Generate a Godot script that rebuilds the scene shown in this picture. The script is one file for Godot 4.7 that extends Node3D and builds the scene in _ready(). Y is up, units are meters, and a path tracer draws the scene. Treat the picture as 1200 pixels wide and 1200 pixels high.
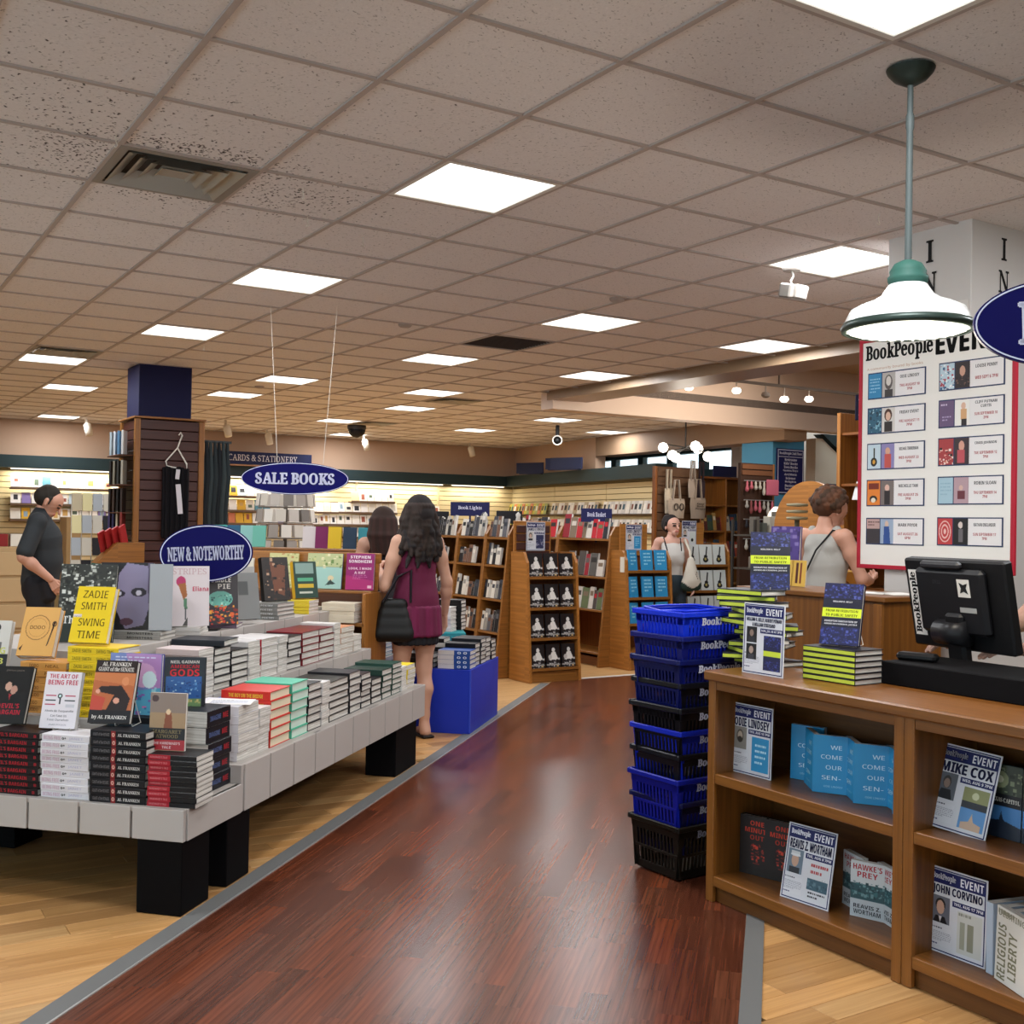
extends Node3D
# A bookshop: cherry-wood aisle between a tiered book table and an oak counter, under a tiled ceiling.
# World axes: the aisle runs along -z. The ceiling grid, the walls and the tall cases stand turned by GA to it.
const GA := 0.7898
const CE := 3.0586
const TL := 0.6096
const TX := 0.4305
const TZ := -2.3684
var used := {}
var mats := {}
var meshes := {}
var fonts := {}
var texts := {}
var rng := RandomNumberGenerator.new()

func _ready():
	rng.seed = 4711
	setup_camera_and_light()
	make_materials()
	build_shell()
	build_ceiling()
	build_floor()
	build_lights()
	build_table()
	build_counter()
	build_baskets()
	build_columns_and_signs()
	build_cases()
	build_back_wall()
	build_sale_area()
	build_right_side()
	build_table_books()
	build_counter_books()
	build_people()

func setup_camera_and_light():
	var cam := Camera3D.new()
	cam.name = "camera"
	cam.fov = 49.3212
	cam.position = Vector3(0, 1.5, 0)
	cam.rotation = Vector3(0.0114, 0.2325, 0.0177)
	cam.near = 0.05
	cam.far = 200
	add_child(cam)
	var env := Environment.new()
	env.background_mode = Environment.BG_COLOR
	env.background_color = Color(0.7, 0.78, 0.82)
	env.background_energy_multiplier = 4.0
	env.tonemap_mode = Environment.TONE_MAPPER_LINEAR
	env.tonemap_exposure = 1.28
	env.sdfgi_enabled = true
	env.ssao_enabled = true
	env.ssil_enabled = true
	var we := WorldEnvironment.new()
	we.name = "environment"
	we.environment = env
	add_child(we)

# ---------------------------------------------------------------- helpers
func g(x: float, y: float, z: float) -> Vector3:
	return Vector3(cos(GA) * x + sin(GA) * z, y, -sin(GA) * x + cos(GA) * z)

class MB:
	var v := PackedVector3Array()
	var n := PackedVector3Array()
	var u := PackedVector2Array()
	var xf := Transform3D()
	func t3(a: Vector3, b: Vector3, c: Vector3, na: Vector3, nb: Vector3, nc: Vector3, ua := Vector2(), ub := Vector2(), uc := Vector2()):
		if (b - a).cross(c - a).dot(na + nb + nc) > 0.0:
			var s := b; b = c; c = s
			s = nb; nb = nc; nc = s
			var q := ub; ub = uc; uc = q
		v.append(xf * a); v.append(xf * b); v.append(xf * c)
		n.append((xf.basis * na).normalized()); n.append((xf.basis * nb).normalized()); n.append((xf.basis * nc).normalized())
		u.append(ua); u.append(ub); u.append(uc)
	func quad(a: Vector3, b: Vector3, c: Vector3, d: Vector3, nn: Vector3, ua := Vector2(0, 1), ub := Vector2(1, 1), uc := Vector2(1, 0), ud := Vector2(0, 0)):
		t3(a, b, c, nn, nn, nn, ua, ub, uc)
		t3(a, c, d, nn, nn, nn, ua, uc, ud)
	func flat(a: Vector3, b: Vector3, c: Vector3, d: Vector3, away: Vector3):
		var nn := (c - a).cross(d - b).normalized()
		if nn.dot(away) < 0: nn = -nn
		quad(a, b, c, d, nn, Vector2(0, 0), Vector2(a.distance_to(b), 0), Vector2(a.distance_to(b), b.distance_to(c)), Vector2(0, b.distance_to(c)))
	func box(c: Vector3, s: Vector3, bev := 0.0):
		# metric UVs, u along the longer side of each face (wood grain)
		var h := s / 2
		var b := minf(bev, minf(h.x, minf(h.y, h.z)) * 0.9)
		for ax in 3:
			var i := (ax + 1) % 3
			var j := (ax + 2) % 3
			if s[i] < s[j]:
				var k := i; i = j; j = k
			for sg in [-1.0, 1.0]:
				var nn := Vector3(); nn[ax] = sg
				var p := []
				for q in [[-1, -1], [1, -1], [1, 1], [-1, 1]]:
					var w := Vector3()
					w[ax] = sg * h[ax]
					w[i] = q[0] * (h[i] - b)
					w[j] = q[1] * (h[j] - b)
					p.append(w)
				var o := Vector2(c[i], c[j] + c[ax] * 0.7)
				quad(c + p[0], c + p[1], c + p[2], c + p[3], nn, o + Vector2(p[0][i], p[0][j]), o + Vector2(p[1][i], p[1][j]), o + Vector2(p[2][i], p[2][j]), o + Vector2(p[3][i], p[3][j]))
		if b > 0.0:
			for ax in 3:
				var i := (ax + 1) % 3
				var j := (ax + 2) % 3
				for si in [-1.0, 1.0]:
					for sj in [-1.0, 1.0]:
						var nn := Vector3(); nn[i] = si; nn[j] = sj
						var pa := Vector3(); var pb := Vector3()
						pa[i] = si * h[i]; pa[j] = sj * (h[j] - b)
						pb[i] = si * (h[i] - b); pb[j] = sj * h[j]
						var e := Vector3(); e[ax] = h[ax] - b
						quad(c + pa - e, c + pb - e, c + pb + e, c + pa + e, nn.normalized(), Vector2(0, 0), Vector2(b, 0), Vector2(b, 1), Vector2(0, 1))
			for sx in [-1.0, 1.0]:
				for sy in [-1.0, 1.0]:
					for sz in [-1.0, 1.0]:
						var nn := Vector3(sx, sy, sz).normalized()
						t3(c + Vector3(sx * h.x, sy * (h.y - b), sz * (h.z - b)), c + Vector3(sx * (h.x - b), sy * h.y, sz * (h.z - b)), c + Vector3(sx * (h.x - b), sy * (h.y - b), sz * h.z), nn, nn, nn)
	func lathe(prof: Array, seg := 24):
		# prof: [Vector2(radius, y)...] bottom to top or round, outside to the left of travel; smooth normals except at doubled points
		for i in prof.size() - 1:
			var a: Vector2 = prof[i]
			var b: Vector2 = prof[i + 1]
			if a.distance_to(b) < 1e-6: continue
			var d := (b - a).normalized()
			var n0 := Vector2(d.y, -d.x)
			var na := n0
			var nb := n0
			if i > 0 and prof[i - 1].distance_to(a) > 1e-6:
				var e: Vector2 = (a - prof[i - 1]).normalized()
				na = (n0 + Vector2(e.y, -e.x)).normalized()
			if i + 2 < prof.size() and prof[i + 2].distance_to(b) > 1e-6:
				var e2: Vector2 = (prof[i + 2] - b).normalized()
				nb = (n0 + Vector2(e2.y, -e2.x)).normalized()
			for k in seg:
				var p := TAU * k / seg
				var q := TAU * (k + 1) / seg
				var cp := Vector3(cos(p), 0, sin(p)); var cq := Vector3(cos(q), 0, sin(q))
				var up := Vector3.UP
				if a.x > 1e-5: t3(cp * a.x + up * a.y, cq * a.x + up * a.y, cp * b.x + up * b.y, cp * na.x + up * na.y, cq * na.x + up * na.y, cp * nb.x + up * nb.y)
				if b.x > 1e-5: t3(cq * a.x + up * a.y, cq * b.x + up * b.y, cp * b.x + up * b.y, cq * na.x + up * na.y, cq * nb.x + up * nb.y, cp * nb.x + up * nb.y)
	func tube(pts: Array, r, seg := 8, closed := false):
		var np := pts.size()
		var rings := []
		var side := Vector3.RIGHT
		for i in np:
			var a: Vector3 = pts[(i - 1 + np) % np] if (i > 0 or closed) else pts[i]
			var b: Vector3 = pts[(i + 1) % np] if (i < np - 1 or closed) else pts[i]
			var d := (b - a).normalized()
			if i == 0:
				side = d.cross(Vector3.UP if absf(d.y) < 0.9 else Vector3.RIGHT).normalized()
			side = (side - d * side.dot(d)).normalized()
			var bi := d.cross(side)
			var rr: float = r[i] if r is Array else r
			var ring := []
			for k in seg:
				var t := TAU * k / seg
				var nn := side * cos(t) + bi * sin(t)
				ring.append([pts[i] + nn * rr, nn])
			rings.append(ring)
		for i in (np if closed else np - 1):
			var A: Array = rings[i]
			var B: Array = rings[(i + 1) % np]
			for k in seg:
				var l := (k + 1) % seg
				t3(A[k][0], A[l][0], B[k][0], A[k][1], A[l][1], B[k][1])
				t3(A[l][0], B[l][0], B[k][0], A[l][1], B[l][1], B[k][1])
		if not closed:
			for e in [0, np - 1]:
				var d2: Vector3 = (pts[1] - pts[0] if e == 0 else pts[np - 2] - pts[np - 1]).normalized() * -1.0
				for k in range(1, seg - 1):
					t3(rings[e][0][0], rings[e][k][0], rings[e][k + 1][0], d2, d2, d2)
	func prism(poly: PackedVector2Array, d0: float, d1: float):
		# polygon in the xy plane, extruded from z=d0 to z=d1
		var ix := Geometry2D.triangulate_polygon(poly)
		for k in range(0, ix.size(), 3):
			var a := poly[ix[k]]; var b := poly[ix[k + 1]]; var c := poly[ix[k + 2]]
			for z in [d0, d1]:
				var nn := Vector3(0, 0, -1.0 if z == minf(d0, d1) else 1.0)
				t3(Vector3(a.x, a.y, z), Vector3(b.x, b.y, z), Vector3(c.x, c.y, z), nn, nn, nn, a, b, c)
		var cw := Geometry2D.is_polygon_clockwise(poly)
		for k in poly.size():
			var a := poly[k]; var b := poly[(k + 1) % poly.size()]
			var d := (b - a).normalized()
			var nn := Vector3(d.y, -d.x, 0) * (1.0 if not cw else -1.0)
			quad(Vector3(a.x, a.y, d0), Vector3(b.x, b.y, d0), Vector3(b.x, b.y, d1), Vector3(a.x, a.y, d1), nn, a, b, b + Vector2(0, absf(d1 - d0)), a + Vector2(0, absf(d1 - d0)))
	func mesh() -> ArrayMesh:
		var arr := []
		arr.resize(Mesh.ARRAY_MAX)
		arr[Mesh.ARRAY_VERTEX] = v
		arr[Mesh.ARRAY_NORMAL] = n
		arr[Mesh.ARRAY_TEX_UV] = u
		var m := ArrayMesh.new()
		m.add_surface_from_arrays(Mesh.PRIMITIVE_TRIANGLES, arr)
		return m

func numbered(called: String) -> String:
	var k: int = used.get(called, 0)
	used[called] = k + 1
	return called if k == 0 else "%s_%03d" % [called, k]

func tag(o: Node3D, label: String, category: String, group := "") -> Node3D:
	o.set_meta("label", label)
	o.set_meta("category", category)
	if group: o.set_meta("group", group)
	return o

func thing(called: String, label: String, category: String, at := Vector3.ZERO, turn := 0.0, group := "") -> Node3D:
	var o := Node3D.new()
	o.name = numbered(called)
	add_child(o)
	o.position = at
	o.rotation.y = turn
	return tag(o, label, category, group)

func part(parent: Node3D, called: String, mesh: Mesh, mat: Material, at := Vector3.ZERO, rot := Vector3.ZERO) -> MeshInstance3D:
	var o := MeshInstance3D.new()
	o.name = called if parent != self else numbered(called)
	o.mesh = mesh
	o.material_override = mat
	parent.add_child(o, true)
	o.position = at
	o.rotation = rot
	return o

func struct(called: String, mesh: Mesh, mat: Material, at := Vector3.ZERO, turn := 0.0) -> MeshInstance3D:
	var o := part(self, called, mesh, mat, at, Vector3(0, turn, 0))
	o.set_meta("kind", "structure")
	return o

func struct_root(called: String, at := Vector3.ZERO, turn := 0.0) -> Node3D:
	var o := Node3D.new()
	o.name = numbered(called)
	add_child(o)
	o.position = at
	o.rotation.y = turn
	o.set_meta("kind", "structure")
	return o

func box(s: Vector3, bev := 0.0, c := Vector3.ZERO) -> ArrayMesh:
	var key := "b%.4v%.4f%.4v" % [s, bev, c]
	if not meshes.has(key):
		var m := MB.new()
		m.box(c, s, bev)
		meshes[key] = m.mesh()
	return meshes[key]

func sheet(w: float, h: float) -> ArrayMesh:
	# a printed sheet facing +z, centred
	var key := "s%.4f,%.4f" % [w, h]
	if not meshes.has(key):
		var m := MB.new()
		m.quad(Vector3(-w / 2, -h / 2, 0), Vector3(w / 2, -h / 2, 0), Vector3(w / 2, h / 2, 0), Vector3(-w / 2, h / 2, 0), Vector3(0, 0, 1))
		meshes[key] = m.mesh()
	return meshes[key]

func col(c: Color, rough := 0.7, metal := 0.0) -> StandardMaterial3D:
	var key := "%s%.2f%.2f" % [c.to_html(), rough, metal]
	if not mats.has(key):
		var m := StandardMaterial3D.new()
		m.resource_name = "paint_" + c.to_html(false)
		m.albedo_color = c
		m.roughness = rough
		m.metallic = metal
		if metal == 0.0: m.metallic_specular = 0.34
		mats[key] = m
	return mats[key]

func hx(s: String, rough := 0.7, metal := 0.0) -> StandardMaterial3D:
	return col(Color(s), rough, metal)

func dull(s: String, rough := 0.75) -> StandardMaterial3D:
	var key := "dull" + s
	if not mats.has(key):
		var m: StandardMaterial3D = hx(s, rough).duplicate()
		m.metallic_specular = 0.2
		mats[key] = m
	return mats[key]

func textured(key: String, tex: Texture2D, rough := 0.6, tint := Color.WHITE, scale := Vector3.ONE) -> StandardMaterial3D:
	if not mats.has(key):
		var m := StandardMaterial3D.new()
		m.resource_name = key
		m.albedo_color = tint
		m.albedo_texture = tex
		m.roughness = rough
		m.uv1_scale = scale
		mats[key] = m
	return mats[key]

# lettering: a flat mesh of the words, fitted to w x h (h 0 keeps the proportion), centred on xf, facing its +z
func lettering(parent: Node3D, called: String, words: String, font: String, mat: Material, xf: Transform3D, w: float, h := 0.0) -> MeshInstance3D:
	var key := font + "|" + words
	if not texts.has(key):
		if not fonts.has(font):
			var f := SystemFont.new()
			f.font_names = PackedStringArray(["Droid Serif" if font.begins_with("serif") else "Droid Sans"])
			f.font_weight = 400 if font in ["serif", "sans"] else 700
			fonts[font] = f
		var t := TextMesh.new()
		t.text = words
		t.font = fonts[font]
		t.font_size = 24
		t.pixel_size = 0.01
		t.depth = 0.0
		t.curve_step = 3.0
		t.line_spacing = -4.0
		texts[key] = t
		if font.ends_with("heavy"):
			# thickened strokes: the same outlines laid side by side in one mesh
			var src := t.get_mesh_arrays()
			var st := SurfaceTool.new()
			st.begin(Mesh.PRIMITIVE_TRIANGLES)
			var am := ArrayMesh.new()
			am.add_surface_from_arrays(Mesh.PRIMITIVE_TRIANGLES, src)
			for o in [[-0.007, 0.0], [0.007, 0.0], [0.0, 0.004], [0.0, -0.004]]:
				st.append_from(am, 0, Transform3D(Basis(), Vector3(o[0], o[1], 0)))
			texts[key] = st.commit()
	var tm: Mesh = texts[key]
	var bb := tm.get_aabb()
	var o := MeshInstance3D.new()
	o.name = called
	o.mesh = tm
	o.material_override = mat
	parent.add_child(o, true)
	var sx := w / maxf(bb.size.x, 1e-4)
	var sy := sx if h <= 0.0 else h / maxf(bb.size.y, 1e-4)
	var c := bb.position + bb.size / 2
	o.transform = xf * Transform3D(Basis.from_scale(Vector3(sx, sy, 1)), Vector3(-c.x * sx, -c.y * sy, 0))
	return o

# pictures painted from flat strokes: ops are [kind, numbers 0..1, colour]
func art(key: String, w: int, h: int, ops: Array) -> ImageTexture:
	var im := Image.create(w, h, false, Image.FORMAT_RGB8)
	var r := RandomNumberGenerator.new()
	r.seed = hash(key)
	for o in ops:
		match o[0]:
			"bg":
				im.fill(Color(o[1]))
			"rect":
				im.fill_rect(Rect2i(int(o[1] * w), int(o[2] * h), maxi(1, int(o[3] * w)), maxi(1, int(o[4] * h))), Color(o[5]))
			"ell":
				var cy: float = o[2] * h; var ry: float = o[4] * h
				for y in range(maxi(0, int(cy - ry)), mini(h, int(cy + ry) + 1)):
					var k := 1.0 - pow((y + 0.5 - cy) / ry, 2)
					if k > 0:
						var rx: float = o[3] * w * sqrt(k)
						im.fill_rect(Rect2i(int(o[1] * w - rx), y, maxi(1, int(2 * rx)), 1), Color(o[5]))
			"ring":
				for k in 64:
					var t := TAU * k / 64.0
					im.fill_rect(Rect2i(int((o[1] + cos(t) * o[3]) * w), int((o[2] + sin(t) * o[4]) * h), o[6], o[6]), Color(o[5]))
			"poly":
				var pts: Array = o[1]
				for y in h:
					var yy := (y + 0.5) / h
					var xs := []
					for i in pts.size():
						var a: Vector2 = pts[i]; var b: Vector2 = pts[(i + 1) % pts.size()]
						if (a.y <= yy) != (b.y <= yy):
							xs.append(a.x + (yy - a.y) / (b.y - a.y) * (b.x - a.x))
					xs.sort()
					for i in range(0, xs.size() - 1, 2):
						im.fill_rect(Rect2i(int(xs[i] * w), y, maxi(1, int((xs[i + 1] - xs[i]) * w)), 1), Color(o[2]))
			"blots":
				# count, x0, y0, x1, y1, size, colours
				for k in int(o[1]):
					var s: float = o[6] * r.randf_range(0.4, 1.3)
					var c: Array = o[7]
					im.fill_rect(Rect2i(int(r.randf_range(o[2], o[4]) * w), int(r.randf_range(o[3], o[5]) * h), maxi(1, int(s * w)), maxi(1, int(s * w * r.randf_range(0.4, 1.2)))), Color(c[r.randi() % c.size()]))
			"lines":
				# x, y, width, rows, pitch, colour: small type
				for k in int(o[4]):
					var x: float = o[1]
					while x < o[1] + o[3] * (1.0 if k < int(o[4]) - 1 else 0.6):
						var ww := r.randf_range(0.04, 0.11)
						im.fill_rect(Rect2i(int(x * w), int((o[2] + k * o[5]) * h), maxi(1, int(ww * w)), maxi(1, int(o[5] * 0.45 * h))), Color(o[6]))
						x += ww + 0.02
	return ImageTexture.create_from_image(im)

func nth(i: int) -> String:
	return (["first", "second", "third", "fourth", "fifth", "sixth", "seventh", "eighth", "ninth", "tenth", "eleventh", "twelfth", "thirteenth", "fourteenth", "fifteenth"][mini(i, 14)]) + " along"

func ordinal(i: int, n: int) -> String:
	if i == n - 1: return "topmost"
	if i == 0: return "bottom"
	return ["topmost", "second from top", "third from top", "fourth from top", "fifth from top", "sixth from top", "seventh from top", "eighth from top", "ninth from top", "tenth from top", "eleventh from top"][n - 1 - i]

# ---------------------------------------------------------------- materials
func wood_image(seedv: int, base: Color, dark: Color, streak := 1.0) -> ImageTexture:
	var n := FastNoiseLite.new()
	n.seed = seedv
	n.frequency = 0.011
	n.fractal_octaves = 4
	var f := FastNoiseLite.new()
	f.seed = seedv + 9
	f.frequency = 0.05
	var im := Image.create(256, 256, false, Image.FORMAT_RGB8)
	for y in 256:
		for x in 256:
			var a := minf(1.0, absf(x - 128) / 128.0)
			var q := n.get_noise_2d(x * 0.35, y * 5.0) * (1.0 - a) + n.get_noise_2d((x - 256) * 0.35, y * 5.0) * a
			var w := f.get_noise_2d(x * 0.25, y * 9.0)
			var k := clampf(0.5 + streak * (q * 0.9 + w * 0.35), 0.0, 1.0)
			im.set_pixel(x, y, dark.lerp(base, k))
	return ImageTexture.create_from_image(im)

func tile_image(seedv: int, px: int) -> Image:
	var im := Image.create(px, px, false, Image.FORMAT_RGB8)
	var r := RandomNumberGenerator.new()
	r.seed = seedv
	var base := Color("e2dedd")
	im.fill(base)
	for k in px * px / 9:
		var d := r.randf_range(-0.045, 0.03)
		im.fill_rect(Rect2i(r.randi() % px, r.randi() % px, 1 + r.randi() % 3, 1 + r.randi() % 2), Color(base.r + d, base.g + d, base.b + d))
	for k in 330:
		var x := r.randi() % px
		var y := r.randi() % px
		var d := r.randf_range(0.12, 0.42)
		var c := Color(base.r - d, base.g - d, base.b - d)
		var len := 1 + r.randi() % (2 if k > 70 else 5)
		var dx := r.randf_range(-1, 1)
		for i in len:
			im.fill_rect(Rect2i(int(x + dx * i), y + i, 1, 1), c)
	return im

var oak: StandardMaterial3D
var oak_pale: StandardMaterial3D
var oak_dark: StandardMaterial3D
var oak_counter: StandardMaterial3D
var oak_face: StandardMaterial3D
var oak_back: StandardMaterial3D
var cherry := []
var maple := []
var tile_mats := []
var soot_mat: StandardMaterial3D
var pages: StandardMaterial3D
var steel: StandardMaterial3D

func make_materials():
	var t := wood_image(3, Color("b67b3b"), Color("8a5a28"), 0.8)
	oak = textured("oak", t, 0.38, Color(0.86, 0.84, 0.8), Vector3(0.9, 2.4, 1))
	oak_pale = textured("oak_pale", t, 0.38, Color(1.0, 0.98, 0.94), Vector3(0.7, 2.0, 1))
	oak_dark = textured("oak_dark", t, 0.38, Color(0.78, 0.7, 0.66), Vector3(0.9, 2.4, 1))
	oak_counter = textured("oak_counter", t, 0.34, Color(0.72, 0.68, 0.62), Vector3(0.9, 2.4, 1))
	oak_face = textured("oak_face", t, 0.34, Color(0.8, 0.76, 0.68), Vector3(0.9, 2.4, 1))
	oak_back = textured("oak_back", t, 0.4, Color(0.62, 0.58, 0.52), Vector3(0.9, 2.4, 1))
	var c := wood_image(11, Color("6f402c"), Color("472619"), 0.9)
	var tints := [Color(1, 1, 1), Color(0.88, 0.83, 0.83), Color(1.07, 0.99, 0.95), Color(0.95, 0.92, 0.92), Color(1.1, 1.0, 0.92), Color(1.0, 0.99, 1.02)]
	for i in tints.size():
		var m := textured("cherry_%d" % i, c, 0.3, tints[i], Vector3(1.1, 3.5, 1))
		m.uv1_offset = Vector3(i * 0.37, i * 0.21, 0)
		m.roughness = 0.26
		m.metallic_specular = 0.36
		cherry.append(m)
	var mp := wood_image(21, Color("cfa673"), Color("aa7f4e"), 0.75)
	var mt := [Color(1, 1, 1), Color(0.93, 0.9, 0.86), Color(1.05, 1.02, 0.98), Color(0.98, 0.93, 0.86), Color(0.88, 0.84, 0.8)]
	for i in mt.size():
		var m := textured("maple_%d" % i, mp, 0.36, mt[i], Vector3(0.8, 2.6, 1))
		m.uv1_offset = Vector3(i * 0.31, i * 0.43, 0)
		maple.append(m)
	for i in 3:
		var m := textured("ceiling_tile_%d" % i, ImageTexture.create_from_image(tile_image(40 + i, 192)), 0.9, Color.WHITE, Vector3(1.66, 1.66, 1))
		m.uv1_offset = Vector3(0.5, 0.5, 0)
		tile_mats.append(m)
	# the five by five tiles about the near air vent, with its soot
	var px := 160
	var im := Image.create(px * 5, px * 5, false, Image.FORMAT_RGB8)
	for i in 5:
		for j in 5:
			im.blit_rect(tile_image(70 + i * 5 + j, px), Rect2i(0, 0, px, px), Vector2i(i * px, j * px))
	var r := RandomNumberGenerator.new()
	r.seed = 5
	# vent occupies cell (2,2); clumps: centre x, centre y, spread x, spread y, count
	for cl in [[1.92, 2.35, 0.3, 0.3, 420], [3.25, 2.45, 0.42, 0.3, 420], [2.5, 1.88, 0.4, 0.14, 330], [1.55, 1.35, 0.5, 0.35, 190], [2.5, 3.08, 0.5, 0.12, 150], [2.5, 2.4, 1.0, 0.9, 160]]:
		for k in cl[4]:
			var x: float = (cl[0] + r.randfn() * cl[2]) * px
			var y: float = (cl[1] + r.randfn() * cl[3]) * px
			var dk := r.randf_range(0.1, 0.32)
			var cc := Color(dk + 0.03, dk, dk)
			var ln := 1 + r.randi() % 5
			var dx := r.randf_range(-0.7, 0.7)
			for i in ln:
				im.fill_rect(Rect2i(int(x + dx * i), int(y + i), 1 + r.randi() % 2, 1), cc)
	soot_mat = textured("sooty_ceiling_tile", ImageTexture.create_from_image(im), 0.9)
	pages = textured("page_edges", wood_image(31, Color("e9e6e0"), Color("bdb8b0"), 1.3), 0.8, Color.WHITE, Vector3(3, 9, 1))
	steel = hx("b8bcc0", 0.35, 0.8)

# ---------------------------------------------------------------- the room
func wall(called: String, a: Vector2, b: Vector2, y0: float, y1: float, th: float, mat: Material, parent: Node3D = null) -> MeshInstance3D:
	# a and b in ceiling-grid coordinates (x, z); the wall lies behind a->b, seen from the room
	var pa := g(a.x, 0, a.y)
	var pb := g(b.x, 0, b.y)
	var d := pb - pa
	var o := part(self if parent == null else parent, called, box(Vector3(d.length(), y1 - y0, th)), mat)
	o.rotation.y = atan2(-d.z, d.x)
	o.position = (pa + pb) / 2 + Vector3(0, (y0 + y1) / 2, 0) + Vector3.UP.cross(d.normalized()) * (th / 2)
	if parent == null: o.set_meta("kind", "structure")
	return o

func build_shell():
	var tan_wall := hx("c3a48c", 0.85)
	var white_wall := hx("d8d2cb", 0.8)
	wall("wall_back", Vector2(-4.2, -19.5), Vector2(13.7, -19.5), 0, CE + 0.1, 0.2, tan_wall)
	wall("wall_right", Vector2(12.2, -19.5), Vector2(11.62, -15.9), 0, CE + 0.1, 0.2, tan_wall)
	wall("wall_right", Vector2(11.62, -15.9), Vector2(11.15, -13.2), 0, 2.27, 0.2, tan_wall)
	wall("wall_left", Vector2(-4.2, -8.0), Vector2(-4.2, -19.7), 0, CE + 0.1, 0.2, white_wall)
	wall("wall_left", Vector2(-4.2, 3.2), Vector2(-4.2, -8.0), 0, 0.3, 0.2, white_wall)
	wall("wall_left", Vector2(-4.2, 3.2), Vector2(-4.2, -8.0), 2.6, CE + 0.1, 0.2, white_wall)
	# the shop front, left of and behind the photographer: daylight comes in through its panes
	wall("wall_front", Vector2(18.0, 3.2), Vector2(0.4, 3.2), 0, 3.9, 0.2, white_wall)
	wall("wall_front", Vector2(0.4, 3.2), Vector2(-4.4, 3.2), 0, 0.3, 0.2, white_wall)
	wall("wall_front", Vector2(0.4, 3.2), Vector2(-4.4, 3.2), 2.6, 3.9, 0.2, white_wall)
	wall("wall_side", Vector2(18.0, -13.3), Vector2(18.0, 3.4), 0, 3.9, 0.2, tan_wall)
	# behind the half-height wall: a teal wall with a strip of windows
	var teal := hx("2c4248", 0.6)
	var wa := Vector2(13.5, -19.6)
	var wb := Vector2(12.7, -13.4)
	wall("wall_window", wa, wb, 0, 2.5, 0.14, teal)
	wall("wall_window", wa, wb, 2.8, CE + 0.1, 0.14, teal)
	for i in 6:
		var t0 := i / 6.0 * 0.97
		var t1 := t0 + 0.03
		wall("trim_mullion", wa.lerp(wb, t0), wa.lerp(wb, t1), 2.5, 2.8, 0.1, teal)
	var pane := StandardMaterial3D.new()
	pane.resource_name = "window_glass"
	pane.albedo_color = Color(0.8, 0.92, 0.95, 0.2)
	pane.transparency = BaseMaterial3D.TRANSPARENCY_ALPHA
	pane.roughness = 0.05
	for i in 3:
		wall("trim_mullion", Vector2(0.4 - i * 1.6, 3.2), Vector2(0.3 - i * 1.6, 3.2), 0.3, 2.6, 0.12, white_wall)
		wall("window_%d" % (i + 6), Vector2(0.3 - i * 1.6, 3.25), Vector2(-1.2 - i * 1.6, 3.25), 0.3, 2.6, 0.01, pane)
	for i in 7:
		wall("trim_mullion", Vector2(-4.2, 3.2 - i * 1.6), Vector2(-4.2, 3.1 - i * 1.6), 0.3, 2.6, 0.12, white_wall)
		wall("window_%d" % (i + 9), Vector2(-4.25, 3.1 - i * 1.6), Vector2(-4.25, 1.6 - i * 1.6), 0.3, 2.6, 0.01, pane)
	for i in 5:
		wall("window_%d" % (i + 1), wa.lerp(wb, (i + 0.18) / 6.0 * 0.97), wa.lerp(wb, (i + 1.0) / 6.0 * 0.97), 2.5, 2.8, 0.01, pane)
	# room beyond the beam: raised ceiling, bulkhead, back wall
	var pinkish := hx("d8c3b4", 0.5)
	wall("wall_bulkhead", Vector2(7.3, -10.85), Vector2(16.5, -10.85), 2.87, 3.9, 0.25, pinkish)
	var bm := struct("trim_beam", box(Vector3(0.5, 0.85, 14.2)), hx("a08468", 0.32), g(7.53, 2.975 + 0.425, -3.85), GA)
	bm.set_meta("label", "tan dropped beam along the ceiling edge")
	struct("ceiling_raised", box(Vector3(10.6, 0.12, 14.4)), hx("b39a84", 0.8), g(12.9, 3.78, -3.8), GA)
	var b2 := struct("trim_beam", box(Vector3(0.4, 0.34, 4.9)), hx("8f745c", 0.6), g(11.6, 2.9, -13.4), GA - 0.08)
	b2.set_meta("label", "tan soffit over the window strip")
	wall("wall_far", Vector2(12.5, -13.2), Vector2(18.0, -13.2), 0, CE + 0.1, 0.2, hx("c8b2a2", 0.8))
	# sloping stair soffit seen past the blue column
	var m := MB.new()
	m.prism(PackedVector2Array([Vector2(0, 0), Vector2(1.5, 0), Vector2(1.5, 0.5), Vector2(0.15, 1.35), Vector2(0, 1.35)]), 0, 0.2)
	struct("wall_stair", m.mesh(), hx("cdbba8", 0.7), g(13.35, 1.6, -12.6), GA)
	var m2 := MB.new()
	m2.prism(PackedVector2Array([Vector2(0.1, 1.42), Vector2(1.5, 0.54), Vector2(2.4, 0.54), Vector2(2.4, 1.42)]), 0, 0.2)
	struct("wall_stair", m2.mesh(), hx("1f2a2c", 0.6), g(13.35, 1.6, -12.55), GA)

func visible_depth(p: Vector3) -> float:
	# depth of a point before the photographer, 1e6 where it is out of view
	var f := Vector3(-sin(0.2325), 0, -cos(0.2325))
	var r := Vector3(cos(0.2325), 0, -sin(0.2325))
	var q := p - Vector3(0, 1.5, 0)
	var d := q.dot(f)
	if d < 0.6 or absf(q.dot(r)) > d * 0.56 + 0.5 or absf(q.y) > d * 0.52 + 0.5: return 1e6
	return d

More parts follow.
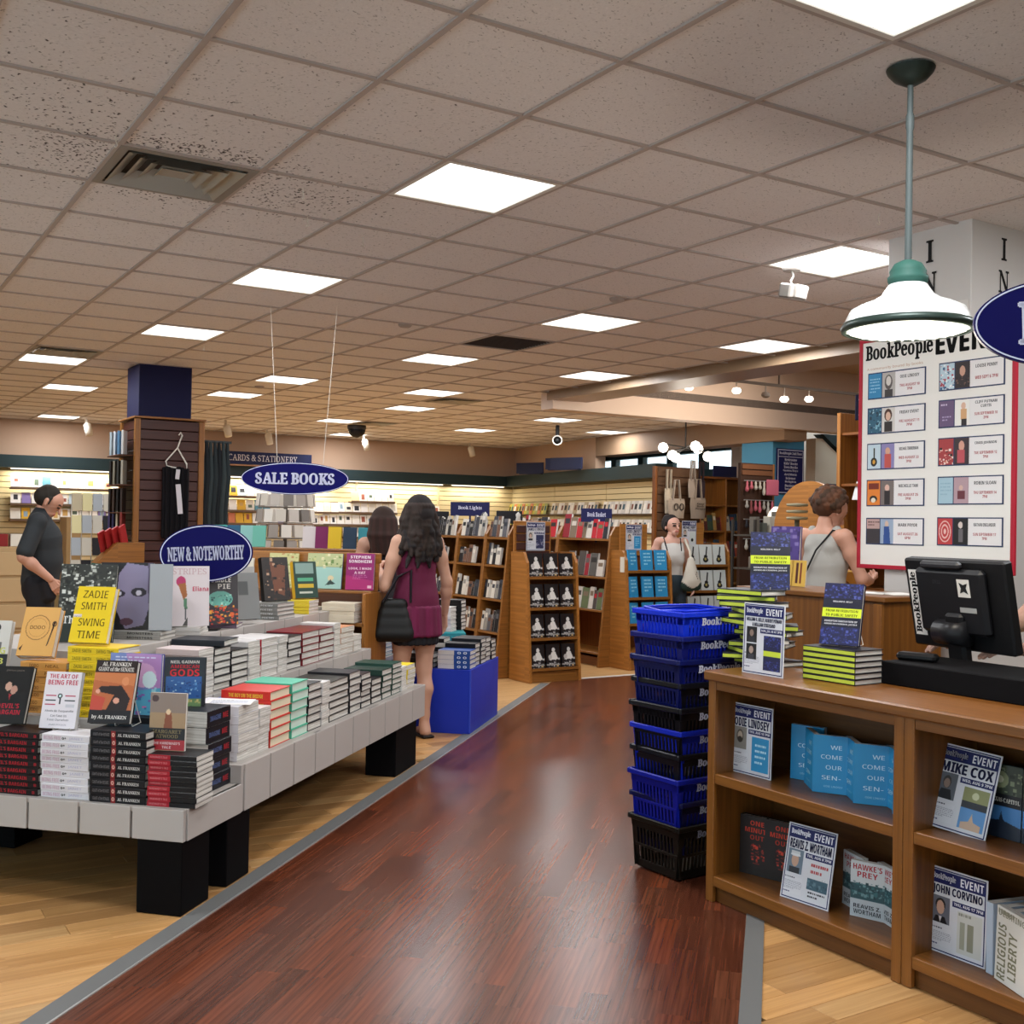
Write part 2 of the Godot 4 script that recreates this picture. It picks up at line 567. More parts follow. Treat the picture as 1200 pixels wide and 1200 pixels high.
func build_ceiling():
	var root := struct_root("ceiling", Vector3.ZERO, GA)
	part(root, "slab", box(Vector3(11.5, 0.1, 22.9)), hx("6e645f", 0.9), Vector3(1.51, CE + 0.1, -8.25))
	part(root, "slab", box(Vector3(6.3, 0.1, 8.9)), hx("6e645f", 0.9), Vector3(10.4, CE + 0.1, -15.3))
	var skip := {}
	for c in light_cells(): skip[Vector2i(c[0], c[1])] = true
	for c in [[1, 4], [7, 9], [2, 14], [10, 16], [11, 22], [0, 17]]: skip[Vector2i(c[0], c[1])] = true
	var lst := []
	for a in range(-7, 29):
		for b in range(-9, 28):
			if skip.has(Vector2i(a, b)): continue
			var x := TX + TL * (a + 0.5)
			var z := TZ - TL * (b + 0.5)
			if x > 7.0 and z > -11.2: continue
			if x > 13.4: continue
			if x < 7.4 or z < -11.2:
				lst.append([visible_depth(g(x, CE, z)), a, b, x, z])
	lst.sort_custom(func(p, q): return p[0] < q[0])
	var tm := box(Vector3(TL - 0.012, 0.016, TL - 0.012))
	var field := MB.new()
	for i in lst.size():
		var e: Array = lst[i]
		if i < 300 and e[0] < 1e5:
			var a: int = e[1]
			var b: int = e[2]
			if a >= -1 and a <= 3 and b >= 2 and b <= 6:
				var m := MB.new()
				var h := (TL - 0.012) / 2
				m.box(Vector3.ZERO, Vector3(h * 2, 0.016, h * 2))
				# soot picture: u to +x, v from near (row b=6 at top, far) to near
				for k in m.u.size():
					m.u[k] = Vector2((a + 1 + 0.5 + m.v[k].x / TL) / 5.0, (b - 2 + 0.5 - m.v[k].z / TL) / 5.0)
				part(root, "ceiling_tile", m.mesh(), soot_mat, Vector3(e[3], CE + 0.014, e[4]))
			else:
				part(root, "ceiling_tile", tm, tile_mats[(a * 7 + b * 3 + 90) % 3], Vector3(e[3], CE + 0.014, e[4]))
		else:
			field.box(Vector3(e[3], CE + 0.014, e[4]), Vector3(TL - 0.012, 0.016, TL - 0.012))
	part(root, "far_tiles", field.mesh(), tile_mats[0]).set_meta("kind", "stuff")
	var bar := hx("b3a8a2", 0.6)
	for a in range(-7, 30):
		var x := TX + TL * a
		if x < 7.3:
			part(root, "ceiling_runner", box(Vector3(0.024, 0.012, 22.7)), bar, Vector3(x, CE + 0.003, -8.2))
		elif x < 13.4:
			part(root, "ceiling_runner", box(Vector3(0.024, 0.012, 8.5)), bar, Vector3(x, CE + 0.003, -15.2))
	for b in range(-9, 29):
		var z := TZ - TL * b
		var x1 := 7.26 if z > -10.9 else 13.5
		part(root, "ceiling_runner", box(Vector3(x1 + 4.2, 0.011, 0.022)), bar, Vector3((x1 - 4.2) / 2, CE + 0.003, z))

func build_floor():
	var root := struct_root("floor", Vector3.ZERO, GA)
	part(root, "subfloor", box(Vector3(23, 0.2, 24)), hx("7d6138", 0.6), Vector3(6.9, -0.114, -8.3))
	var lst := []
	var r := RandomNumberGenerator.new()
	r.seed = 77
	for k in range(-18, 176):
		var z := -1.0 - k * 0.11
		var x := -4.2 + r.randf() * 1.2
		while x < 17.5:
			var l: float = [0.9, 1.2, 1.5, 1.8][r.randi() % 4]
			var p := g(x + l / 2, 0, z)
			var ends := maxf(minf(visible_depth(p), visible_depth(g(x, 0, z))), 0.0)
			ends = minf(ends, visible_depth(g(x + l, 0, z)))
			var inside := true
			for q in [g(x, 0, z), g(x + l, 0, z)]:
				if q.x < -2.2 or q.x > 0.0 or q.z < -9: inside = false
			if not inside: lst.append([ends, x + l / 2, z, l, r.randi() % 5])
			x += l
	lst.sort_custom(func(p, q): return p[0] < q[0])
	var field := MB.new()
	var n := 0
	for e in lst:
		if n < 300 and e[0] < 1e5:
			part(root, "plank", box(Vector3(e[3] - 0.0015, 0.012, 0.1085), 0.001), maple[e[4]], Vector3(e[1], -0.008, e[2]))
			n += 1
		elif e[0] < 1e5:
			field.box(Vector3(e[1], -0.008, e[2]), Vector3(e[3] - 0.0015, 0.012, 0.1085))
	part(root, "far_planks", field.mesh(), maple[0]).set_meta("kind", "stuff")
	# the cherry aisle: staves along the aisle
	var aisle := struct_root("floor_aisle")
	var list2 := []
	for k in 24:
		var x := -2.07 + (k + 0.5) * 0.0825
		var far := -8.95 / cos(GA) - tan(GA) * x
		var z := 1.0 - r.randf() * 0.8
		while z > far:
			var l: float = [0.45, 0.6, 0.75, 0.9][r.randi() % 4]
			if z - l < far: l = maxf(z - far, 0.05)
			var dd := visible_depth(Vector3(x, 0, z - l))
			list2.append([dd, x, z - l / 2, l, r.randi() % 6])
			z -= l
	list2.sort_custom(func(p, q): return p[0] < q[0])
	var rest := MB.new()
	for i in list2.size():
		var e: Array = list2[i]
		if i < 300 and e[0] < 1e5:
			part(aisle, "stave", box(Vector3(0.0823, 0.014, e[3] - 0.0003)), cherry[e[4]], Vector3(e[1], -0.007, e[2]))
		else:
			rest.box(Vector3(e[1], -0.007, e[2]), Vector3(0.0823, 0.014, e[3] - 0.0003))
	if rest.v.size(): part(aisle, "far_staves", rest.mesh(), cherry[0]).set_meta("kind", "stuff")
	var vinyl := hx("6c6c6b", 0.5)
	struct("trim_strip", box(Vector3(0.075, 0.018, 11.4)), vinyl, Vector3(-2.112, -0.006, -4.7))
	struct("trim_strip", box(Vector3(0.008, 0.02, 11.4)), hx("c9c9c6", 0.3, 0.6), Vector3(-2.071, -0.0065, -4.7))
	struct("trim_strip", box(Vector3(0.068, 0.018, 5.6)), vinyl, Vector3(-0.055, -0.006, -1.8))
	struct("trim_strip", box(Vector3(2.6, 0.02, 0.05)), hx("d8d4cc", 0.4), g(7.3, -0.006, -8.95), GA)

# ---------------------------------------------------------------- ceiling fittings
func light_cells() -> Array:
	return [[3, -1], [3, 3], [3, 7], [3, 11], [2, 15], [3, 19], [4, 26], [6, 15], [6, 18], [7, 3], [7, 7], [7, 11], [9, 15], [10, 7], [10, 11], [10, 18], [10, 22], [12, 26], [14, 18], [14, 22], [17, 20],
		[7, -1], [-1, 3], [-1, 7], [-1, -1], [3, -5], [7, -5], [-1, 11]]

const PANEL_LIGHT := 2.25
const PANEL_GLOW := 1.6
func build_lights():
	var glow := StandardMaterial3D.new()
	glow.resource_name = "light_diffuser"
	glow.albedo_color = Color(0.95, 0.95, 0.92)
	glow.emission_enabled = true
	glow.emission = Color(0.99, 0.99, 0.97)
	glow.emission_energy_multiplier = PANEL_GLOW
	var fm := hx("d9d6d0", 0.5)
	var words := ["over the dark pendant lamp", "square and bright in the middle of the ceiling", "third panel of the row above the low table", "over the blue column's near side", "beside the far air vent by the wall", "above the browsing man", "low over the back wall", "past the blue column", "beyond the blue column's top", "hidden half by the small spot fitting", "above the book endcap, next to the dark grille", "in the middle row far down", "small, over the dome camera", "at the tan beam", "at the beam's far end", "beside the small far vent", "next to the black dome camera", "behind the black dome camera", "over the slat wall corner", "by the security camera", "behind the security camera"]
	var i := 0
	for c in light_cells() + [[9.0, 8.4], [9.0, 3.4], [13.0, 8.4]]:
		var x: float = TX + TL * (c[0] + 0.5)
		var z: float = TZ - TL * (c[1] + 0.5)
		var ly := CE
		if i >= light_cells().size():
			x = TX + TL * c[0] + 3.4
			ly = 3.71
		var lab: String = "glowing square ceiling light panel " + (words[i] if i < words.size() else "outside the picture, row %d" % i)
		var t := thing("ceiling_light", lab, "ceiling light", g(x, ly, z), GA, "square ceiling light panels")
		var m := MB.new()
		for s in [-1.0, 1.0]:
			m.box(Vector3(s * 0.2875, 0.005, 0), Vector3(0.023, 0.016, 0.598))
			m.box(Vector3(0, 0.005, s * 0.2875), Vector3(0.552, 0.016, 0.023))
		part(t, "frame", m.mesh(), fm)
		part(t, "diffuser", box(Vector3(0.552, 0.01, 0.552)), glow, Vector3(0, 0.008, 0))
		var l := AreaLight3D.new()
		l.name = "panel_light"
		l.area_size = Vector2(0.54, 0.54)
		l.area_normalize_energy = true
		l.light_energy = PANEL_LIGHT
		l.light_color = Color(0.97, 0.985, 1.0)
		l.shadow_enabled = true
		l.rotation = Vector3(-PI / 2, 0, 0)
		l.position = Vector3(0, -0.004, 0)
		t.add_child(l)
		i += 1
	# air diffusers: nested square cones
	var vm := hx("a3a29a", 0.4, 0.3)
	var vent_words := {Vector2i(1, 4): "sooty square air vent with nested louvres in the near ceiling", Vector2i(2, 14): "dusty air vent beside a light panel above the man", Vector2i(10, 16): "small dark air vent far down the middle row", Vector2i(11, 22): "small dark air vent beside the dome camera", Vector2i(0, 17): "dark air vent at the picture's edge"}
	for c in vent_words:
		var t := thing("air_vent", vent_words[c], "air vent", g(TX + TL * (c.x + 0.5), CE, TZ - TL * (c.y + 0.5)), GA, "ceiling air vents")
		part(t, "plenum", box(Vector3(0.56, 0.01, 0.56)), hx("17140f", 0.9), Vector3(0, 0.09, 0))
		var fr := MB.new()
		for s in [-1.0, 1.0]:
			fr.box(Vector3(s * 0.28, 0.0, 0), Vector3(0.04, 0.01, 0.6))
			fr.box(Vector3(0, 0.0, s * 0.28), Vector3(0.52, 0.01, 0.04))
		part(t, "frame", fr.mesh(), hx("8c877f", 0.5))
		for k in 4:
			var o := 0.255 - k * 0.06
			var m := MB.new()
			for q in 4:
				var rr := Basis(Vector3.UP, q * PI / 2)
				var w := o - 0.062
				m.flat(rr * Vector3(-o, -0.012 + k * 0.004, o), rr * Vector3(o, -0.012 + k * 0.004, o), rr * Vector3(w, 0.03 + k * 0.004, w), rr * Vector3(-w, 0.03 + k * 0.004, w), rr * Vector3(0, -1, 1))
			part(t, "louvre", m.mesh(), vm)
		part(t, "centre_plate", box(Vector3(0.14, 0.006, 0.14)), vm, Vector3(0, 0.012, 0))
	var gr := thing("return_grille", "dark flat return air grille in the ceiling past the middle light", "air grille", g(TX + TL * 7.5, CE, TZ - TL * 9.5), GA)
	part(gr, "backing", box(Vector3(0.58, 0.01, 0.58)), hx("2a2624", 0.9), Vector3(0, 0.03, 0))
	for k in 13:
		part(gr, "slat", box(Vector3(0.57, 0.004, 0.022)), hx("5d534e", 0.6), Vector3(0, 0.008, -0.27 + k * 0.045), Vector3(0.6, 0, 0))
	# round sensors and hooks
	var dm := MB.new()
	dm.lathe([Vector2(0.0, -0.018), Vector2(0.04, -0.018), Vector2(0.052, -0.008), Vector2(0.055, 0.004)], 20)
	var dmesh := dm.mesh()
	var sensors := [[5.27, 3.058, -2.83, "round flat ceiling sensor near the pendant lamp's canopy"], [4.62, 3.058, -6.1, "round flat ceiling sensor between middle light panels"], [3.9, 3.058, -7.9, "round flat ceiling sensor beside the dark return grille"], [4.35, 3.058, -12.6, "tiny round sensor on the ceiling past the blue column"]]
	for s in sensors:
		tag(part(self, "ceiling_sensor", dmesh, hx("a89e97", 0.6), g(s[0], s[1], s[2])), s[3], "sensor", "round ceiling sensors")
	var hk := MB.new()
	hk.tube([Vector3(0, 0, 0), Vector3(0, -0.03, 0), Vector3(0.008, -0.045, 0), Vector3(0, -0.055, 0), Vector3(-0.008, -0.045, 0)], 0.0022, 5)
	var hooks := [[2.45, -4.55, "near the middle light panel's front corner"], [4.4, -3.7, "left of the pendant lamp"], [1.9, -4.95, "on the runner behind the sooty vent"], [2.1, -5.4, "further behind the sooty vent"], [2.5, -5.6, "beside the second light panel"], [4.9, -6.95, "below the panel by the endcap"], [1.0, -4.7, "at the sooty vent's front edge"], [2.9, -9.9, "ahead of the blue column"], [3.05, -13.4, "behind the far light"]]
	for h in hooks:
		tag(part(self, "ceiling_hook", hk.mesh(), hx("d4cec4", 0.4), g(h[0], CE, h[1])), "small wire hook hanging from ceiling runner " + h[2], "hook", "ceiling hooks")
	# strobe fitting in front of a light panel
	var st := thing("emergency_light", "grey twin-head emergency light hanging from the ceiling by a bright panel", "emergency light", g(4.86, CE, -4.72), GA)
	var mp := MB.new()
	mp.lathe([Vector2(0.0, -0.03), Vector2(0.05, -0.03), Vector2(0.06, 0.0)], 20)
	part(st, "mount", mp.mesh(), hx("9b948e", 0.5))
	var ar := MB.new()
	ar.tube([Vector3(0, -0.03, 0), Vector3(0.012, -0.06, 0), Vector3(-0.008, -0.09, 0), Vector3(0, -0.11, 0)], 0.007, 6)
	part(st, "arm", ar.mesh(), hx("8b857f", 0.5))
	part(st, "head", box(Vector3(0.085, 0.085, 0.07), 0.01), hx("7d7771", 0.5), Vector3(-0.04, -0.15, 0), Vector3(0.2, 0.5, 0.15))
	part(st, "head", box(Vector3(0.085, 0.085, 0.07), 0.01), hx("86807a", 0.5), Vector3(0.055, -0.15, 0.01), Vector3(0.2, -0.4, -0.15))
	# dome and bullet cameras
	var dc := thing("dome_camera", "black dome security camera hanging under the far ceiling", "camera", g(TX + TL * 11.4, CE, TZ - TL * 23.4), 0)
	var d2 := MB.new()
	d2.lathe([Vector2(0.0, -0.2), Vector2(0.07, -0.185), Vector2(0.12, -0.14), Vector2(0.14, -0.08), Vector2(0.14, -0.06)], 20)
	part(dc, "bubble", d2.mesh(), hx("0e0e10", 0.12))
	var d3 := MB.new()
	d3.lathe([Vector2(0.14, -0.06), Vector2(0.15, -0.06), Vector2(0.15, 0.0), Vector2(0.0, 0.0)], 20)
	part(dc, "housing", d3.mesh(), hx("2b2b2d", 0.4))
	var bc := thing("security_camera", "black security camera with white ring on a ceiling drop bracket", "camera", g(9.75, CE, -14.35), 0.2)
	part(bc, "bracket", box(Vector3(0.06, 0.2, 0.06), 0.01), hx("1a1a1a", 0.5), Vector3(0, -0.1, 0))
	var d4 := MB.new()
	d4.xf = Transform3D(Basis(Vector3.RIGHT, PI / 2), Vector3(0, -0.24, 0))
	d4.lathe([Vector2(0, -0.1), Vector2(0.065, -0.1), Vector2(0.065, 0.08), Vector2(0, 0.08)], 18)
	part(bc, "body", d4.mesh(), hx("151515", 0.4))
	var rg := []
	for k in 20: rg.append(Vector3(cos(TAU * k / 20) * 0.07, -0.24 + sin(TAU * k / 20) * 0.07, 0.09))
	var d5 := MB.new()
	d5.tube(rg, 0.012, 6, true)
	part(bc, "ring", d5.mesh(), hx("e6e2da", 0.4))

# ---------------------------------------------------------------- tiered book table
func build_table():
	var o := Vector3(-3.3, 0, -5.3)
	var t := thing("tiered_book_table", "long low stepped display table with grey panelled tiers on black block legs", "table", o)
	var lam := hx("b9b2ad", 0.55)
	var topm := hx("aaa39d", 0.5)
	var dark := dull("0c0a09")
	# tiers: x0, x1, z0 (front), z1 (back), y0, y1, front panel width, side panel width
	for s in [[-4.5, -2.15, -3.82, -4.285, 0.28, 0.40, 0.226, 0.465], [-4.5, -2.15, -4.285, -6.8, 0.28, 0.475, 0.3, 0.2472], [-4.05, -2.6, -4.1, -7.0, 0.475, 0.665, 0.24, 0.247], [-3.75, -2.9, -4.4, -7.0, 0.665, 0.90, 0.25, 0.268]]:
		var cx: float = (s[0] + s[1]) / 2
		var cz: float = (s[2] + s[3]) / 2
		var w: float = s[1] - s[0]
		var d: float = s[2] - s[3]
		part(t, "tier_top", box(Vector3(w - 0.01, 0.02, d - 0.01), 0.002), topm, Vector3(cx, s[5] - 0.01, cz) - o)
		part(t, "tier_core", box(Vector3(w - 0.05, s[5] - s[4] - 0.03, d - 0.05)), dark, Vector3(cx, (s[4] + s[5]) / 2 - 0.01, cz) - o)
		var hh: float = s[5] - s[4]
		var x: float = s[1]
		while x > s[0] + 0.05:
			var pw := minf(s[6], x - s[0])
			part(t, "fascia_panel", box(Vector3(pw - 0.01, hh, 0.02), 0.0015), lam, Vector3(x - pw / 2, s[4] + hh / 2, s[2] - 0.01) - o)
			x -= s[6]
		var z: float = s[2] - 0.021
		while z > s[3] + 0.04:
			var pw2 := minf(s[7], z - s[3])
			part(t, "fascia_panel", box(Vector3(0.02, hh, pw2 - 0.01), 0.0015), lam, Vector3(s[1] - 0.01, s[4] + hh / 2, z - pw2 / 2) - o)
			z -= s[7]
	var lg := dull("0a090b", 0.6)
	for l in [[-2.255, -3.93, 0.19, 0.21], [-2.255, -4.28, 0.19, 0.2], [-2.255, -6.45, 0.19, 0.38], [-3.42, -4.5, 0.2, 0.2], [-4.35, -4.0, 0.19, 0.21], [-4.35, -6.45, 0.19, 0.3]]:
		part(t, "leg", box(Vector3(l[2], 0.28, l[3]), 0.003), lg, Vector3(l[0], 0.14, l[1]) - o)

# ---------------------------------------------------------------- counter with open shelves
func build_counter():
	var z0 := -3.414
	for k in 3:
		var zc := z0 + 0.479 + k * 0.958
		var t := thing("oak_bookcase", ["oak shelf unit under the counter end beside the basket stack", "oak shelf unit under the counter nearer the monitor", "oak shelf unit under the counter outside the picture"][k], "bookcase", g(3.27, 0, zc), GA, "counter shelf units")
		for s in [-1.0, 1.0]:
			part(t, "side_panel", box(Vector3(0.35, 0.885, 0.032), 0.002), oak_counter, Vector3(0.005, 0.4425, s * 0.463))
			part(t, "face_stile", box(Vector3(0.02, 0.885, 0.04), 0.002), oak_face, Vector3(-0.18, 0.4425, s * 0.458))
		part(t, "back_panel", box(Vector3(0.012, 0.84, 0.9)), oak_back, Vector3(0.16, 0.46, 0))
		part(t, "shelf", box(Vector3(0.33, 0.022, 0.892), 0.002), oak_counter, Vector3(-0.005, 0.5, 0))
		part(t, "shelf", box(Vector3(0.33, 0.022, 0.892), 0.002), oak_counter, Vector3(-0.005, 0.092, 0))
		part(t, "shelf_lip", box(Vector3(0.018, 0.04, 0.876), 0.002), oak_face, Vector3(-0.178, 0.494, 0))
		part(t, "shelf_lip", box(Vector3(0.018, 0.04, 0.876), 0.002), oak_face, Vector3(-0.178, 0.084, 0))
		part(t, "top_rail", box(Vector3(0.018, 0.035, 0.876), 0.002), oak_counter, Vector3(-0.178, 0.867, 0))
		part(t, "kick_board", box(Vector3(0.018, 0.064, 0.89)), oak_back, Vector3(-0.155, 0.032, 0))
	var w := tag(part(self, "worktop", box(Vector3(0.42, 0.04, 2.95), 0.006), oak_counter, g(3.275, 0.905, -1.955), Vector3(0, GA, 0)), "long varnished oak worktop running along the counter shelf units", "worktop")
	var lg := thing("black_ledge", "matt black raised ledge behind the oak worktop below the monitor", "ledge", g(3.6, 0.0, -1.6), GA)
	part(lg, "riser", box(Vector3(0.34, 0.085, 2.5), 0.004), dull("0e0d0f"), Vector3(0.0, 0.9675, 0))
	part(lg, "desk", box(Vector3(0.34, 0.9, 2.3), 0.004), dull("241f1c", 0.7), Vector3(0.36, 0.5, 0.1))
	# monitor, seen from behind, leaning towards us
	var m := thing("computer_monitor", "black flat monitor seen from behind on the counter with stickers on its back", "monitor", g(3.86, 0.95, -2.77), GA - 0.12)
	var lean := Basis(Vector3(0, 0, 1), 0.2)
	var blk := hx("121214", 0.45)
	var mo := Vector3(-0.05, 0.27, 0)
	var b := part(m, "back_shell", box(Vector3(0.05, 0.36, 0.5), 0.008), blk)
	b.transform = Transform3D(lean, mo)
	var b2 := part(m, "back_bulge", box(Vector3(0.04, 0.26, 0.34), 0.015), hx("1a1a1d", 0.4))
	b2.transform = Transform3D(lean, mo + lean * Vector3(-0.04, 0.02, 0.0))
	var b3 := part(m, "screen", box(Vector3(0.004, 0.32, 0.46)), hx("2a2e36", 0.2))
	b3.transform = Transform3D(lean, mo + lean * Vector3(0.026, 0, 0))
	var b4 := part(m, "vent_handle", box(Vector3(0.03, 0.03, 0.2), 0.01), hx("2a2a2e", 0.35))
	b4.transform = Transform3D(lean, mo + lean * Vector3(-0.05, 0.165, -0.03))
	part(m, "stand_arm", box(Vector3(0.05, 0.24, 0.09), 0.012), blk, Vector3(-0.08, 0.12, 0.02), Vector3(0, 0, 0.15))
	var nk := MB.new()
	nk.xf = Transform3D(Basis(Vector3(1, 0, 0), PI / 2), Vector3(-0.09, 0.16, 0))
	nk.lathe([Vector2(0, -0.07), Vector2(0.05, -0.07), Vector2(0.05, 0.07), Vector2(0, 0.07)], 18)
	part(m, "stand_hinge", nk.mesh(), hx("1d1d20", 0.35))
	part(m, "stand_base", box(Vector3(0.2, 0.025, 0.26), 0.008), blk, Vector3(-0.02, 0.012, 0))
	# sheets stuck on the back, facing -x: right-hand is +z as seen from behind
	var bk := Basis(Vector3(0, 0, 1), Vector3(0, 1, 0), Vector3(-1, 0, 0))
	var st := part(m, "shop_sticker", sheet(0.06, 0.27), hx("dedad6", 0.6))
	st.transform = Transform3D(lean * bk, mo + lean * Vector3(-0.0262, 0.0, -0.2))
	lettering(st, "sticker_lettering", "BookPeople", "serif_heavy", hx("141414"), Transform3D(Basis(Vector3(0, 0, 1), PI / 2), Vector3(-0.006, 0, 0.0006)), 0.25, 0.042)
	var s2 := part(m, "square_sticker", sheet(0.06, 0.07), hx("cfccc6", 0.6))
	s2.transform = Transform3D(lean * bk, mo + lean * Vector3(-0.0612, 0.08, 0.08))
	var em := MB.new()
	em.prism(PackedVector2Array([Vector2(-0.018, -0.02), Vector2(0.0, -0.012), Vector2(0.02, -0.022), Vector2(0.012, 0.002), Vector2(0.02, 0.02), Vector2(0, 0.014), Vector2(-0.02, 0.022), Vector2(-0.012, 0.0)]), 0.0, 0.0006)
	part(s2, "emblem", em.mesh(), hx("1c1c1c"), Vector3(0, 0, 0.0005))
	var s3 := part(m, "rating_plate", sheet(0.08, 0.02), hx("9a9a98", 0.5))
	s3.transform = Transform3D(lean * bk, mo + lean * Vector3(-0.0612, -0.005, 0.09))
	lettering(m, "maker_mark", "DELL", "sans", hx("3a3a40", 0.4), Transform3D(lean * bk, mo + lean * Vector3(-0.0614, 0.1, -0.05)), 0.04)
	# pen cup
	var cp := thing("pen_cup", "pale blue patterned cup with pens at the monitor's foot", "pen cup", g(3.7, 1.011, -2.2), GA)
	var c := MB.new()
	c.lathe([Vector2(0, 0), Vector2(0.03, 0), Vector2(0.036, 0.09), Vector2(0.033, 0.09), Vector2(0.028, 0.005), Vector2(0, 0.005)], 20)
	part(cp, "cup", textured("cup_print", art("cup", 32, 32, [["bg", "a9cfe2"], ["blots", 40, 0, 0, 1, 1, 0.09, ["e4f0f5", "6d9fbf"]]]), 0.5).duplicate() if false else c.mesh(), hx("a9cfe2", 0.5))
	for k in 3:
		var p := MB.new()
		p.tube([Vector3(0, 0, 0), Vector3(0, 0.13, 0)], 0.005, 8)
		part(cp, "pen", p.mesh(), hx(["b3203a", "20252b", "d8d8d8"][k], 0.4), Vector3([-0.012, 0.01, 0.0][k], 0.02, [0, 0.01, -0.014][k]), Vector3([0.1, -0.15, 0.2][k], 0, [0.1, -0.12, 0.15][k]))
	var cs := tag(part(self, "phone_handset", box(Vector3(0.06, 0.03, 0.15), 0.01), hx("1a1a1c", 0.4), g(3.56, 1.026, -2.78), Vector3(0, GA + 0.3, 0)), "black telephone handset lying on the ledge beside the book pile", "phone")

# ---------------------------------------------------------------- shopping baskets
func basket_mesh(k: String) -> ArrayMesh:
	var key := "basket" + k
	if meshes.has(key): return meshes[key]
	var m := MB.new()
	var w := 0.42
	var d := 0.325
	var h := 0.235
	match k:
		"rim":
			var prof := 0.014
			for s in [-1.0, 1.0]:
				m.box(Vector3(0, h - 0.012, s * (d / 2 - prof / 2)), Vector3(w, 0.024, prof), 0.004)
				m.box(Vector3(s * (w / 2 - prof / 2), h - 0.012, 0), Vector3(prof, 0.024, d - 2 * prof), 0.004)
		"floor":
			m.box(Vector3(0, 0.006, 0), Vector3(w - 0.07, 0.01, d - 0.07), 0.003)
		"long", "short":
			# a slotted side panel, sloping inwards to the foot
			var half := (w if k == "long" else d) / 2
			var out := (d if k == "long" else w) / 2
			var top := Vector3(0, h - 0.01, out - 0.012)
			var bot := Vector3(0, 0.005, out - 0.036)
			var up := (top - bot).normalized()
			var len := top.distance_to(bot)
			var bas := Basis(Vector3.RIGHT, up, Vector3.RIGHT.cross(up))
			m.xf = Transform3D(bas, bot)
			m.box(Vector3(0, len - 0.022, 0), Vector3(half * 2 - 0.03, 0.045, 0.004), 0.001)
			m.box(Vector3(0, 0.018, 0), Vector3(half * 2 - 0.068, 0.036, 0.004), 0.001)
			m.box(Vector3(0, len * 0.45, 0.001), Vector3(half * 2 - 0.05, 0.012, 0.005), 0.001)
			var n := int(half * 2 / 0.026)
			for i in n:
				var t := (i + 0.5) / n * 2 - 1
				m.box(Vector3(t * (half - 0.034), len / 2, 0), Vector3(0.011, len - 0.03, 0.004))
			for s in [-1.0, 1.0]:
				m.box(Vector3(s * (half - 0.03), len / 2, 0), Vector3(0.022, len - 0.01, 0.004))
		"grip":
			m.tube([Vector3(-w / 2 + 0.02, h - 0.004, 0), Vector3(-w / 2 + 0.05, h + 0.004, d / 2 - 0.03), Vector3(0, h + 0.006, d / 2 - 0.018), Vector3(w / 2 - 0.05, h + 0.004, d / 2 - 0.03), Vector3(w / 2 - 0.02, h - 0.004, 0)], 0.0055, 8)
	meshes[key] = m.mesh()
	return meshes[key]

func build_baskets():
	var cols := ["14130f", "0c1240", "0f1a86", "14141a", "1226a8", "101016", "0e0f16", "0d1450", "0f1660", "1430c4"]
	var names := ["black", "dark navy", "bright blue", "black", "bright blue", "black", "black", "navy", "navy", "bright blue"]
	for i in 10:
		var lab: String = "%s plastic shopping basket, %s of the tall basket stack" % [names[i], ordinal(i, 10)]
		var jit := 0.012 * sin(i * 2.3)
		var t := thing("shopping_basket", lab, "basket", g(3.29 + jit, 0.004 + i * 0.1003, -3.77 - jit * 0.6), GA + 0.06 + 0.03 * sin(i * 1.7), "stacked shopping baskets")
		var mt := hx(cols[i], 0.3)
		part(t, "rim", basket_mesh("rim"), mt)
		part(t, "floor_panel", basket_mesh("floor"), mt)
		for s in 2:
			part(t, "long_side", basket_mesh("long"), mt, Vector3.ZERO, Vector3(0, PI * s, 0))
			part(t, "short_side", basket_mesh("short"), mt, Vector3.ZERO, Vector3(0, PI / 2 + PI * s, 0))
			if i == 9: part(t, "carry_handle", basket_mesh("grip"), mt, Vector3.ZERO, Vector3(0, PI * s, 0))
		var pl := Transform3D(Basis(Vector3.RIGHT, 0.1), Vector3(0.03, 0.188, 0.157))
		lettering(t, "shop_lettering", "BookPeople", "serif_heavy", hx("c9cbe0", 0.5), pl, 0.25, 0.045)

# ---------------------------------------------------------------- columns and hanging signs
func oval_sign(called: String, label: String, at: Vector3, turn: float, w: float, h: float, words: String, fw: float, fh: float) -> Node3D:
	var t := thing(called, label, "sign", at, turn)
	var p := PackedVector2Array()
	for k in 48: p.append(Vector2(cos(TAU * k / 48) * w / 2, sin(TAU * k / 48) * h / 2))
	var m := MB.new()
	m.prism(p, -0.008, 0.008)
	part(t, "board", m.mesh(), dull("110f52", 0.5))
	var ring := MB.new()
	for k in 64:
		var a := TAU * k / 64
		var b := TAU * (k + 1) / 64
		var q := []
		for e in [[a, 0.93], [b, 0.93], [b, 0.965], [a, 0.965]]:
			var kx: float = 1.0 - (1.0 - e[1]) * h / w * 1.0
			q.append(Vector3(cos(e[0]) * w / 2 * kx, sin(e[0]) * h / 2 * e[1], 0.0088))
		ring.quad(q[0], q[1], q[2], q[3], Vector3(0, 0, 1))
	part(t, "outline", ring.mesh(), hx("d7d9f0", 0.5))
	lettering(t, "sign_lettering", words, "serif_heavy", hx("dfe0f4", 0.5), Transform3D(Basis(), Vector3(0, 0, 0.0088)), fw, fh)
	return t

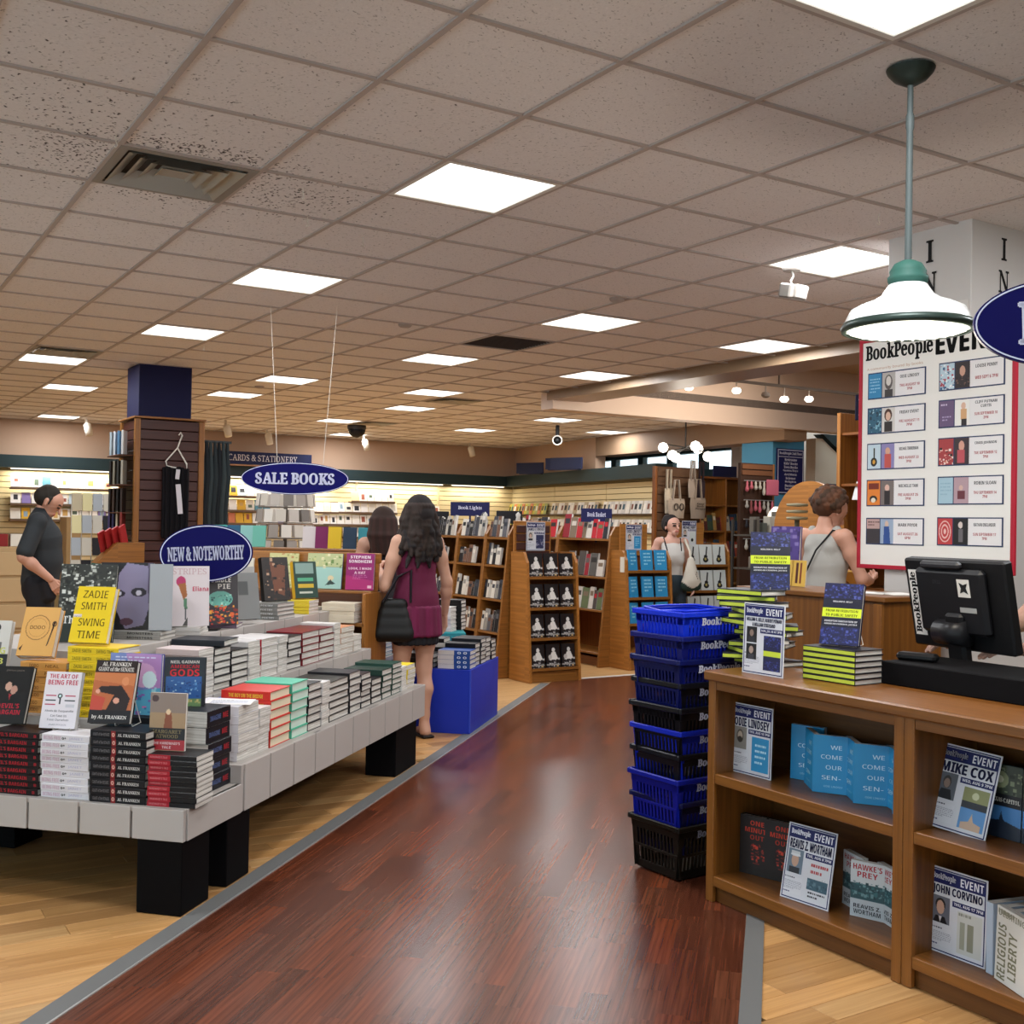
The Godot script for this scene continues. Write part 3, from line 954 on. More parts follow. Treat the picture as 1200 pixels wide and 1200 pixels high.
func build_columns_and_signs():
	# blue-topped slat column
	var o := g(3.03, 0, -11.78)
	var t := thing("slat_column", "dark red slatwall column with oak corner posts and navy blue top", "column", o, GA)
	part(t, "navy_top", box(Vector3(0.53, 0.6, 0.5), 0.004), hx("11143f", 0.6), Vector3(-0.04, 2.76, 0.02))
	part(t, "cap_board", box(Vector3(0.72, 0.02, 0.7), 0.003), oak, Vector3(0, 2.515, 0))
	part(t, "core", box(Vector3(0.6, 2.5, 0.58)), hx("1c0f0e", 0.8), Vector3(0, 1.25, 0))
	var sm := textured("slat_wood", wood_image(51, Color("4a231c"), Color("351813"), 0.8), 0.45, Color.WHITE, Vector3(0.7, 3, 1))
	for k in 24:
		var y := 0.07 + k * 0.102
		part(t, "slat", box(Vector3(0.6, 0.094, 0.018), 0.003), sm, Vector3(0, y + 0.03, 0.305))
		part(t, "slat", box(Vector3(0.018, 0.094, 0.56), 0.003), sm, Vector3(-0.315, y + 0.03, 0))
	for q in [[-1, 1], [1, 1], [-1, -1], [1, -1]]:
		part(t, "corner_post", box(Vector3(0.055, 2.5, 0.055), 0.004), oak, Vector3(q[0] * 0.322, 1.25, q[1] * 0.308))
	# hanger with a dark garment on its front face
	var hg := thing("coat_hanger", "white wire hanger hung on the slat column's front", "hanger", g(3.09, 2.02, -11.43), GA)
	var hm := MB.new()
	hm.tube([Vector3(0.02, 0.33, 0), Vector3(0.04, 0.36, 0), Vector3(0.055, 0.33, 0), Vector3(0.03, 0.26, 0), Vector3(0.01, 0.2, 0), Vector3(-0.11, 0.06, 0.02), Vector3(-0.1, 0.01, 0.03), Vector3(0.1, -0.02, 0.03), Vector3(0.1, 0.04, 0.02), Vector3(0.01, 0.2, 0)], 0.008, 6)
	part(hg, "wire", hm.mesh(), hx("d8d4cc", 0.4))
	var ga := thing("dark_garment", "narrow black garment with white tag hanging on the slat column", "garment", g(3.08, 1.3, -11.42), GA)
	var gm := MB.new()
	for k in 10:
		var x0 := -0.12 + k * 0.026
		var z0 := 0.02 + 0.015 * (k % 2)
		gm.box(Vector3(x0, 0.36, z0), Vector3(0.03, 0.72 + 0.02 * sin(k * 1.3), 0.03), 0.008)
	part(ga, "cloth", gm.mesh(), hx("0e0d12", 0.9))
	part(ga, "tag", box(Vector3(0.05, 0.3, 0.004)), hx("c8c5cc", 0.7), Vector3(0.03, 0.4, 0.055), Vector3(0, 0, 0.1))
	part(ga, "tag", box(Vector3(0.04, 0.1, 0.004)), hx("c8c5cc", 0.7), Vector3(0.01, 0.65, 0.055), Vector3(0, 0, -0.1))
	# white column with letters, and the events board
	var wc := struct_root("column_white", g(5.55, 0, -3.755), GA)
	part(wc, "shaft", box(Vector3(1.4, 3.8, 0.51), 0.004), hx("cfcbc8", 0.7), Vector3(0, 1.9, 0))
	part(wc, "patch", box(Vector3(0.006, 0.33, 0.24)), hx("dcd8d3", 0.7), Vector3(-0.701, 2.5, 0.12))
	var lb := Basis(Vector3(0, 0, 1), Vector3(0, 1, 0), Vector3(-1, 0, 0))
	var ink := hx("1a1a1c", 0.6)
	for e in [["I", 2.948, 0.045], ["N", 2.782, 0.085]]:
		lettering(wc, "wall_letter", e[0], "serif_bold", ink, Transform3D(lb, Vector3(-0.7055, e[1], 0.012)), e[2], 0.115)
		lettering(wc, "wall_letter", e[0], "serif_bold", ink, Transform3D(Basis(), Vector3(-0.44, e[1], 0.2565)), e[2], 0.115)
	build_event_board()
	# signs
	var n := oval_sign("oval_sign", "navy oval sign on the table with white words NEW & NOTEWORTHY", Vector3(-3.0, 1.316, -5.5), 0.28, 0.5, 0.312, "NEW & NOTEWORTHY", 0.41, 0.077)
	n.rotation.z = 0.05
	var ps := MB.new()
	ps.tube([Vector3(0, -0.155, 0), Vector3(0, -0.413, 0)], 0.006, 8)
	part(n, "stem", ps.mesh(), hx("1c1c1e", 0.4))
	part(n, "foot", box(Vector3(0.12, 0.006, 0.1), 0.002), hx("1c1c1e", 0.4), Vector3(0, -0.412, 0))
	var s := oval_sign("hanging_oval_sign", "navy oval sign hung on strings with white words SALE BOOKS", Vector3(-3.36, 1.803, -7.42), 0.22, 0.775, 0.232, "SALE BOOKS", 0.57, 0.082)
	for q in [[-0.13, -0.2], [0.2, 0.28]]:
		var sm2 := MB.new()
		sm2.tube([Vector3(q[0], 0.11, 0), Vector3(q[1], 1.24, 0)], 0.002, 5)
		part(s, "string", sm2.mesh(), hx("cfc8be", 0.6))
	var i := oval_sign("counter_oval_sign", "navy oval sign cut by the picture edge beside the pendant lamp", Vector3(0.78, 2.09, -3.36), 0.08, 0.5, 0.25, "I", 0.045, 0.12)
	(i.get_node("sign_lettering") as Node3D).position.x -= 0.11
	i.rotation.z = 0.03
	part(i, "hanger_rod", box(Vector3(0.006, 0.8, 0.006)), hx("cfc8be", 0.6), Vector3(0.12, 0.53, 0))
	# pendant lamp over the counter
	var pl := thing("pendant_lamp", "pendant lamp with white bell glass shade and verdigris cap over the counter", "lamp", Vector3(0.42, 0, -3.945))
	var cn := MB.new()
	cn.lathe([Vector2(0.0, CE - 0.055), Vector2(0.02, CE - 0.055), Vector2(0.055, CE - 0.035), Vector2(0.075, CE - 0.012), Vector2(0.08, CE)], 28)
	part(pl, "canopy", cn.mesh(), hx("26332e", 0.45, 0.3))
	var rd := MB.new()
	rd.lathe([Vector2(0.012, 2.41), Vector2(0.011, 2.85), Vector2(0.014, 2.86), Vector2(0.014, 2.9), Vector2(0.01, 2.91), Vector2(0.01, CE - 0.05)], 12)
	part(pl, "rod", rd.mesh(), textured("verdigris_rod", art("rod", 16, 64, [["bg", "7d8a88"], ["blots", 60, 0, 0, 1, 1, 0.3, ["93a5a3", "4b5452", "64726f"]]]), 0.6, Color(0.6, 0.6, 0.6), Vector3(8, 4, 1)))
	var cap := MB.new()
	cap.lathe([Vector2(0.052, 2.315), Vector2(0.06, 2.33), Vector2(0.066, 2.345), Vector2(0.066, 2.355), Vector2(0.058, 2.362), Vector2(0.06, 2.375), Vector2(0.045, 2.4), Vector2(0.02, 2.412), Vector2(0.0, 2.414)], 28)
	part(pl, "cap", cap.mesh(), hx("31594f", 0.6))
	var shade := MB.new()
	shade.lathe([Vector2(0.205, 2.195), Vector2(0.2, 2.215), Vector2(0.185, 2.245), Vector2(0.15, 2.262), Vector2(0.115, 2.275), Vector2(0.085, 2.295), Vector2(0.062, 2.33)], 40)
	var glass := StandardMaterial3D.new()
	glass.resource_name = "lit_opal_glass"
	glass.albedo_color = Color(0.84, 0.84, 0.83)
	glass.roughness = 0.2
	glass.emission_enabled = true
	glass.emission = Color(1.0, 0.98, 0.94)
	glass.emission_energy_multiplier = 0.12
	part(pl, "shade", shade.mesh(), glass)
	var rim := MB.new()
	rim.lathe([Vector2(0.2, 2.172), Vector2(0.212, 2.172), Vector2(0.217, 2.186), Vector2(0.21, 2.2), Vector2(0.2, 2.2)], 40)
	part(pl, "rim", rim.mesh(), hx("2a3a33", 0.4, 0.3))
	var lens := MB.new()
	lens.lathe([Vector2(0.0, 2.158), Vector2(0.1, 2.163), Vector2(0.17, 2.172), Vector2(0.2, 2.182)], 40)
	var lensm: StandardMaterial3D = glass.duplicate()
	lensm.resource_name = "lit_ribbed_glass"
	lensm.albedo_color = Color(0.8, 0.82, 0.8)
	lensm.emission_energy_multiplier = 0.2
	part(pl, "lens", lens.mesh(), lensm)
	for k in 28:
		var rb := MB.new()
		var a := TAU * k / 28
		rb.tube([Vector3(cos(a) * 0.05, 2.158, sin(a) * 0.05), Vector3(cos(a) * 0.17, 2.17, sin(a) * 0.17), Vector3(cos(a) * 0.198, 2.18, sin(a) * 0.198)], 0.0035, 5)
		part(pl, "rib", rb.mesh(), lensm)
	var om := OmniLight3D.new()
	om.name = "bulb_light"
	om.light_energy = 0.6
	om.light_color = Color(1.0, 0.95, 0.88)
	om.omni_range = 12
	om.shadow_enabled = true
	om.light_size = 0.12
	om.position = Vector3(0, 2.0, 0)
	pl.add_child(om)

func build_event_board():
	# on the column's face xg = 4.85, from z -4.15 to -3.24 and y 1.31 to 2.53
	var t := thing("event_board", "white events poster board in a red frame on the white column", "poster", g(4.825, 1.92, -3.695), GA - PI / 2)
	# local x runs to the board's right-hand (towards +zg), local z faces the aisle
	var W := 0.92
	var H := 1.22
	part(t, "board", box(Vector3(W, H, 0.012)), hx("f0ece6", 0.35))
	for s in [-1.0, 1.0]:
		part(t, "frame_rail", box(Vector3(0.022, H + 0.022, 0.022), 0.003), hx("b3283a", 0.45), Vector3(s * W / 2, 0, 0.002))
		part(t, "frame_rail", box(Vector3(W - 0.022, 0.022, 0.022), 0.003), hx("b3283a", 0.45), Vector3(0, s * H / 2, 0.002))
	part(t, "clip", box(Vector3(0.03, 0.05, 0.03), 0.003), hx("1b1b1b", 0.4), Vector3(-0.36, H / 2 + 0.02, 0.005))
	var ink := hx("161616", 0.6)
	lettering(t, "title_lettering", "BookPeople", "serif_heavy", ink, Transform3D(Basis(), Vector3(-0.215, 0.53, 0.0068)), 0.43, 0.11)
	lettering(t, "title_lettering", "EVENTS", "sans_heavy", ink, Transform3D(Basis(), Vector3(0.225, 0.535, 0.0068)), 0.42, 0.105)
	lettering(t, "title_lettering", "A community bound by books", "sans", hx("c59a7e"), Transform3D(Basis(), Vector3(-0.24, 0.452, 0.0068)), 0.36, 0.018)
	var arts := [
		[["bg", "2f86b8"], ["lines", 0.12, 0.2, 0.7, 5, 0.13, "9fd0e8"]], [["bg", "b9b3ae"], ["ell", 0.5, 0.4, 0.3, 0.3, "5a524e"], ["ell", 0.5, 0.35, 0.2, 0.2, "d9d2cc"], ["rect", 0.2, 0.7, 0.6, 0.3, "3b3635"]],
		[["bg", "2d5f78"], ["blots", 40, 0, 0, 1, 1, 0.15, ["7fb2c5", "183a4c", "a8ccd8"]]], [["bg", "d8d2cc"], ["ell", 0.5, 0.3, 0.3, 0.25, "4a2a1e"], ["ell", 0.5, 0.35, 0.2, 0.18, "e0b8a0"], ["rect", 0.2, 0.58, 0.6, 0.42, "2b2422"]],
		[["bg", "c6d8e2"], ["ell", 0.5, 0.72, 0.25, 0.18, "1d1a14"], ["rect", 0.45, 0.15, 0.1, 0.5, "1d1a14"], ["ell", 0.5, 0.72, 0.12, 0.1, "d9a13c"]], [["bg", "8f86b8"], ["ell", 0.5, 0.3, 0.2, 0.15, "d9a58a"], ["rect", 0.25, 0.42, 0.5, 0.58, "c4524a"]],
		[["bg", "e8842c"], ["rect", 0.1, 0.1, 0.8, 0.25, "7a2812"], ["ell", 0.5, 0.75, 0.3, 0.14, "1c1a16"], ["ell", 0.5, 0.8, 0.2, 0.1, "f0e4d0"]], [["bg", "7a6e6a"], ["ell", 0.5, 0.3, 0.18, 0.14, "e2b8a8"], ["rect", 0.28, 0.42, 0.44, 0.58, "2a2426"]],
		[["bg", "3a3438"], ["rect", 0, 0, 1, 0.4, "c2a09a"], ["lines", 0.1, 0.1, 0.8, 2, 0.12, "5a3c3c"]], [["bg", "9fb0c8"], ["ell", 0.5, 0.2, 0.15, 0.13, "d8b8a4"], ["poly", [Vector2(0.3, 0.3), Vector2(0.7, 0.3), Vector2(0.8, 1), Vector2(0.25, 1)], "2d4f92"]],
		[["bg", "bcd2de"], ["blots", 60, 0, 0, 1, 1, 0.14, ["3a5f86", "a83a48", "e8eef2"]]], [["bg", "2c2022"], ["ell", 0.5, 0.35, 0.2, 0.2, "c89a84"], ["blots", 30, 0, 0.5, 1, 1, 0.12, ["6a4a40", "1a1214"]]],
		[["bg", "6a5478"], ["lines", 0.1, 0.12, 0.8, 1, 0.16, "d8c8e0"], ["lines", 0.2, 0.6, 0.6, 2, 0.12, "b8a4c8"]], [["bg", "f2eee8"], ["ell", 0.6, 0.25, 0.16, 0.14, "e0b8a0"], ["rect", 0.42, 0.38, 0.4, 0.4, "d8a878"], ["rect", 0.45, 0.75, 0.35, 0.25, "20181a"]],
		[["bg", "a83a3c"], ["blots", 30, 0, 0.3, 1, 1, 0.16, ["2c1416", "e8b0a0", "f0e0d8"]]], [["bg", "3a2c30"], ["ell", 0.5, 0.3, 0.2, 0.2, "d8a08c"], ["rect", 0.2, 0.45, 0.5, 0.5, "c05058"]],
		[["bg", "a8c6d4"], ["lines", 0.15, 0.2, 0.7, 4, 0.14, "8fb0c2"]], [["bg", "b89aa2"], ["ell", 0.5, 0.4, 0.14, 0.1, "d8b4a8"], ["rect", 0.25, 0.52, 0.5, 0.32, "6a3038"]],
		[["bg", "c23a3c"], ["ell", 0.5, 0.5, 0.42, 0.42, "e8c0b8"], ["ell", 0.5, 0.5, 0.36, 0.37, "c23a3c"], ["ell", 0.5, 0.5, 0.27, 0.28, "e8c0b8"], ["ell", 0.5, 0.5, 0.2, 0.21, "c23a3c"], ["ell", 0.5, 0.5, 0.1, 0.11, "e8c0b8"]], [["bg", "1a1618"], ["ell", 0.5, 0.25, 0.16, 0.13, "d8c8c0"], ["rect", 0.35, 0.4, 0.3, 0.5, "6a6468"]]]
	var who := ["ODIE LINDSEY", "BEN FOUNTAIN", "MICHAEL TIMMERMAN", "MICHELLE TAM", "MARK PRYOR", "LOUISE PENNY", "CRAIG JOHNSON", "CRAIG JOHNSON", "ROBIN SLOAN", "NATHAN ENGLANDER"]
	who[1] = "FRIDAY EVENT"
	who[6] = "CLIFF PUTNAM\nCURTIS"
	var when := ["THU AUGUST 10\n7PM", "FRI AUGUST 11\n7PM", "WED AUGUST 23\n7PM", "FRI AUGUST 25\n7PM", "SAT AUGUST 26\n6PM", "WED SEPT 6 7PM", "SUN SEPTEMBER 10\n2PM", "TUE SEPTEMBER 12\n7PM", "THU SEPTEMBER 14\n7PM", "SUN SEPTEMBER 17\n7PM"]
	for i in 10:
		var cx := -0.225 if i < 5 else 0.225
		var cy: float = [0.36, 0.172, -0.02, -0.215, -0.42][i % 5] + (0.0 if i < 5 else 0.005)
		var c := part(t, "event_card", box(Vector3(0.37, 0.142, 0.003)), hx("2f3d60", 0.5), Vector3(cx, cy, 0.0078))
		part(c, "card_face", sheet(0.185, 0.13), hx("ece8e8", 0.5), Vector3(0.086, 0, 0.0019))
		for k in 2:
			part(c, "picture", sheet(0.085, 0.13), textured("event_%d_%d" % [i, k], art("ev%d%d" % [i, k], 40, 60, arts[i * 2 + k]), 0.5), Vector3(-0.137 + k * 0.09, 0, 0.0019))
		lettering(c, "name_lettering", who[i], "sans_bold", hx("2a2a30"), Transform3D(Basis(), Vector3(0.086, 0.035, 0.0024)), 0.12, 0.016 if i != 6 else 0.034)
		lettering(c, "date_lettering", when[i], "sans_bold", hx("a8303a"), Transform3D(Basis(), Vector3(0.086, -0.022, 0.0024)), 0.125, 0.034 if i != 5 else 0.016)

# ---------------------------------------------------------------- books
# A book lies on its back cover: spine on +z, its head towards -x, front cover up.
func book_mesh(kind: String, w: float, h: float, t: float, hard: bool) -> ArrayMesh:
	var key := "book%s%.3f,%.3f,%.3f%s" % [kind, w, h, t, hard]
	if meshes.has(key): return meshes[key]
	var b := 0.003 if hard else 0.0009
	var o := 0.004 if hard else 0.0003
	var m := MB.new()
	if kind == "cover":
		m.xf = Transform3D(Basis(Vector3(0, 0, 1), Vector3(0, 1, 0), Vector3(-1, 0, 0)), Vector3.ZERO)
		var z := w / 2
		m.prism(PackedVector2Array([Vector2(-z, 0), Vector2(z - 0.002, 0), Vector2(z, 0.002), Vector2(z, t - 0.002), Vector2(z - 0.002, t), Vector2(-z, t), Vector2(-z, t - b), Vector2(z - b, t - b), Vector2(z - b, b), Vector2(-z, b)]), -h / 2, h / 2)
	else:
		m.box(Vector3(0, t / 2, (o - b) / 2), Vector3(h - 2 * o, t - 2 * b, w - o - b))
	meshes[key] = m.mesh()
	return meshes[key]

func book(called: String, label: String, group: String, xf: Transform3D, w: float, h: float, t: float, cover: Material, pg: Material = null, hard := true) -> MeshInstance3D:
	var o := part(self, called, book_mesh("cover", w, h, t, hard), cover)
	o.transform = xf
	tag(o, label, "book", group)
	part(o, "page_block", book_mesh("pages", w, h, t, hard), pages if pg == null else pg)
	return o

func spine_print(b: MeshInstance3D, w: float, h: float, t: float, bands: Array, words: Array):
	for e in bands:
		part(b, "spine_band", sheet((e[1] - e[0]) * h, t * 0.96), hx(e[2]), Vector3(((e[0] + e[1]) / 2 - 0.5) * h, t / 2, w / 2 + 0.0004))
	for e in words:
		# text, font, colour, centre along the spine 0..1, width share, height share
		lettering(b, "spine_lettering", e[0], e[1], hx(e[2], 0.5), Transform3D(Basis(), Vector3((e[3] - 0.5) * h, t / 2, w / 2 + 0.0008)), e[4] * h, e[5] * t)

func stack(d: Dictionary):
	var n: int = d.n
	var w: float = d.w
	var h: float = d.get("h", 0.235)
	var t: float = d.t
	var turn: float = d.get("turn", 0.0)
	var hard: bool = d.get("hard", true)
	var r := RandomNumberGenerator.new()
	r.seed = hash(str(d.x) + str(d.z))
	var y: float = d.y
	var cov: Array = d.cover if d.cover is Array else [d.cover]
	for i in n:
		var jx: float = r.randf_range(-0.004, 0.004) * d.get("loose", 1.0)
		var jz: float = r.randf_range(-0.004, 0.004) * d.get("loose", 1.0)
		var c := Vector3(d.x - h / 2 + jx, y, d.z - w / 2 + jz)
		if d.get("spine_right", false):
			c = Vector3(d.x - w / 2 + jx, y, d.z - h / 2 + jz)
		var ang: float = turn + r.randf_range(-0.02, 0.02) * d.get("loose", 1.0) + (PI / 2 if d.get("spine_right", false) else 0.0)
		var mat := hx(cov[i % cov.size()], d.get("rough", 0.4))
		var b := book("hardcover_book" if hard else "paperback_book", "%s %s" % [ordinal(i, n), d.what], d.group, Transform3D(Basis(Vector3.UP, ang), c), w, h, t, mat, d.get("pages", null), hard)
		if d.has("bands") or d.has("words"):
			spine_print(b, w, h, t, d.get("bands", []), d.get("words", []))
		y += t

func standing(called: String, label: String, group: String, p: Vector3, phi: float, lean: float, w: float, h: float, t: float, cover: String, pic: Texture2D, titles := [], hard := true, roll := 0.0) -> MeshInstance3D:
	var N := Vector3(sin(phi) * cos(lean), sin(lean), cos(phi) * cos(lean))
	var R := Vector3(cos(phi), 0, -sin(phi))
	var U := N.cross(R)
	if roll != 0.0:
		R = R.rotated(N, roll); U = U.rotated(N, roll)
	var b := book(called, label, group, Transform3D(Basis(-U, N, -R), p + U * (h / 2)), w, h, t, hx(cover, 0.4), null, hard)
	var fr := Transform3D(Basis(Vector3(0, 0, -1), Vector3(-1, 0, 0), Vector3(0, 1, 0)), Vector3(0, t + 0.0004, 0))
	var f: Node3D = b
	if pic:
		var key := "front_%d" % pic.get_instance_id()
		f = part(b, "cover_picture", sheet(w, h), textured(key, pic, 0.35))
		f.transform = fr
		fr = Transform3D()
	for e in titles:
		# words, font, colour, x, y (shares from the centre), width share, height share
		var q := fr * Transform3D(Basis(), Vector3(e[3] * w, e[4] * h, 0.0006))
		lettering(f, "title_lettering", e[0], e[1], hx(e[2], 0.45), q, e[5] * w, e[6] * h)
	return b

func easel(label: String, p: Vector3, phi: float, s := 1.0):
	var m := MB.new()
	m.tube([Vector3(-0.035, 0.012, 0.03), Vector3(-0.035, 0.002, 0.03), Vector3(-0.03, 0.003, -0.06), Vector3(-0.02, 0.1, -0.02), Vector3(0.02, 0.1, -0.02), Vector3(0.03, 0.003, -0.06), Vector3(0.035, 0.002, 0.03), Vector3(0.035, 0.012, 0.03)], 0.0018, 6)
	var o := part(self, "wire_easel", m.mesh(), hx("c8c4bc", 0.35, 0.3), p, Vector3(0, phi, 0))
	o.scale = Vector3.ONE * s
	tag(o, label, "easel", "wire book easels")

func event_sign(label: String, p: Vector3, phi: float, lean: float, name_words: String, date_words: String, face: Array, cover_ops: Array, two := [], roll := 0.0):
	var w := 0.216
	var h := 0.28
	var N := Vector3(sin(phi) * cos(lean), sin(lean), cos(phi) * cos(lean))
	var R := Vector3(cos(phi), 0, -sin(phi))
	var U := N.cross(R)
	if roll != 0.0:
		R = R.rotated(N, roll); U = U.rotated(N, roll)
	var t := part(self, "event_sign", box(Vector3(w, h, 0.003)), hx("d5d6dd", 0.25))
	t.transform = Transform3D(Basis(R, U, N), p + U * (h / 2) + N * 0.0015)
	tag(t, label, "sign", "event signs")
	var navy := hx("23285c", 0.4)
	for s in [-1.0, 1.0]:
		part(t, "border", sheet(0.004, h - 0.012), navy, Vector3(s * (w / 2 - 0.007), 0, 0.0018))
		part(t, "border", sheet(w - 0.012, 0.004), navy, Vector3(0, s * (h / 2 - 0.007), 0.0018))
	part(t, "header_band", sheet(w - 0.018, 0.042), navy, Vector3(0, 0.108, 0.0019))
	lettering(t, "header_lettering", "BookPeople", "serif_heavy", hx("e6e6ee"), Transform3D(Basis(), Vector3(-0.05, 0.108, 0.0024)), 0.086, 0.026)
	lettering(t, "header_lettering", "EVENT", "sans_bold", hx("e6e6ee"), Transform3D(Basis(), Vector3(0.053, 0.108, 0.0024)), 0.084, 0.026)
	lettering(t, "name_lettering", name_words, "sans_heavy", hx("1d2148"), Transform3D(Basis(), Vector3(0, 0.066, 0.0024)), 0.185, 0.034)
	part(t, "date_band", sheet(0.118, 0.019), navy, Vector3(0.042, 0.033, 0.0019))
	lettering(t, "date_lettering", date_words, "sans_bold", hx("e6e6ee"), Transform3D(Basis(), Vector3(0.042, 0.033, 0.0024)), 0.106, 0.011)
	if two.is_empty():
		part(t, "portrait", sheet(0.068, 0.088), textured("portrait_" + label.substr(0, 30), art("p" + label, 48, 64, face), 0.4), Vector3(-0.06, 0.002, 0.0019))
	else:
		part(t, "portrait", sheet(0.055, 0.062), textured("portrait_a" + label.substr(0, 30), art("p" + label, 48, 64, face), 0.4), Vector3(-0.062, 0.015, 0.0019))
		part(t, "portrait", sheet(0.055, 0.062), textured("portrait_b" + label.substr(0, 30), art("q" + label, 48, 64, two), 0.4), Vector3(-0.062, -0.052, 0.0019))
	part(t, "book_picture", sheet(0.09, 0.135), textured("pictured_" + label.substr(0, 30), art("c" + label, 60, 90, cover_ops), 0.4), Vector3(0.048, -0.052, 0.0019))
	var small := textured("small_type", art("small_type", 64, 64, [["bg", "d5d6dd"], ["lines", 0.02, 0.02, 0.95, 1, 0.14, "2a2c40"], ["lines", 0.02, 0.25, 0.95, 6, 0.09, "8a8c9a"], ["lines", 0.02, 0.88, 0.5, 1, 0.14, "23285c"]]), 0.4)
	part(t, "small_print", sheet(0.08, 0.062), small, Vector3(-0.058, -0.087, 0.0018))
	return t

const PAL := ["2b2a2d", "5a2f2a", "8d8578", "3a4a5c", "c9c2b4", "6f2d35", "41513f", "b08d54", "1d1c20", "7a7a80", "d8d2c6", "29405c", "a34b3a", "4f4238"]

# a row of small standing books in the turned (grid) frame: from a to b (x, z), spines or covers facing 'face'
func book_row(label: String, group: String, a: Vector2, b: Vector2, y: float, face: float, hmin: float, hmax: float, tmin: float, tmax: float, seedv: int, fill := 1.0, pal := PAL, face_out := false, depth := 0.15):
	var r := RandomNumberGenerator.new()
	r.seed = seedv
	var L := a.distance_to(b)
	var dir := (b - a) / L
	var s := 0.0
	var i := 0
	while s < L * fill:
		var t := r.randf_range(tmin, tmax)
		if s + t > L: break
		var h := r.randf_range(hmin, hmax)
		var p := a + dir * (s + t / 2)
		var mat := hx(pal[r.randi() % pal.size()], 0.5)
		var w := minf(depth, h * 0.7)
		var N := Vector3(sin(GA + face), 0, cos(GA + face))
		var R := Vector3(cos(GA + face), 0, -sin(GA + face))
		var xf: Transform3D
		if face_out:
			var lean := 0.15
			N = Vector3(N.x * cos(lean), sin(lean), N.z * cos(lean))
			var U := N.cross(R)
			xf = Transform3D(Basis(-U, N, -R), g(p.x, y, p.y) + U * (h / 2))
			w = t * 0.94
			var bk := book("face_out_book", label + ", " + nth(i), group, xf, w, h, 0.025, mat, null, false)
			part(bk, "cover_label", sheet(w * 0.7, h * 0.22), hx(pal[r.randi() % pal.size()], 0.5)).transform = Transform3D(Basis(Vector3(0, 0, -1), Vector3(-1, 0, 0), Vector3(0, 1, 0)), Vector3(-h * 0.2, 0.0256, 0))
			i += 1
			s += t
			continue
		var lean2 := r.randf_range(-0.05, 0.05)
		var U2 := Vector3.UP.rotated(N, lean2)
		var R2 := R.rotated(N, lean2)
		# spine faces N: book z = N, head up: book x = -U, cover normal y = z cross x
		xf = Transform3D(Basis(-U2, N.cross(-U2), N), g(p.x, y, p.y) + U2 * (h / 2) - N.cross(-U2) * (t / 2))
		book("shelved_book", label + ", " + nth(i), group, xf, w, h, t * 0.96, mat, null, false)
		i += 1
		s += t

# ---------------------------------------------------------------- oak cases in the middle distance
func side_profile(d: float, h: float, foot: float) -> ArrayMesh:
	# side panel, x thickness 0.03, back at z = -d, front leaning out by foot at the floor
	var m := MB.new()
	m.xf = Transform3D(Basis(Vector3(0, 0, 1), Vector3(0, 1, 0), Vector3(-1, 0, 0)), Vector3.ZERO)
	m.prism(PackedVector2Array([Vector2(-d, 0), Vector2(foot, 0), Vector2(0.0, h - 0.1), Vector2(-0.06, h), Vector2(-d, h)]), -0.015, 0.015)
	return m.mesh()

func endcap(label: String, at: Vector3, w: float, ys: Array, top: float, panel_x0: float, panel_x1: float, ptop: float, slatted: bool) -> Node3D:
	var t := thing("endcap_bookcase", label, "bookcase", at, GA)
	for s in [-1.0, 1.0]:
		part(t, "side_panel", side_profile(0.28, top, 0.09), oak_pale, Vector3(s * (w / 2 - 0.015), 0, 0))
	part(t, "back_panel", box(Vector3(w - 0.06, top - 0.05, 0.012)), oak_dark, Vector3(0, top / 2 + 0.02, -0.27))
	for y in ys:
		var f: float = 0.09 * (1.0 - y / top)
		part(t, "shelf", box(Vector3(w - 0.06, 0.02, 0.27 + f), 0.002), oak_pale, Vector3(0, y - 0.01, -0.135 + f / 2))
		part(t, "price_strip", box(Vector3(w - 0.062, 0.028, 0.006)), oak, Vector3(0, y - 0.008, f + 0.002))
	part(t, "plinth", box(Vector3(w - 0.06, 0.1, 0.33)), oak, Vector3(0, 0.05, -0.1))
	var px := (panel_x0 + panel_x1) / 2
	part(t, "header_back", box(Vector3(panel_x1 - panel_x0, ptop - top + 0.06, 0.02), 0.003), oak_pale, Vector3(px, (ptop + top - 0.06) / 2, -0.24))
	if slatted:
		for k in 4:
			part(t, "slat", box(Vector3(panel_x1 - panel_x0 - 0.05, 0.07, 0.015), 0.002), textured("slat_wood", null), Vector3(px, top - 0.03 + k * 0.083, -0.222))
	return t

func wall_case(label: String, at: Vector3, turn: float, w: float, ys: Array, top: float, foot := 0.14, d := 0.28) -> Node3D:
	var t := thing("tall_bookcase", label, "bookcase", at, turn, "oak bookcases along the gondolas")
	for s in [-1.0, 1.0]:
		part(t, "side_panel", side_profile(d, top, foot), oak, Vector3(s * (w / 2 - 0.012), 0, 0))
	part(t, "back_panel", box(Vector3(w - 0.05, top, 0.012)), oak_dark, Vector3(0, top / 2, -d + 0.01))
	for y in ys:
		var f: float = foot * (1.0 - y / top)
		part(t, "shelf", box(Vector3(w - 0.05, 0.022, d + f - 0.02), 0.002), oak, Vector3(0, y - 0.011, -d / 2 + f / 2))
	part(t, "plinth", box(Vector3(w - 0.05, 0.09, d + 0.05)), oak_dark, Vector3(0, 0.045, -d / 2 + 0.03))
	return t

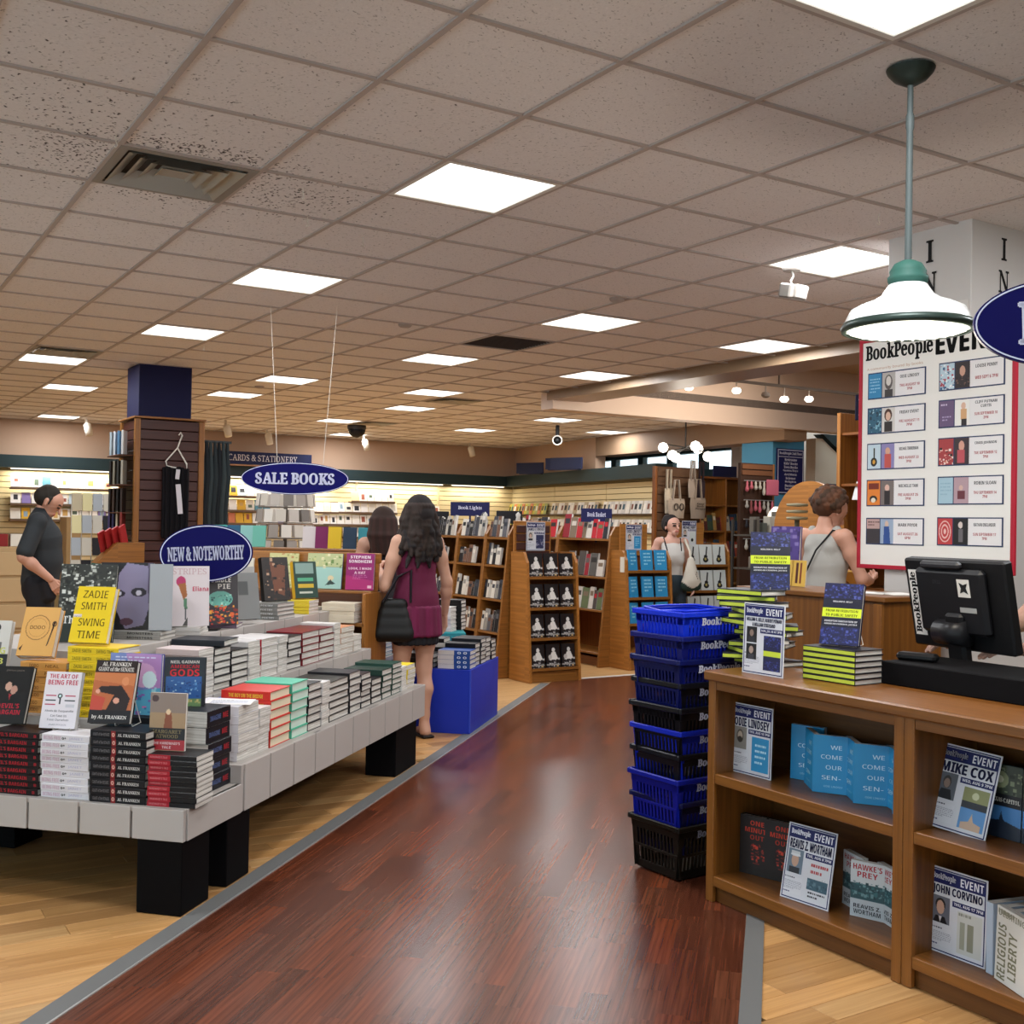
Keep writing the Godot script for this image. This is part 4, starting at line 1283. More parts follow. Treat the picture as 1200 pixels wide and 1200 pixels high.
func build_cases():
	# first gondola: end with black-and-white books
	var bw := art("bw", 48, 72, [["bg", "15151a"], ["blots", 40, 0.1, 0.5, 0.9, 1.0, 0.12, ["8a8a8c", "c8c8c6", "3a3a3c"]], ["ell", 0.55, 0.25, 0.13, 0.1, "d8d6d2"], ["poly", [Vector2(0.4, 0.35), Vector2(0.7, 0.33), Vector2(0.9, 0.65), Vector2(0.2, 0.68)], "e2e0da"], ["ell", 0.3, 0.55, 0.14, 0.1, "bdbbb6"], ["rect", 0.0, 0.86, 1, 0.06, "9a9894"], ["rect", 0.75, 0.93, 0.15, 0.05, "e8c27a"]])
	var e1 := endcap("oak endcap with rows of black-and-white books and a slatted header", g(6.05, 0, -8.95), 0.6, [1.003, 0.707, 0.419, 0.131], 1.24, -0.3, 0.13, 1.54, true)
	for rw in 4:
		for k in 3:
			var y: float = [1.003, 0.707, 0.419, 0.131][rw]
			var f: float = 0.09 * (1.0 - y / 1.24)
			standing("face_out_book", "black-and-white paperback in the endcap's %s shelf, %s copy" % [["top", "second", "third", "bottom"][rw], ["first", "middle", "last"][k]], "black-and-white books on the endcap", g(5.865 + k * 0.178, y + 0.001, -8.99 + f), GA, 0.12, 0.155, 0.225, 0.02, "1b1b1f", bw)
	var face_d := [["bg", "c9c6c2"], ["ell", 0.5, 0.42, 0.28, 0.3, "3a3432"], ["ell", 0.5, 0.48, 0.2, 0.24, "d0b09c"], ["rect", 0.15, 0.78, 0.7, 0.22, "22252c"]]
	var sg = event_sign("event sign pinned to the slatted endcap header", g(5.985, 1.25, -9.158), GA, 0.0, "JAMES E STROUD", "FRI, JULY 28 7PM", face_d, [["bg", "2c3358"], ["blots", 30, 0, 0.3, 1, 1, 0.14, ["a8a8b8", "5a5f80"]]])
	# its long side: three bays of shelving
	var ys := [0.12, 0.44, 0.763, 1.097, 1.373]
	var zs := [-9.27, -9.72, -10.3, -10.95, -11.6]
	for k in 4:
		var zc: float = (zs[k] + zs[k + 1]) / 2
		var w: float = zs[k] - zs[k + 1]
		wall_case(["oak bookcase bay next to the black-and-white endcap", "oak bookcase bay second from the black-and-white endcap", "oak bookcase bay third from the endcap, behind the curly-haired woman", "farthest oak bookcase bay behind the curly-haired woman"][k], g(5.75, 0, zc), GA - PI / 2, w, ys, 1.5)
		for s in 5:
			var f: float = 0.14 * (1.0 - ys[s] / 1.5)
			book_row("small book on %s shelf of %s bay left of the endcap" % [["floor", "second", "third", "fourth", "top"][s], ["first", "second", "third", "fourth"][k]], "books in the oak bays", Vector2(5.80 - f, zs[k + 1] + 0.04), Vector2(5.80 - f, zs[k] - 0.04), ys[s] + 0.002, -PI / 2, 0.13, 0.22, 0.03, 0.09, 300 + k * 10 + s, [0.8, 0.95, 0.85, 0.6, 1.0][s], ["1c1c20", "8d8a84", "d2ccc0", "3a3c44", "55565c", "6a4a3a", "b9b4aa", "2a3038"], true)
	# second gondola
	var e2 := endcap("oak endcap with rows of bright blue books beside the tank-top woman", g(7.52, 0, -9.3), 0.62, [1.035, 0.753, 0.481, 0.2], 1.25, -0.21, 0.16, 1.53, false)
	part(e2, "notice", box(Vector3(0.004, 0.16, 0.07)), hx("d8d0c0", 0.6), Vector3(-0.313, 1.1, -0.05))
	var blue := art("bluebk", 40, 60, [["bg", "2f8fc4"], ["lines", 0.2, 0.15, 0.6, 4, 0.17, "a8dcf0"]])
	for rw in 3:
		for k in 3:
			var y: float = [1.035, 0.753, 0.481][rw]
			var f: float = 0.09 * (1.0 - y / 1.25)
			standing("face_out_book", "blue paperback on the blue endcap's %s shelf, %s copy" % [["top", "middle", "lower"][rw], ["first", "second", "third"][k]], "blue books on the endcap", g(7.32 + k * 0.19, y + 0.001, -9.34 + f), GA + [0.3, 0.0, -0.1][k], 0.12, 0.15, 0.22, 0.02, "2f8fc4", blue)
	event_sign("event sign with blue book picture above the blue endcap", g(7.49, 1.245, -9.525), GA, 0.0, "ODIE LINDSEY", "THU, AUG 10 7PM", face_d, [["bg", "2f8fc4"], ["lines", 0.2, 0.2, 0.6, 4, 0.17, "a8dcf0"]])
	var y2 := [0.15, 0.6, 0.954, 1.363]
	for k in 2:
		wall_case(["oak bookcase with red books between the two endcaps", "deeper oak bookcase between the two endcaps"][k], g(7.2, 0, -10.05 - k), GA - PI / 2, 1.0, y2, 1.5)
		for s in range(1, 4):
			var f: float = 0.14 * (1.0 - y2[s] / 1.5)
			book_row("upright book on %s shelf of the %s case between endcaps" % [["", "lower", "middle", "top"][s], ["near", "deeper"][k]], "books between the endcaps", Vector2(7.26 - f, -10.5 - k), Vector2(7.26 - f, -9.6 - k), y2[s] + 0.002, -PI / 2, 0.18, 0.27, 0.06, 0.15, 400 + k * 10 + s, 0.95, ["2a2624", "b3202c", "c9c2b8", "4a4440", "7b6a58", "8a1e2a", "55524e", "5f6b4a", "22242c"], true)
	# third gondola with guitar books
	var e3 := endcap("oak endcap with white guitar books behind the woman's tote bag", g(8.6, 0, -9.6), 0.7, [1.082, 0.79, 0.5, 0.2], 1.33, -0.3, 0.16, 1.56, false)
	var gt := art("guitar", 48, 72, [["bg", "cdd3d0"], ["ell", 0.45, 0.76, 0.22, 0.13, "15161a"], ["ell", 0.47, 0.6, 0.15, 0.09, "15161a"], ["poly", [Vector2(0.45, 0.55), Vector2(0.56, 0.55), Vector2(0.66, 0.12), Vector2(0.56, 0.1)], "15161a"], ["ell", 0.45, 0.72, 0.1, 0.07, "a89a5c"]])
	for rw in 3:
		for k in 3:
			var y: float = [1.082, 0.79, 0.5][rw]
			standing("face_out_book", "white guitar-cover book, %s shelf of the guitar endcap, %s copy" % [["top", "middle", "lower"][rw], ["first", "middle", "last"][k]], "guitar books on the endcap", g(8.4 + k * 0.2, y + 0.001, -9.63 + 0.09 * (1.0 - y / 1.33)), GA, 0.12, 0.18, 0.23, 0.02, "cdd3d0", gt)
	event_sign("event sign on the header of the guitar endcap", g(8.53, 1.3, -9.825), GA, 0.0, "MICHAEL PERRY", "WED, AUG 23 7PM", face_d, [["bg", "cdd3d0"], ["ell", 0.5, 0.7, 0.2, 0.15, "1a1a1a"]])
	# sign boards on the gondolas
	for e in [[g(5.95, 1.66, -10.4), 0.42, "Book Lights", "navy sign board lettered Book Lights over the oak bays"], [g(7.3, 1.62, -9.95), 0.34, "Book Basket", "navy sign board over the red books between the endcaps"]]:
		var t := thing("sign_board", e[3], "sign", e[0], 0.2)
		part(t, "board", box(Vector3(e[1], 0.15, 0.015), 0.002), hx("1b1d4a", 0.5))
		lettering(t, "sign_lettering", e[2], "serif_bold", hx("d4d4e6"), Transform3D(Basis(), Vector3(0, 0.01, 0.0085)), e[1] * 0.6, 0.05)
		part(t, "post", box(Vector3(0.02, 0.26, 0.02)), hx("1b1d4a", 0.5), Vector3(0, -0.17, -0.015))
	for e in [[g(5.85, 1.57, -11.0), 0.3, "black blank sign board on the far oak bay"], [g(5.95, 1.575, -9.6), 0.26, "dark box with white pattern on top of the oak bays"]]:
		tag(part(self, "display_box", box(Vector3(e[1], 0.13, 0.12), 0.004), hx("1d1c1f", 0.5), e[0], Vector3(0, 0.25, 0)), e[2], "box")
	# trinkets on top
	for k in 14:
		if k in [1, 2, 6, 7, 9, 10, 11]: continue
		var m := MB.new()
		m.lathe([Vector2(0, 0), Vector2(0.03, 0), Vector2(0.034, 0.02), Vector2(0.02, 0.07), Vector2(0.026, 0.1), Vector2(0, 0.13)], 10)
		tag(part(self, "trinket", m.mesh(), hx(["b8b4ac", "4a4a52", "8c3a34", "d0c8ba"][k % 4], 0.5), g(5.9 + 0.07 * (k % 2), 1.501, -9.35 - k * 0.16)), "small ornament standing on top of the oak bays", "ornament", "ornaments on the oak bays")

# ---------------------------------------------------------------- back wall with card racks
func build_back_wall():
	var cream := hx("d8c79c", 0.6)
	var band := hx("27373a", 0.5)
	# slatwall: boards with grooves, one relief per bay
	var bays := [[-4.0, 12.1]]
	for i in 9:
		var x0 := -3.6 + i * 1.75
		var t := struct_root("wall_slats", g(x0 + 0.87, 0, -19.45), GA)
		var m := MB.new()
		for k in 18:
			m.box(Vector3(0, 0.62 + k * 0.092, 0), Vector3(1.73, 0.08, 0.03))
		part(t, "slats", m.mesh(), cream).set_meta("kind", "stuff")
		part(t, "backing", box(Vector3(1.74, 2.27, 0.01)), hx("8d7c58", 0.8), Vector3(0, 1.135, -0.015))
		part(t, "upright", box(Vector3(0.03, 1.7, 0.05)), hx("c8b88e", 0.5), Vector3(0.87, 1.42, 0.01))
		part(t, "green_band", box(Vector3(1.75, 0.2, 0.3)), band, Vector3(0, 2.37, 0.12))
	# right-hand wall
	for i in 3:
		var a := Vector2(12.15, -19.45).lerp(Vector2(11.1, -13.2), i / 3.0)
		var b := Vector2(12.15, -19.45).lerp(Vector2(11.1, -13.2), (i + 1) / 3.0)
		var pa := g(a.x, 0, a.y)
		var pb := g(b.x, 0, b.y)
		var d := pb - pa
		var t := struct_root("wall_slats", (pa + pb) / 2, atan2(-d.z, d.x))
		var L := d.length()
		var m := MB.new()
		for k in 18:
			m.box(Vector3(0, 0.62 + k * 0.092, 0.02), Vector3(L - 0.02, 0.08, 0.03))
		part(t, "slats", m.mesh(), cream).set_meta("kind", "stuff")
		part(t, "backing", box(Vector3(L, 2.27, 0.01)), hx("8d7c58", 0.8), Vector3(0, 1.135, 0.005))
		part(t, "green_band", box(Vector3(L, 0.21, 0.3)), band, Vector3(0, 2.37, 0.14))
		# racks of cards on it
		for k in 2:
			var y: float = [1.7, 1.4][k]
			part(t, "ledge", box(Vector3(L - 0.1, 0.02, 0.12)), hx("4a3c30", 0.6), Vector3(0, y, 0.1))
			var x := -L / 2 + 0.1
			var n := 0
			while x < L / 2 - 0.2:
				var w: float = [0.12, 0.14, 0.15][(n + i) % 3]
				var c := part(self, "greeting_card", box(Vector3(w - 0.012, 0.21, 0.004)), hx([["e0ded8", "d9d7d2", "c9c7c4"], ["c8b84a", "a8b06a", "d88a5a"], ["d8d4cc", "b8a890", "e4e0d8"]][(i + 1) % 3][n % 3], 0.6))
				c.transform = t.transform * Transform3D(Basis(Vector3.RIGHT, -0.2), Vector3(x, y + 0.115, 0.11))
				tag(c, "card on the %s rack row of the side slat wall" % ["upper", "lower"][k], "greeting card", "cards on the side wall")
				part(c, "motif", sheet(w * 0.5, 0.09), hx(["2a2a2e", "7a4a3a", "e8e4da", "3a5a6a"][(n * 7 + k) % 4], 0.6), Vector3(0, 0.01, 0.0026))
				x += w
				n += 1
	# card racks along the back wall
	var r := RandomNumberGenerator.new()
	r.seed = 99
	var whites := ["efeae2", "e6e2da", "f2efe9", "ddd6ca", "e8e4e0"]
	var colours := ["d8a83a", "5a8a9a", "c97a5a", "8a7ab0", "e0d6c0", "d8c8a0", "b8c8d0"]
	var rows := [[1.94, 2.6, 5.4], [1.68, 2.6, 5.4], [1.43, 2.6, 5.4], [1.9, 5.7, 7.4], [1.65, 5.7, 8.2], [1.42, 5.7, 8.0], [1.87, 8.45, 9.35], [1.66, 8.2, 9.4], [1.43, 7.9, 9.6], [1.64, 9.7, 10.3], [1.2, 8.3, 10.2]]
	for e in rows:
		var sh := thing("card_ledge", "dark card ledge on the back wall, %s" % ["topmost near the man", "second near the man", "lowest near the man", "topmost under the navy sign", "second under the navy sign", "lowest under the navy sign", "topmost with coloured cards", "second with coloured cards", "lowest with coloured cards", "short one past the coloured cards", "lowest one over the bookcases"][rows.find(e)], "shelf", g((e[1] + e[2]) / 2, e[0], -19.3), GA, "card ledges")
		part(sh, "board", box(Vector3(e[2] - e[1], 0.025, 0.16), 0.002), hx("5e4a3a", 0.6))
		part(sh, "lip", box(Vector3(e[2] - e[1], 0.035, 0.008)), hx("6e5846", 0.6), Vector3(0, 0.01, 0.082))
		var x: float = e[1]
		while x < e[2] - 0.1:
			var w := r.randf_range(0.125, 0.17)
			var c := part(self, "greeting_card", box(Vector3(w - 0.012, r.randf_range(0.17, 0.2), 0.004)), hx(whites[r.randi() % 5] if r.randf() < 0.75 else colours[r.randi() % 7], 0.6), g(x + w / 2, e[0] + 0.11, -19.26), Vector3(-0.22, GA, 0))
			c.rotation_order = EULER_ORDER_YXZ
			tag(c, "greeting card on the back wall's ledge, %s" % ["topmost near the man", "second near the man", "lowest near the man", "topmost under the navy sign", "second under the navy sign", "lowest under the navy sign", "topmost with coloured cards", "second with coloured cards", "lowest with coloured cards", "short one past the coloured cards", "lowest one over the bookcases"][rows.find(e)], "greeting card", "cards on the back wall")
			if r.randf() < 0.6:
				part(c, "motif", sheet(w * r.randf_range(0.3, 0.6), r.randf_range(0.04, 0.11)), hx(["3a3a3e", "c8a060", "9a5a4a", "8aa0b0", "c8c4bc", "5a6a5a"][r.randi() % 6], 0.6), Vector3(0, r.randf_range(-0.02, 0.03), 0.0026))
			x += w
	var tubes := StandardMaterial3D.new()
	tubes.resource_name = "valance_tube_glow"
	tubes.albedo_color = Color(0.95, 0.95, 0.92)
	tubes.emission_enabled = true
	tubes.emission = Color(1.0, 0.97, 0.9)
	tubes.emission_energy_multiplier = 1.5
	var vn := 0
	for e in [[3.9, 2.6], [6.9, 2.4], [9.4, 2.0], [11.2, 1.2]]:
		var vt := thing("valance_tube_light", "slim fluorescent tube under the green band, %s" % ["behind the man", "under the navy department sign", "over the coloured cards", "by the wall corner"][vn], "tube light", g(e[0], 2.262, -19.27), GA, "tubes under the green band")
		part(vt, "tube", box(Vector3(e[1], 0.02, 0.03), 0.006), tubes, Vector3(0, -0.005, 0))
		part(vt, "holder", box(Vector3(e[1] + 0.06, 0.012, 0.06)), hx("d8d4cc", 0.5), Vector3(0, 0.008, 0))
		var al := AreaLight3D.new()
		al.name = "tube_glow"
		al.area_size = Vector2(e[1], 0.03)
		al.area_normalize_energy = true
		al.light_energy = [3.2, 3.0, 1.6, 0.8][vn]
		al.light_color = Color(1.0, 0.97, 0.9)
		al.shadow_enabled = true
		al.rotation = Vector3(-PI / 2, 0, 0)
		al.position = Vector3(0, -0.02, 0)
		vt.add_child(al)
		vn += 1
	var cs := thing("department_sign", "long navy sign with white words CARDS & STATIONERY on the back wall", "sign", g(6.72, 2.59, -19.1), GA)
	part(cs, "board", box(Vector3(1.75, 0.22, 0.03), 0.003), hx("17204a", 0.5))
	lettering(cs, "sign_lettering", "CARDS & STATIONERY", "serif", hx("d6d4dc"), Transform3D(Basis(), Vector3(-0.03, 0.005, 0.0165)), 1.25, 0.11)
	part(cs, "gold_strip", box(Vector3(1.6, 0.02, 0.02)), hx("b88a6a", 0.4), Vector3(0, -0.13, 0.0))
	var kk := -1
	for e in [[g(11.35, 2.57, -17.6), 0.62], [g(11.15, 2.6, -16.4), 0.5], [g(11.0, 2.58, -15.9), 0.66]]:
		kk += 1
		var t := thing("department_sign", "small dark sign board standing on the side wall's band, %s" % ["narrow one by the corner", "middle one", "widest one"][kk], "sign", e[0], GA - 1.2)
		part(t, "board", box(Vector3(e[1], 0.2, 0.03), 0.003), hx("1d2340", 0.5))
		part(t, "foot", box(Vector3(e[1] * 0.8, 0.03, 0.08)), hx("1d2340", 0.5), Vector3(0, -0.1, -0.03))
	# wall spots
	var k2 := 0
	for e in [[3.6, -18.6], [6.5, -18.4], [8.35, -18.5], [10.6, -18.6], [5.4, -17.2]]:
		var t := thing("wall_spotlight", "small white cylinder spotlight under the ceiling by the back wall, %s along" % ["first", "second", "third", "fourth", "fifth"][k2], "spotlight", g(e[0], CE, e[1]), GA, "white cylinder spotlights")
		part(t, "yoke", box(Vector3(0.03, 0.1, 0.03)), hx("c8c0b4", 0.5), Vector3(0, -0.05, 0))
		var m := MB.new()
		m.lathe([Vector2(0.0, -0.27), Vector2(0.055, -0.27), Vector2(0.06, -0.1), Vector2(0.04, -0.08), Vector2(0, -0.08)], 16)
		part(t, "can", m.mesh(), hx("d8d0c2", 0.5), Vector3.ZERO, Vector3(-0.3, 0, 0.12))
		k2 += 1
	# dark cloth rack beside the slat column
	var cl := thing("hanging_scarves", "dark scarves hanging in a bunch behind the slat column", "scarves", g(3.99, 1.2, -13.1), GA)
	part(cl, "rail", box(Vector3(0.4, 0.03, 0.03)), hx("2a2a2a", 0.5), Vector3(0, 1.22, 0))
	for k in 7:
		var m := MB.new()
		m.tube([Vector3(0, 1.22, 0), Vector3(0.01, 0.8, 0.02), Vector3(-0.01, 0.4, 0.0), Vector3(0, 0.0, 0.01)], [0.02, 0.036, 0.034, 0.03], 8)
		part(cl, "scarf", m.mesh(), hx(["20272a", "161a1e", "2c3436"][k % 3], 0.9), Vector3(-0.15 + k * 0.05, 0, 0.01 * (k % 2)))
	part(cl, "post", box(Vector3(0.06, 2.4, 0.04)), hx("241312", 0.6), Vector3(-0.2, 0, -0.05))
	# beige card cabinet and rack behind the man
	var cb := thing("card_cabinet", "beige low card cabinet with drawers behind the man", "cabinet", g(1.76, 0, -16.0), GA)
	part(cb, "body", box(Vector3(2.4, 1.1, 0.7), 0.006), hx("b79c74", 0.5), Vector3(-0.6, 0.55, 0))
	for k in 3:
		part(cb, "drawer", box(Vector3(2.34, 0.3, 0.02), 0.005), hx("bfa47c", 0.5), Vector3(-0.6, 0.2 + k * 0.34, 0.36))
	for k in 8:
		tag(part(self, "card_box", box(Vector3(0.16, 0.16, 0.2), 0.004), hx(["d8d0c0", "b8a890", "8a2a2a", "e0dcd0"][k % 4], 0.6), g(0.9 + k * 0.19, 1.182, -15.9), Vector3(0, GA, 0)), "small boxed card set on the beige cabinet behind the man", "box", "boxes on the beige cabinet")
	var ep := thing("end_panel", "tan upright end panel behind the man's chest", "panel", g(2.56, 0, -14.0), GA)
	part(ep, "panel", box(Vector3(0.17, 1.5, 0.4), 0.006), hx("a98a60", 0.5), Vector3(0, 0.75, 0))
	# wire rack of calendars between the man and the column
	var wr := thing("wire_rack", "white wire rack of calendars between the man and slat column", "rack", g(2.69, 0, -13.2), GA)
	var wm := MB.new()
	for k in 6:
		wm.tube([Vector3(-0.27 + k * 0.108, 0.1, 0), Vector3(-0.27 + k * 0.108, 1.75, 0)], 0.006, 5)
	for k in 5:
		wm.tube([Vector3(-0.28, 0.5 + k * 0.3, 0.02), Vector3(0.28, 0.5 + k * 0.3, 0.02)], 0.006, 5)
	wm.tube([Vector3(-0.28, 0.02, -0.2), Vector3(-0.28, 0.02, 0.2), Vector3(0.28, 0.02, 0.2), Vector3(0.28, 0.02, -0.2)], 0.012, 6)
	wm.tube([Vector3(-0.27, 0.02, 0.0), Vector3(-0.27, 0.2, 0.0)], 0.01, 6)
	part(wr, "wire_frame", wm.mesh(), hx("d4d2cc", 0.4))
	var n2 := 0
	for rw in 4:
		for k in 5:
			tag(part(self, "calendar", box(Vector3(0.1, 0.2, 0.02)), hx(["c8c4b8", "3a5a7a", "d8d0a0", "2a2a2e", "7a2a2a", "a8b0b8", "3d6b66", "b9ad92"][(rw * 5 + k * 3) % 8], 0.6), g(2.465 + k * 0.112, 0.92 + rw * 0.25, -13.16), Vector3(-0.1, GA, 0)), "calendar in row %d of the white wire rack, pocket %d" % [4 - rw, k + 1], "calendar", "calendars in the wire rack")
	# small oak box and books beside the slat column
	var ob := thing("oak_bin", "slant-sided oak bin with red books below the slat column", "bin", g(2.47, 1.06, -11.25), GA)
	var om := MB.new()
	om.prism(PackedVector2Array([Vector2(-0.2, 0), Vector2(0.25, 0), Vector2(0.25, 0.2), Vector2(0.0, 0.2)]), -0.12, 0.12)
	part(ob, "body", om.mesh(), oak)
	part(ob, "post", box(Vector3(0.06, 1.06, 0.06)), oak_dark, Vector3(0.05, -0.53, 0))
	for k in 4:
		tag(part(self, "red_booklet", box(Vector3(0.1, 0.2, 0.02), 0.001), hx("a32a2c", 0.5), g(2.36 + k * 0.06, 1.27 + k * 0.02, -11.3 + k * 0.02), Vector3(0, GA + 0.8, 0.35)), "red booklet sticking out of the slant oak bin, %s" % ["first", "second", "third", "fourth"][k], "booklet", "red booklets in the bin")
	for sx in 4:
		var sh2 := thing("column_shelf", "small shelf on the slat column's narrow side, %s" % ["topmost", "second", "third", "lowest"][sx], "shelf", g(2.62, [2.13, 1.83, 1.55, 1.32][sx], -11.78), GA, "shelves on the slat column")
		part(sh2, "board", box(Vector3(0.16, 0.012, 0.5), 0.002), hx("5a3a2a", 0.5))
		for k in 4:
			var cc: Array = [["9aa6ac", "c8ccd0", "5a82a4", "dfe2e4"], ["2c2a28", "8d8878", "3c3a36", "aaa698"], ["2e2622", "4a3a30", "2a2420", "3a2e28"], ["4a3f68", "3a3458", "c9c2a8", "8a3a34"]][sx]
			tag(part(self, "gift_book", box(Vector3(0.02, 0.24, 0.14), 0.001), hx(cc[k], 0.4), g(2.575 + 0.012 * k, [2.13, 1.83, 1.55, 1.32][sx] + 0.128, -11.95 + k * 0.12), Vector3(0, GA - 0.5, 0)), "upright book %d on the %s shelf of the slat column" % [k + 1, ["top", "second", "third", "lowest"][sx]], "book", "books on the slat column shelves")

# ---------------------------------------------------------------- sale shelves, blue box
func build_sale_area():
	var t := thing("sale_shelf", "oak display shelf with picture books behind the table", "shelf unit", Vector3(-3.45, 0, -7.25), 0.0)
	part(t, "back_board", box(Vector3(1.56, 0.26, 0.02), 0.003), oak_pale, Vector3(0, 1.155, -0.06), Vector3(-0.12, 0, 0))
	part(t, "top_rail", box(Vector3(1.58, 0.07, 0.03), 0.004), oak_pale, Vector3(0, 1.25, -0.07))
	part(t, "ledge", box(Vector3(1.56, 0.02, 0.12), 0.003), oak, Vector3(0, 1.02, 0.02))
	part(t, "lower_shelf", box(Vector3(1.56, 0.025, 0.42), 0.003), oak, Vector3(0, 0.81, 0.0))
	part(t, "back_panel", box(Vector3(1.54, 1.0, 0.015)), oak_dark, Vector3(0, 0.5, -0.2))
	for s in [-1.0, 1.0]:
		part(t, "end_panel", box(Vector3(0.025, 1.02, 0.42), 0.003), oak_pale, Vector3(s * 0.775, 0.51, 0.0))
	# picture books on the ledge
	var land := art("landscape", 64, 64, [["bg", "9fc6bc"], ["rect", 0, 0, 1, 0.38, "b7bd8a"], ["blots", 40, 0, 0, 1, 0.36, 0.07, ["6d8a4a", "c8c48a", "e0d8b0"]], ["rect", 0, 0.38, 1, 0.02, "8a9a80"], ["ell", 0.7, 0.7, 0.09, 0.08, "d8c8a0"], ["poly", [Vector2(0.55, 0.9), Vector2(0.7, 0.74), Vector2(0.85, 0.86)], "2a3a34"]])
	var cream := art("creampic", 48, 64, [["bg", "c9c48a"], ["blots", 60, 0, 0, 1, 1, 0.08, ["e0dcb0", "9aa060", "b88a5a"]]])
	standing("picture_book", "pale green picture book on the oak sale shelf", "picture books on the sale shelf", Vector3(-3.05, 1.032, -7.25), 0.0, 0.14, 0.26, 0.245, 0.015, "6a6a9a", land)
	standing("picture_book", "yellow speckled picture book on the oak sale shelf", "picture books on the sale shelf", Vector3(-3.36, 1.032, -7.25), 0.0, 0.14, 0.22, 0.24, 0.015, "b8a86a", cream)
	standing("picture_book", "cream picture book at the sale shelf's far end", "picture books on the sale shelf", Vector3(-3.7, 1.032, -7.25), 0.0, 0.14, 0.22, 0.2, 0.015, "d8d0c0", null)
	var mg := art("magenta", 48, 64, [["bg", "8f1f66"], ["poly", [Vector2(0, 0.6), Vector2(1, 0.75), Vector2(1, 1), Vector2(0, 1)], "a82a6e"], ["lines", 0.25, 0.6, 0.5, 3, 0.05, "c87aa8"], ["rect", 0.8, 0.88, 0.15, 0.09, "e0b8c8"]])
	standing("hardcover_book", "magenta hardcover with white lettering on the oak sale shelf", "", Vector3(-2.77, 1.032, -7.22), 0.1, 0.12, 0.195, 0.25, 0.035, "7a1a58", mg, [["STEPHEN", "sans_bold", "f0e0ea", 0, 0.4, 0.72, 0.08], ["SONDHEIM", "sans_bold", "f0e0ea", 0, 0.28, 0.82, 0.08], ["LOOK, I MADE", "sans_bold", "f0d0e0", 0, 0.08, 0.82, 0.07], ["A HAT", "sans_bold", "f0d0e0", 0, -0.03, 0.4, 0.07]])
	# stacks on its lower shelf
	for e in [[-2.72, 0.825, -6.99, 0.17, 5, 0.026, "d8cdb8", "cream paperback of the stack under the magenta book"], [-3.0, 0.825, -6.98, 0.16, 4, 0.024, "cfc6b0", "pale paperback of the stack under the picture books"]]:
		stack({x = e[0], y = e[1], z = e[2], w = e[3], n = e[4], t = e[5], cover = e[6], what = e[7], group = "stacks on the sale shelf", hard = false})
	# card spinner and notebooks behind it
	var sp := thing("card_spinner", "wire card spinner rack full of small cards behind the sale shelf", "rack", Vector3(-4.62, 0, -10.0))
	var sm := MB.new()
	sm.tube([Vector3(0, 0, 0), Vector3(0, 1.75, 0)], 0.02, 8)
	part(sp, "pole", sm.mesh(), hx("5a544e", 0.4))
	var bs := MB.new()
	bs.lathe([Vector2(0, 0), Vector2(0.25, 0), Vector2(0.24, 0.03), Vector2(0.03, 0.05)], 20)
	part(sp, "foot", bs.mesh(), hx("3a3632", 0.5))
	for lev in 4:
		var rg := MB.new()
		var pts := []
		for k in 16: pts.append(Vector3(cos(TAU * k / 16) * 0.26, 1.18 + lev * 0.15, sin(TAU * k / 16) * 0.26))
		rg.tube(pts, 0.006, 5, true)
		for k in 4:
			rg.tube([Vector3(0, 1.18 + lev * 0.15, 0), pts[k * 4]], 0.005, 5)
		part(sp, "pocket_ring", rg.mesh(), hx("8a847c", 0.4))
		for k in 14:
			var a := TAU * k / 14.0 + lev * 0.2
			tag(part(self, "spinner_card", box(Vector3(0.095, 0.12, 0.006)), hx(["c8c0b4", "9a928a", "b8b0a8", "d8d2c8", "7a746e"][(k * 3 + lev * 2) % 5], 0.6), Vector3(-4.62 + cos(a) * 0.275, 1.25 + lev * 0.15, -10.0 + sin(a) * 0.275), Vector3(-0.12, PI / 2 - a, 0)), "small card in ring %d of the wire card spinner" % (4 - lev), "card", "cards on the spinner")
	var nb := thing("notebook_shelf", "shelf of coloured notebooks behind the sale shelf", "shelf", Vector3(-3.6, 0, -9.2))
	part(nb, "board", box(Vector3(1.75, 0.02, 0.25), 0.003), oak, Vector3(-0.65, 1.25, 0))
	part(nb, "support", box(Vector3(1.7, 1.24, 0.2)), oak_dark, Vector3(-0.65, 0.62, -0.02))
	var ncol := ["3a8a96", "2c3e52", "dcb92e", "7a2a5a", "d4cccc", "6ab0a0", "86b8b4", "2c5a78", "4a9a94"]
	for k in 9:
		var x: float = [-3.48, -3.62, -3.76, -3.88, -4.0, -4.48, -4.6, -4.73, -4.86][k]
		tag(part(self, "notebook", box(Vector3(0.12, 0.19, 0.02), 0.002), hx(ncol[k], 0.5), Vector3(x, 1.357, -9.16), Vector3(-0.1, 0.1, 0)), "%s notebook standing upright in the row behind the sale shelf" % ["teal", "dark blue", "yellow", "plum", "pale spotted", "mint", "light mint", "petrol", "sea green"][k], "notebook", "notebooks in a row")
	# the blue covered box and the teal crate
	var bb := thing("blue_display_box", "bright blue cloth-covered box carrying book stacks beside the aisle", "box", Vector3(-2.42, 0, -8.12), 0.02)
	var m := MB.new()
	# softly bulged covered box
	var hx0 := 0.31
	var hz0 := 0.44
	var H := 0.455
	var nx := 6
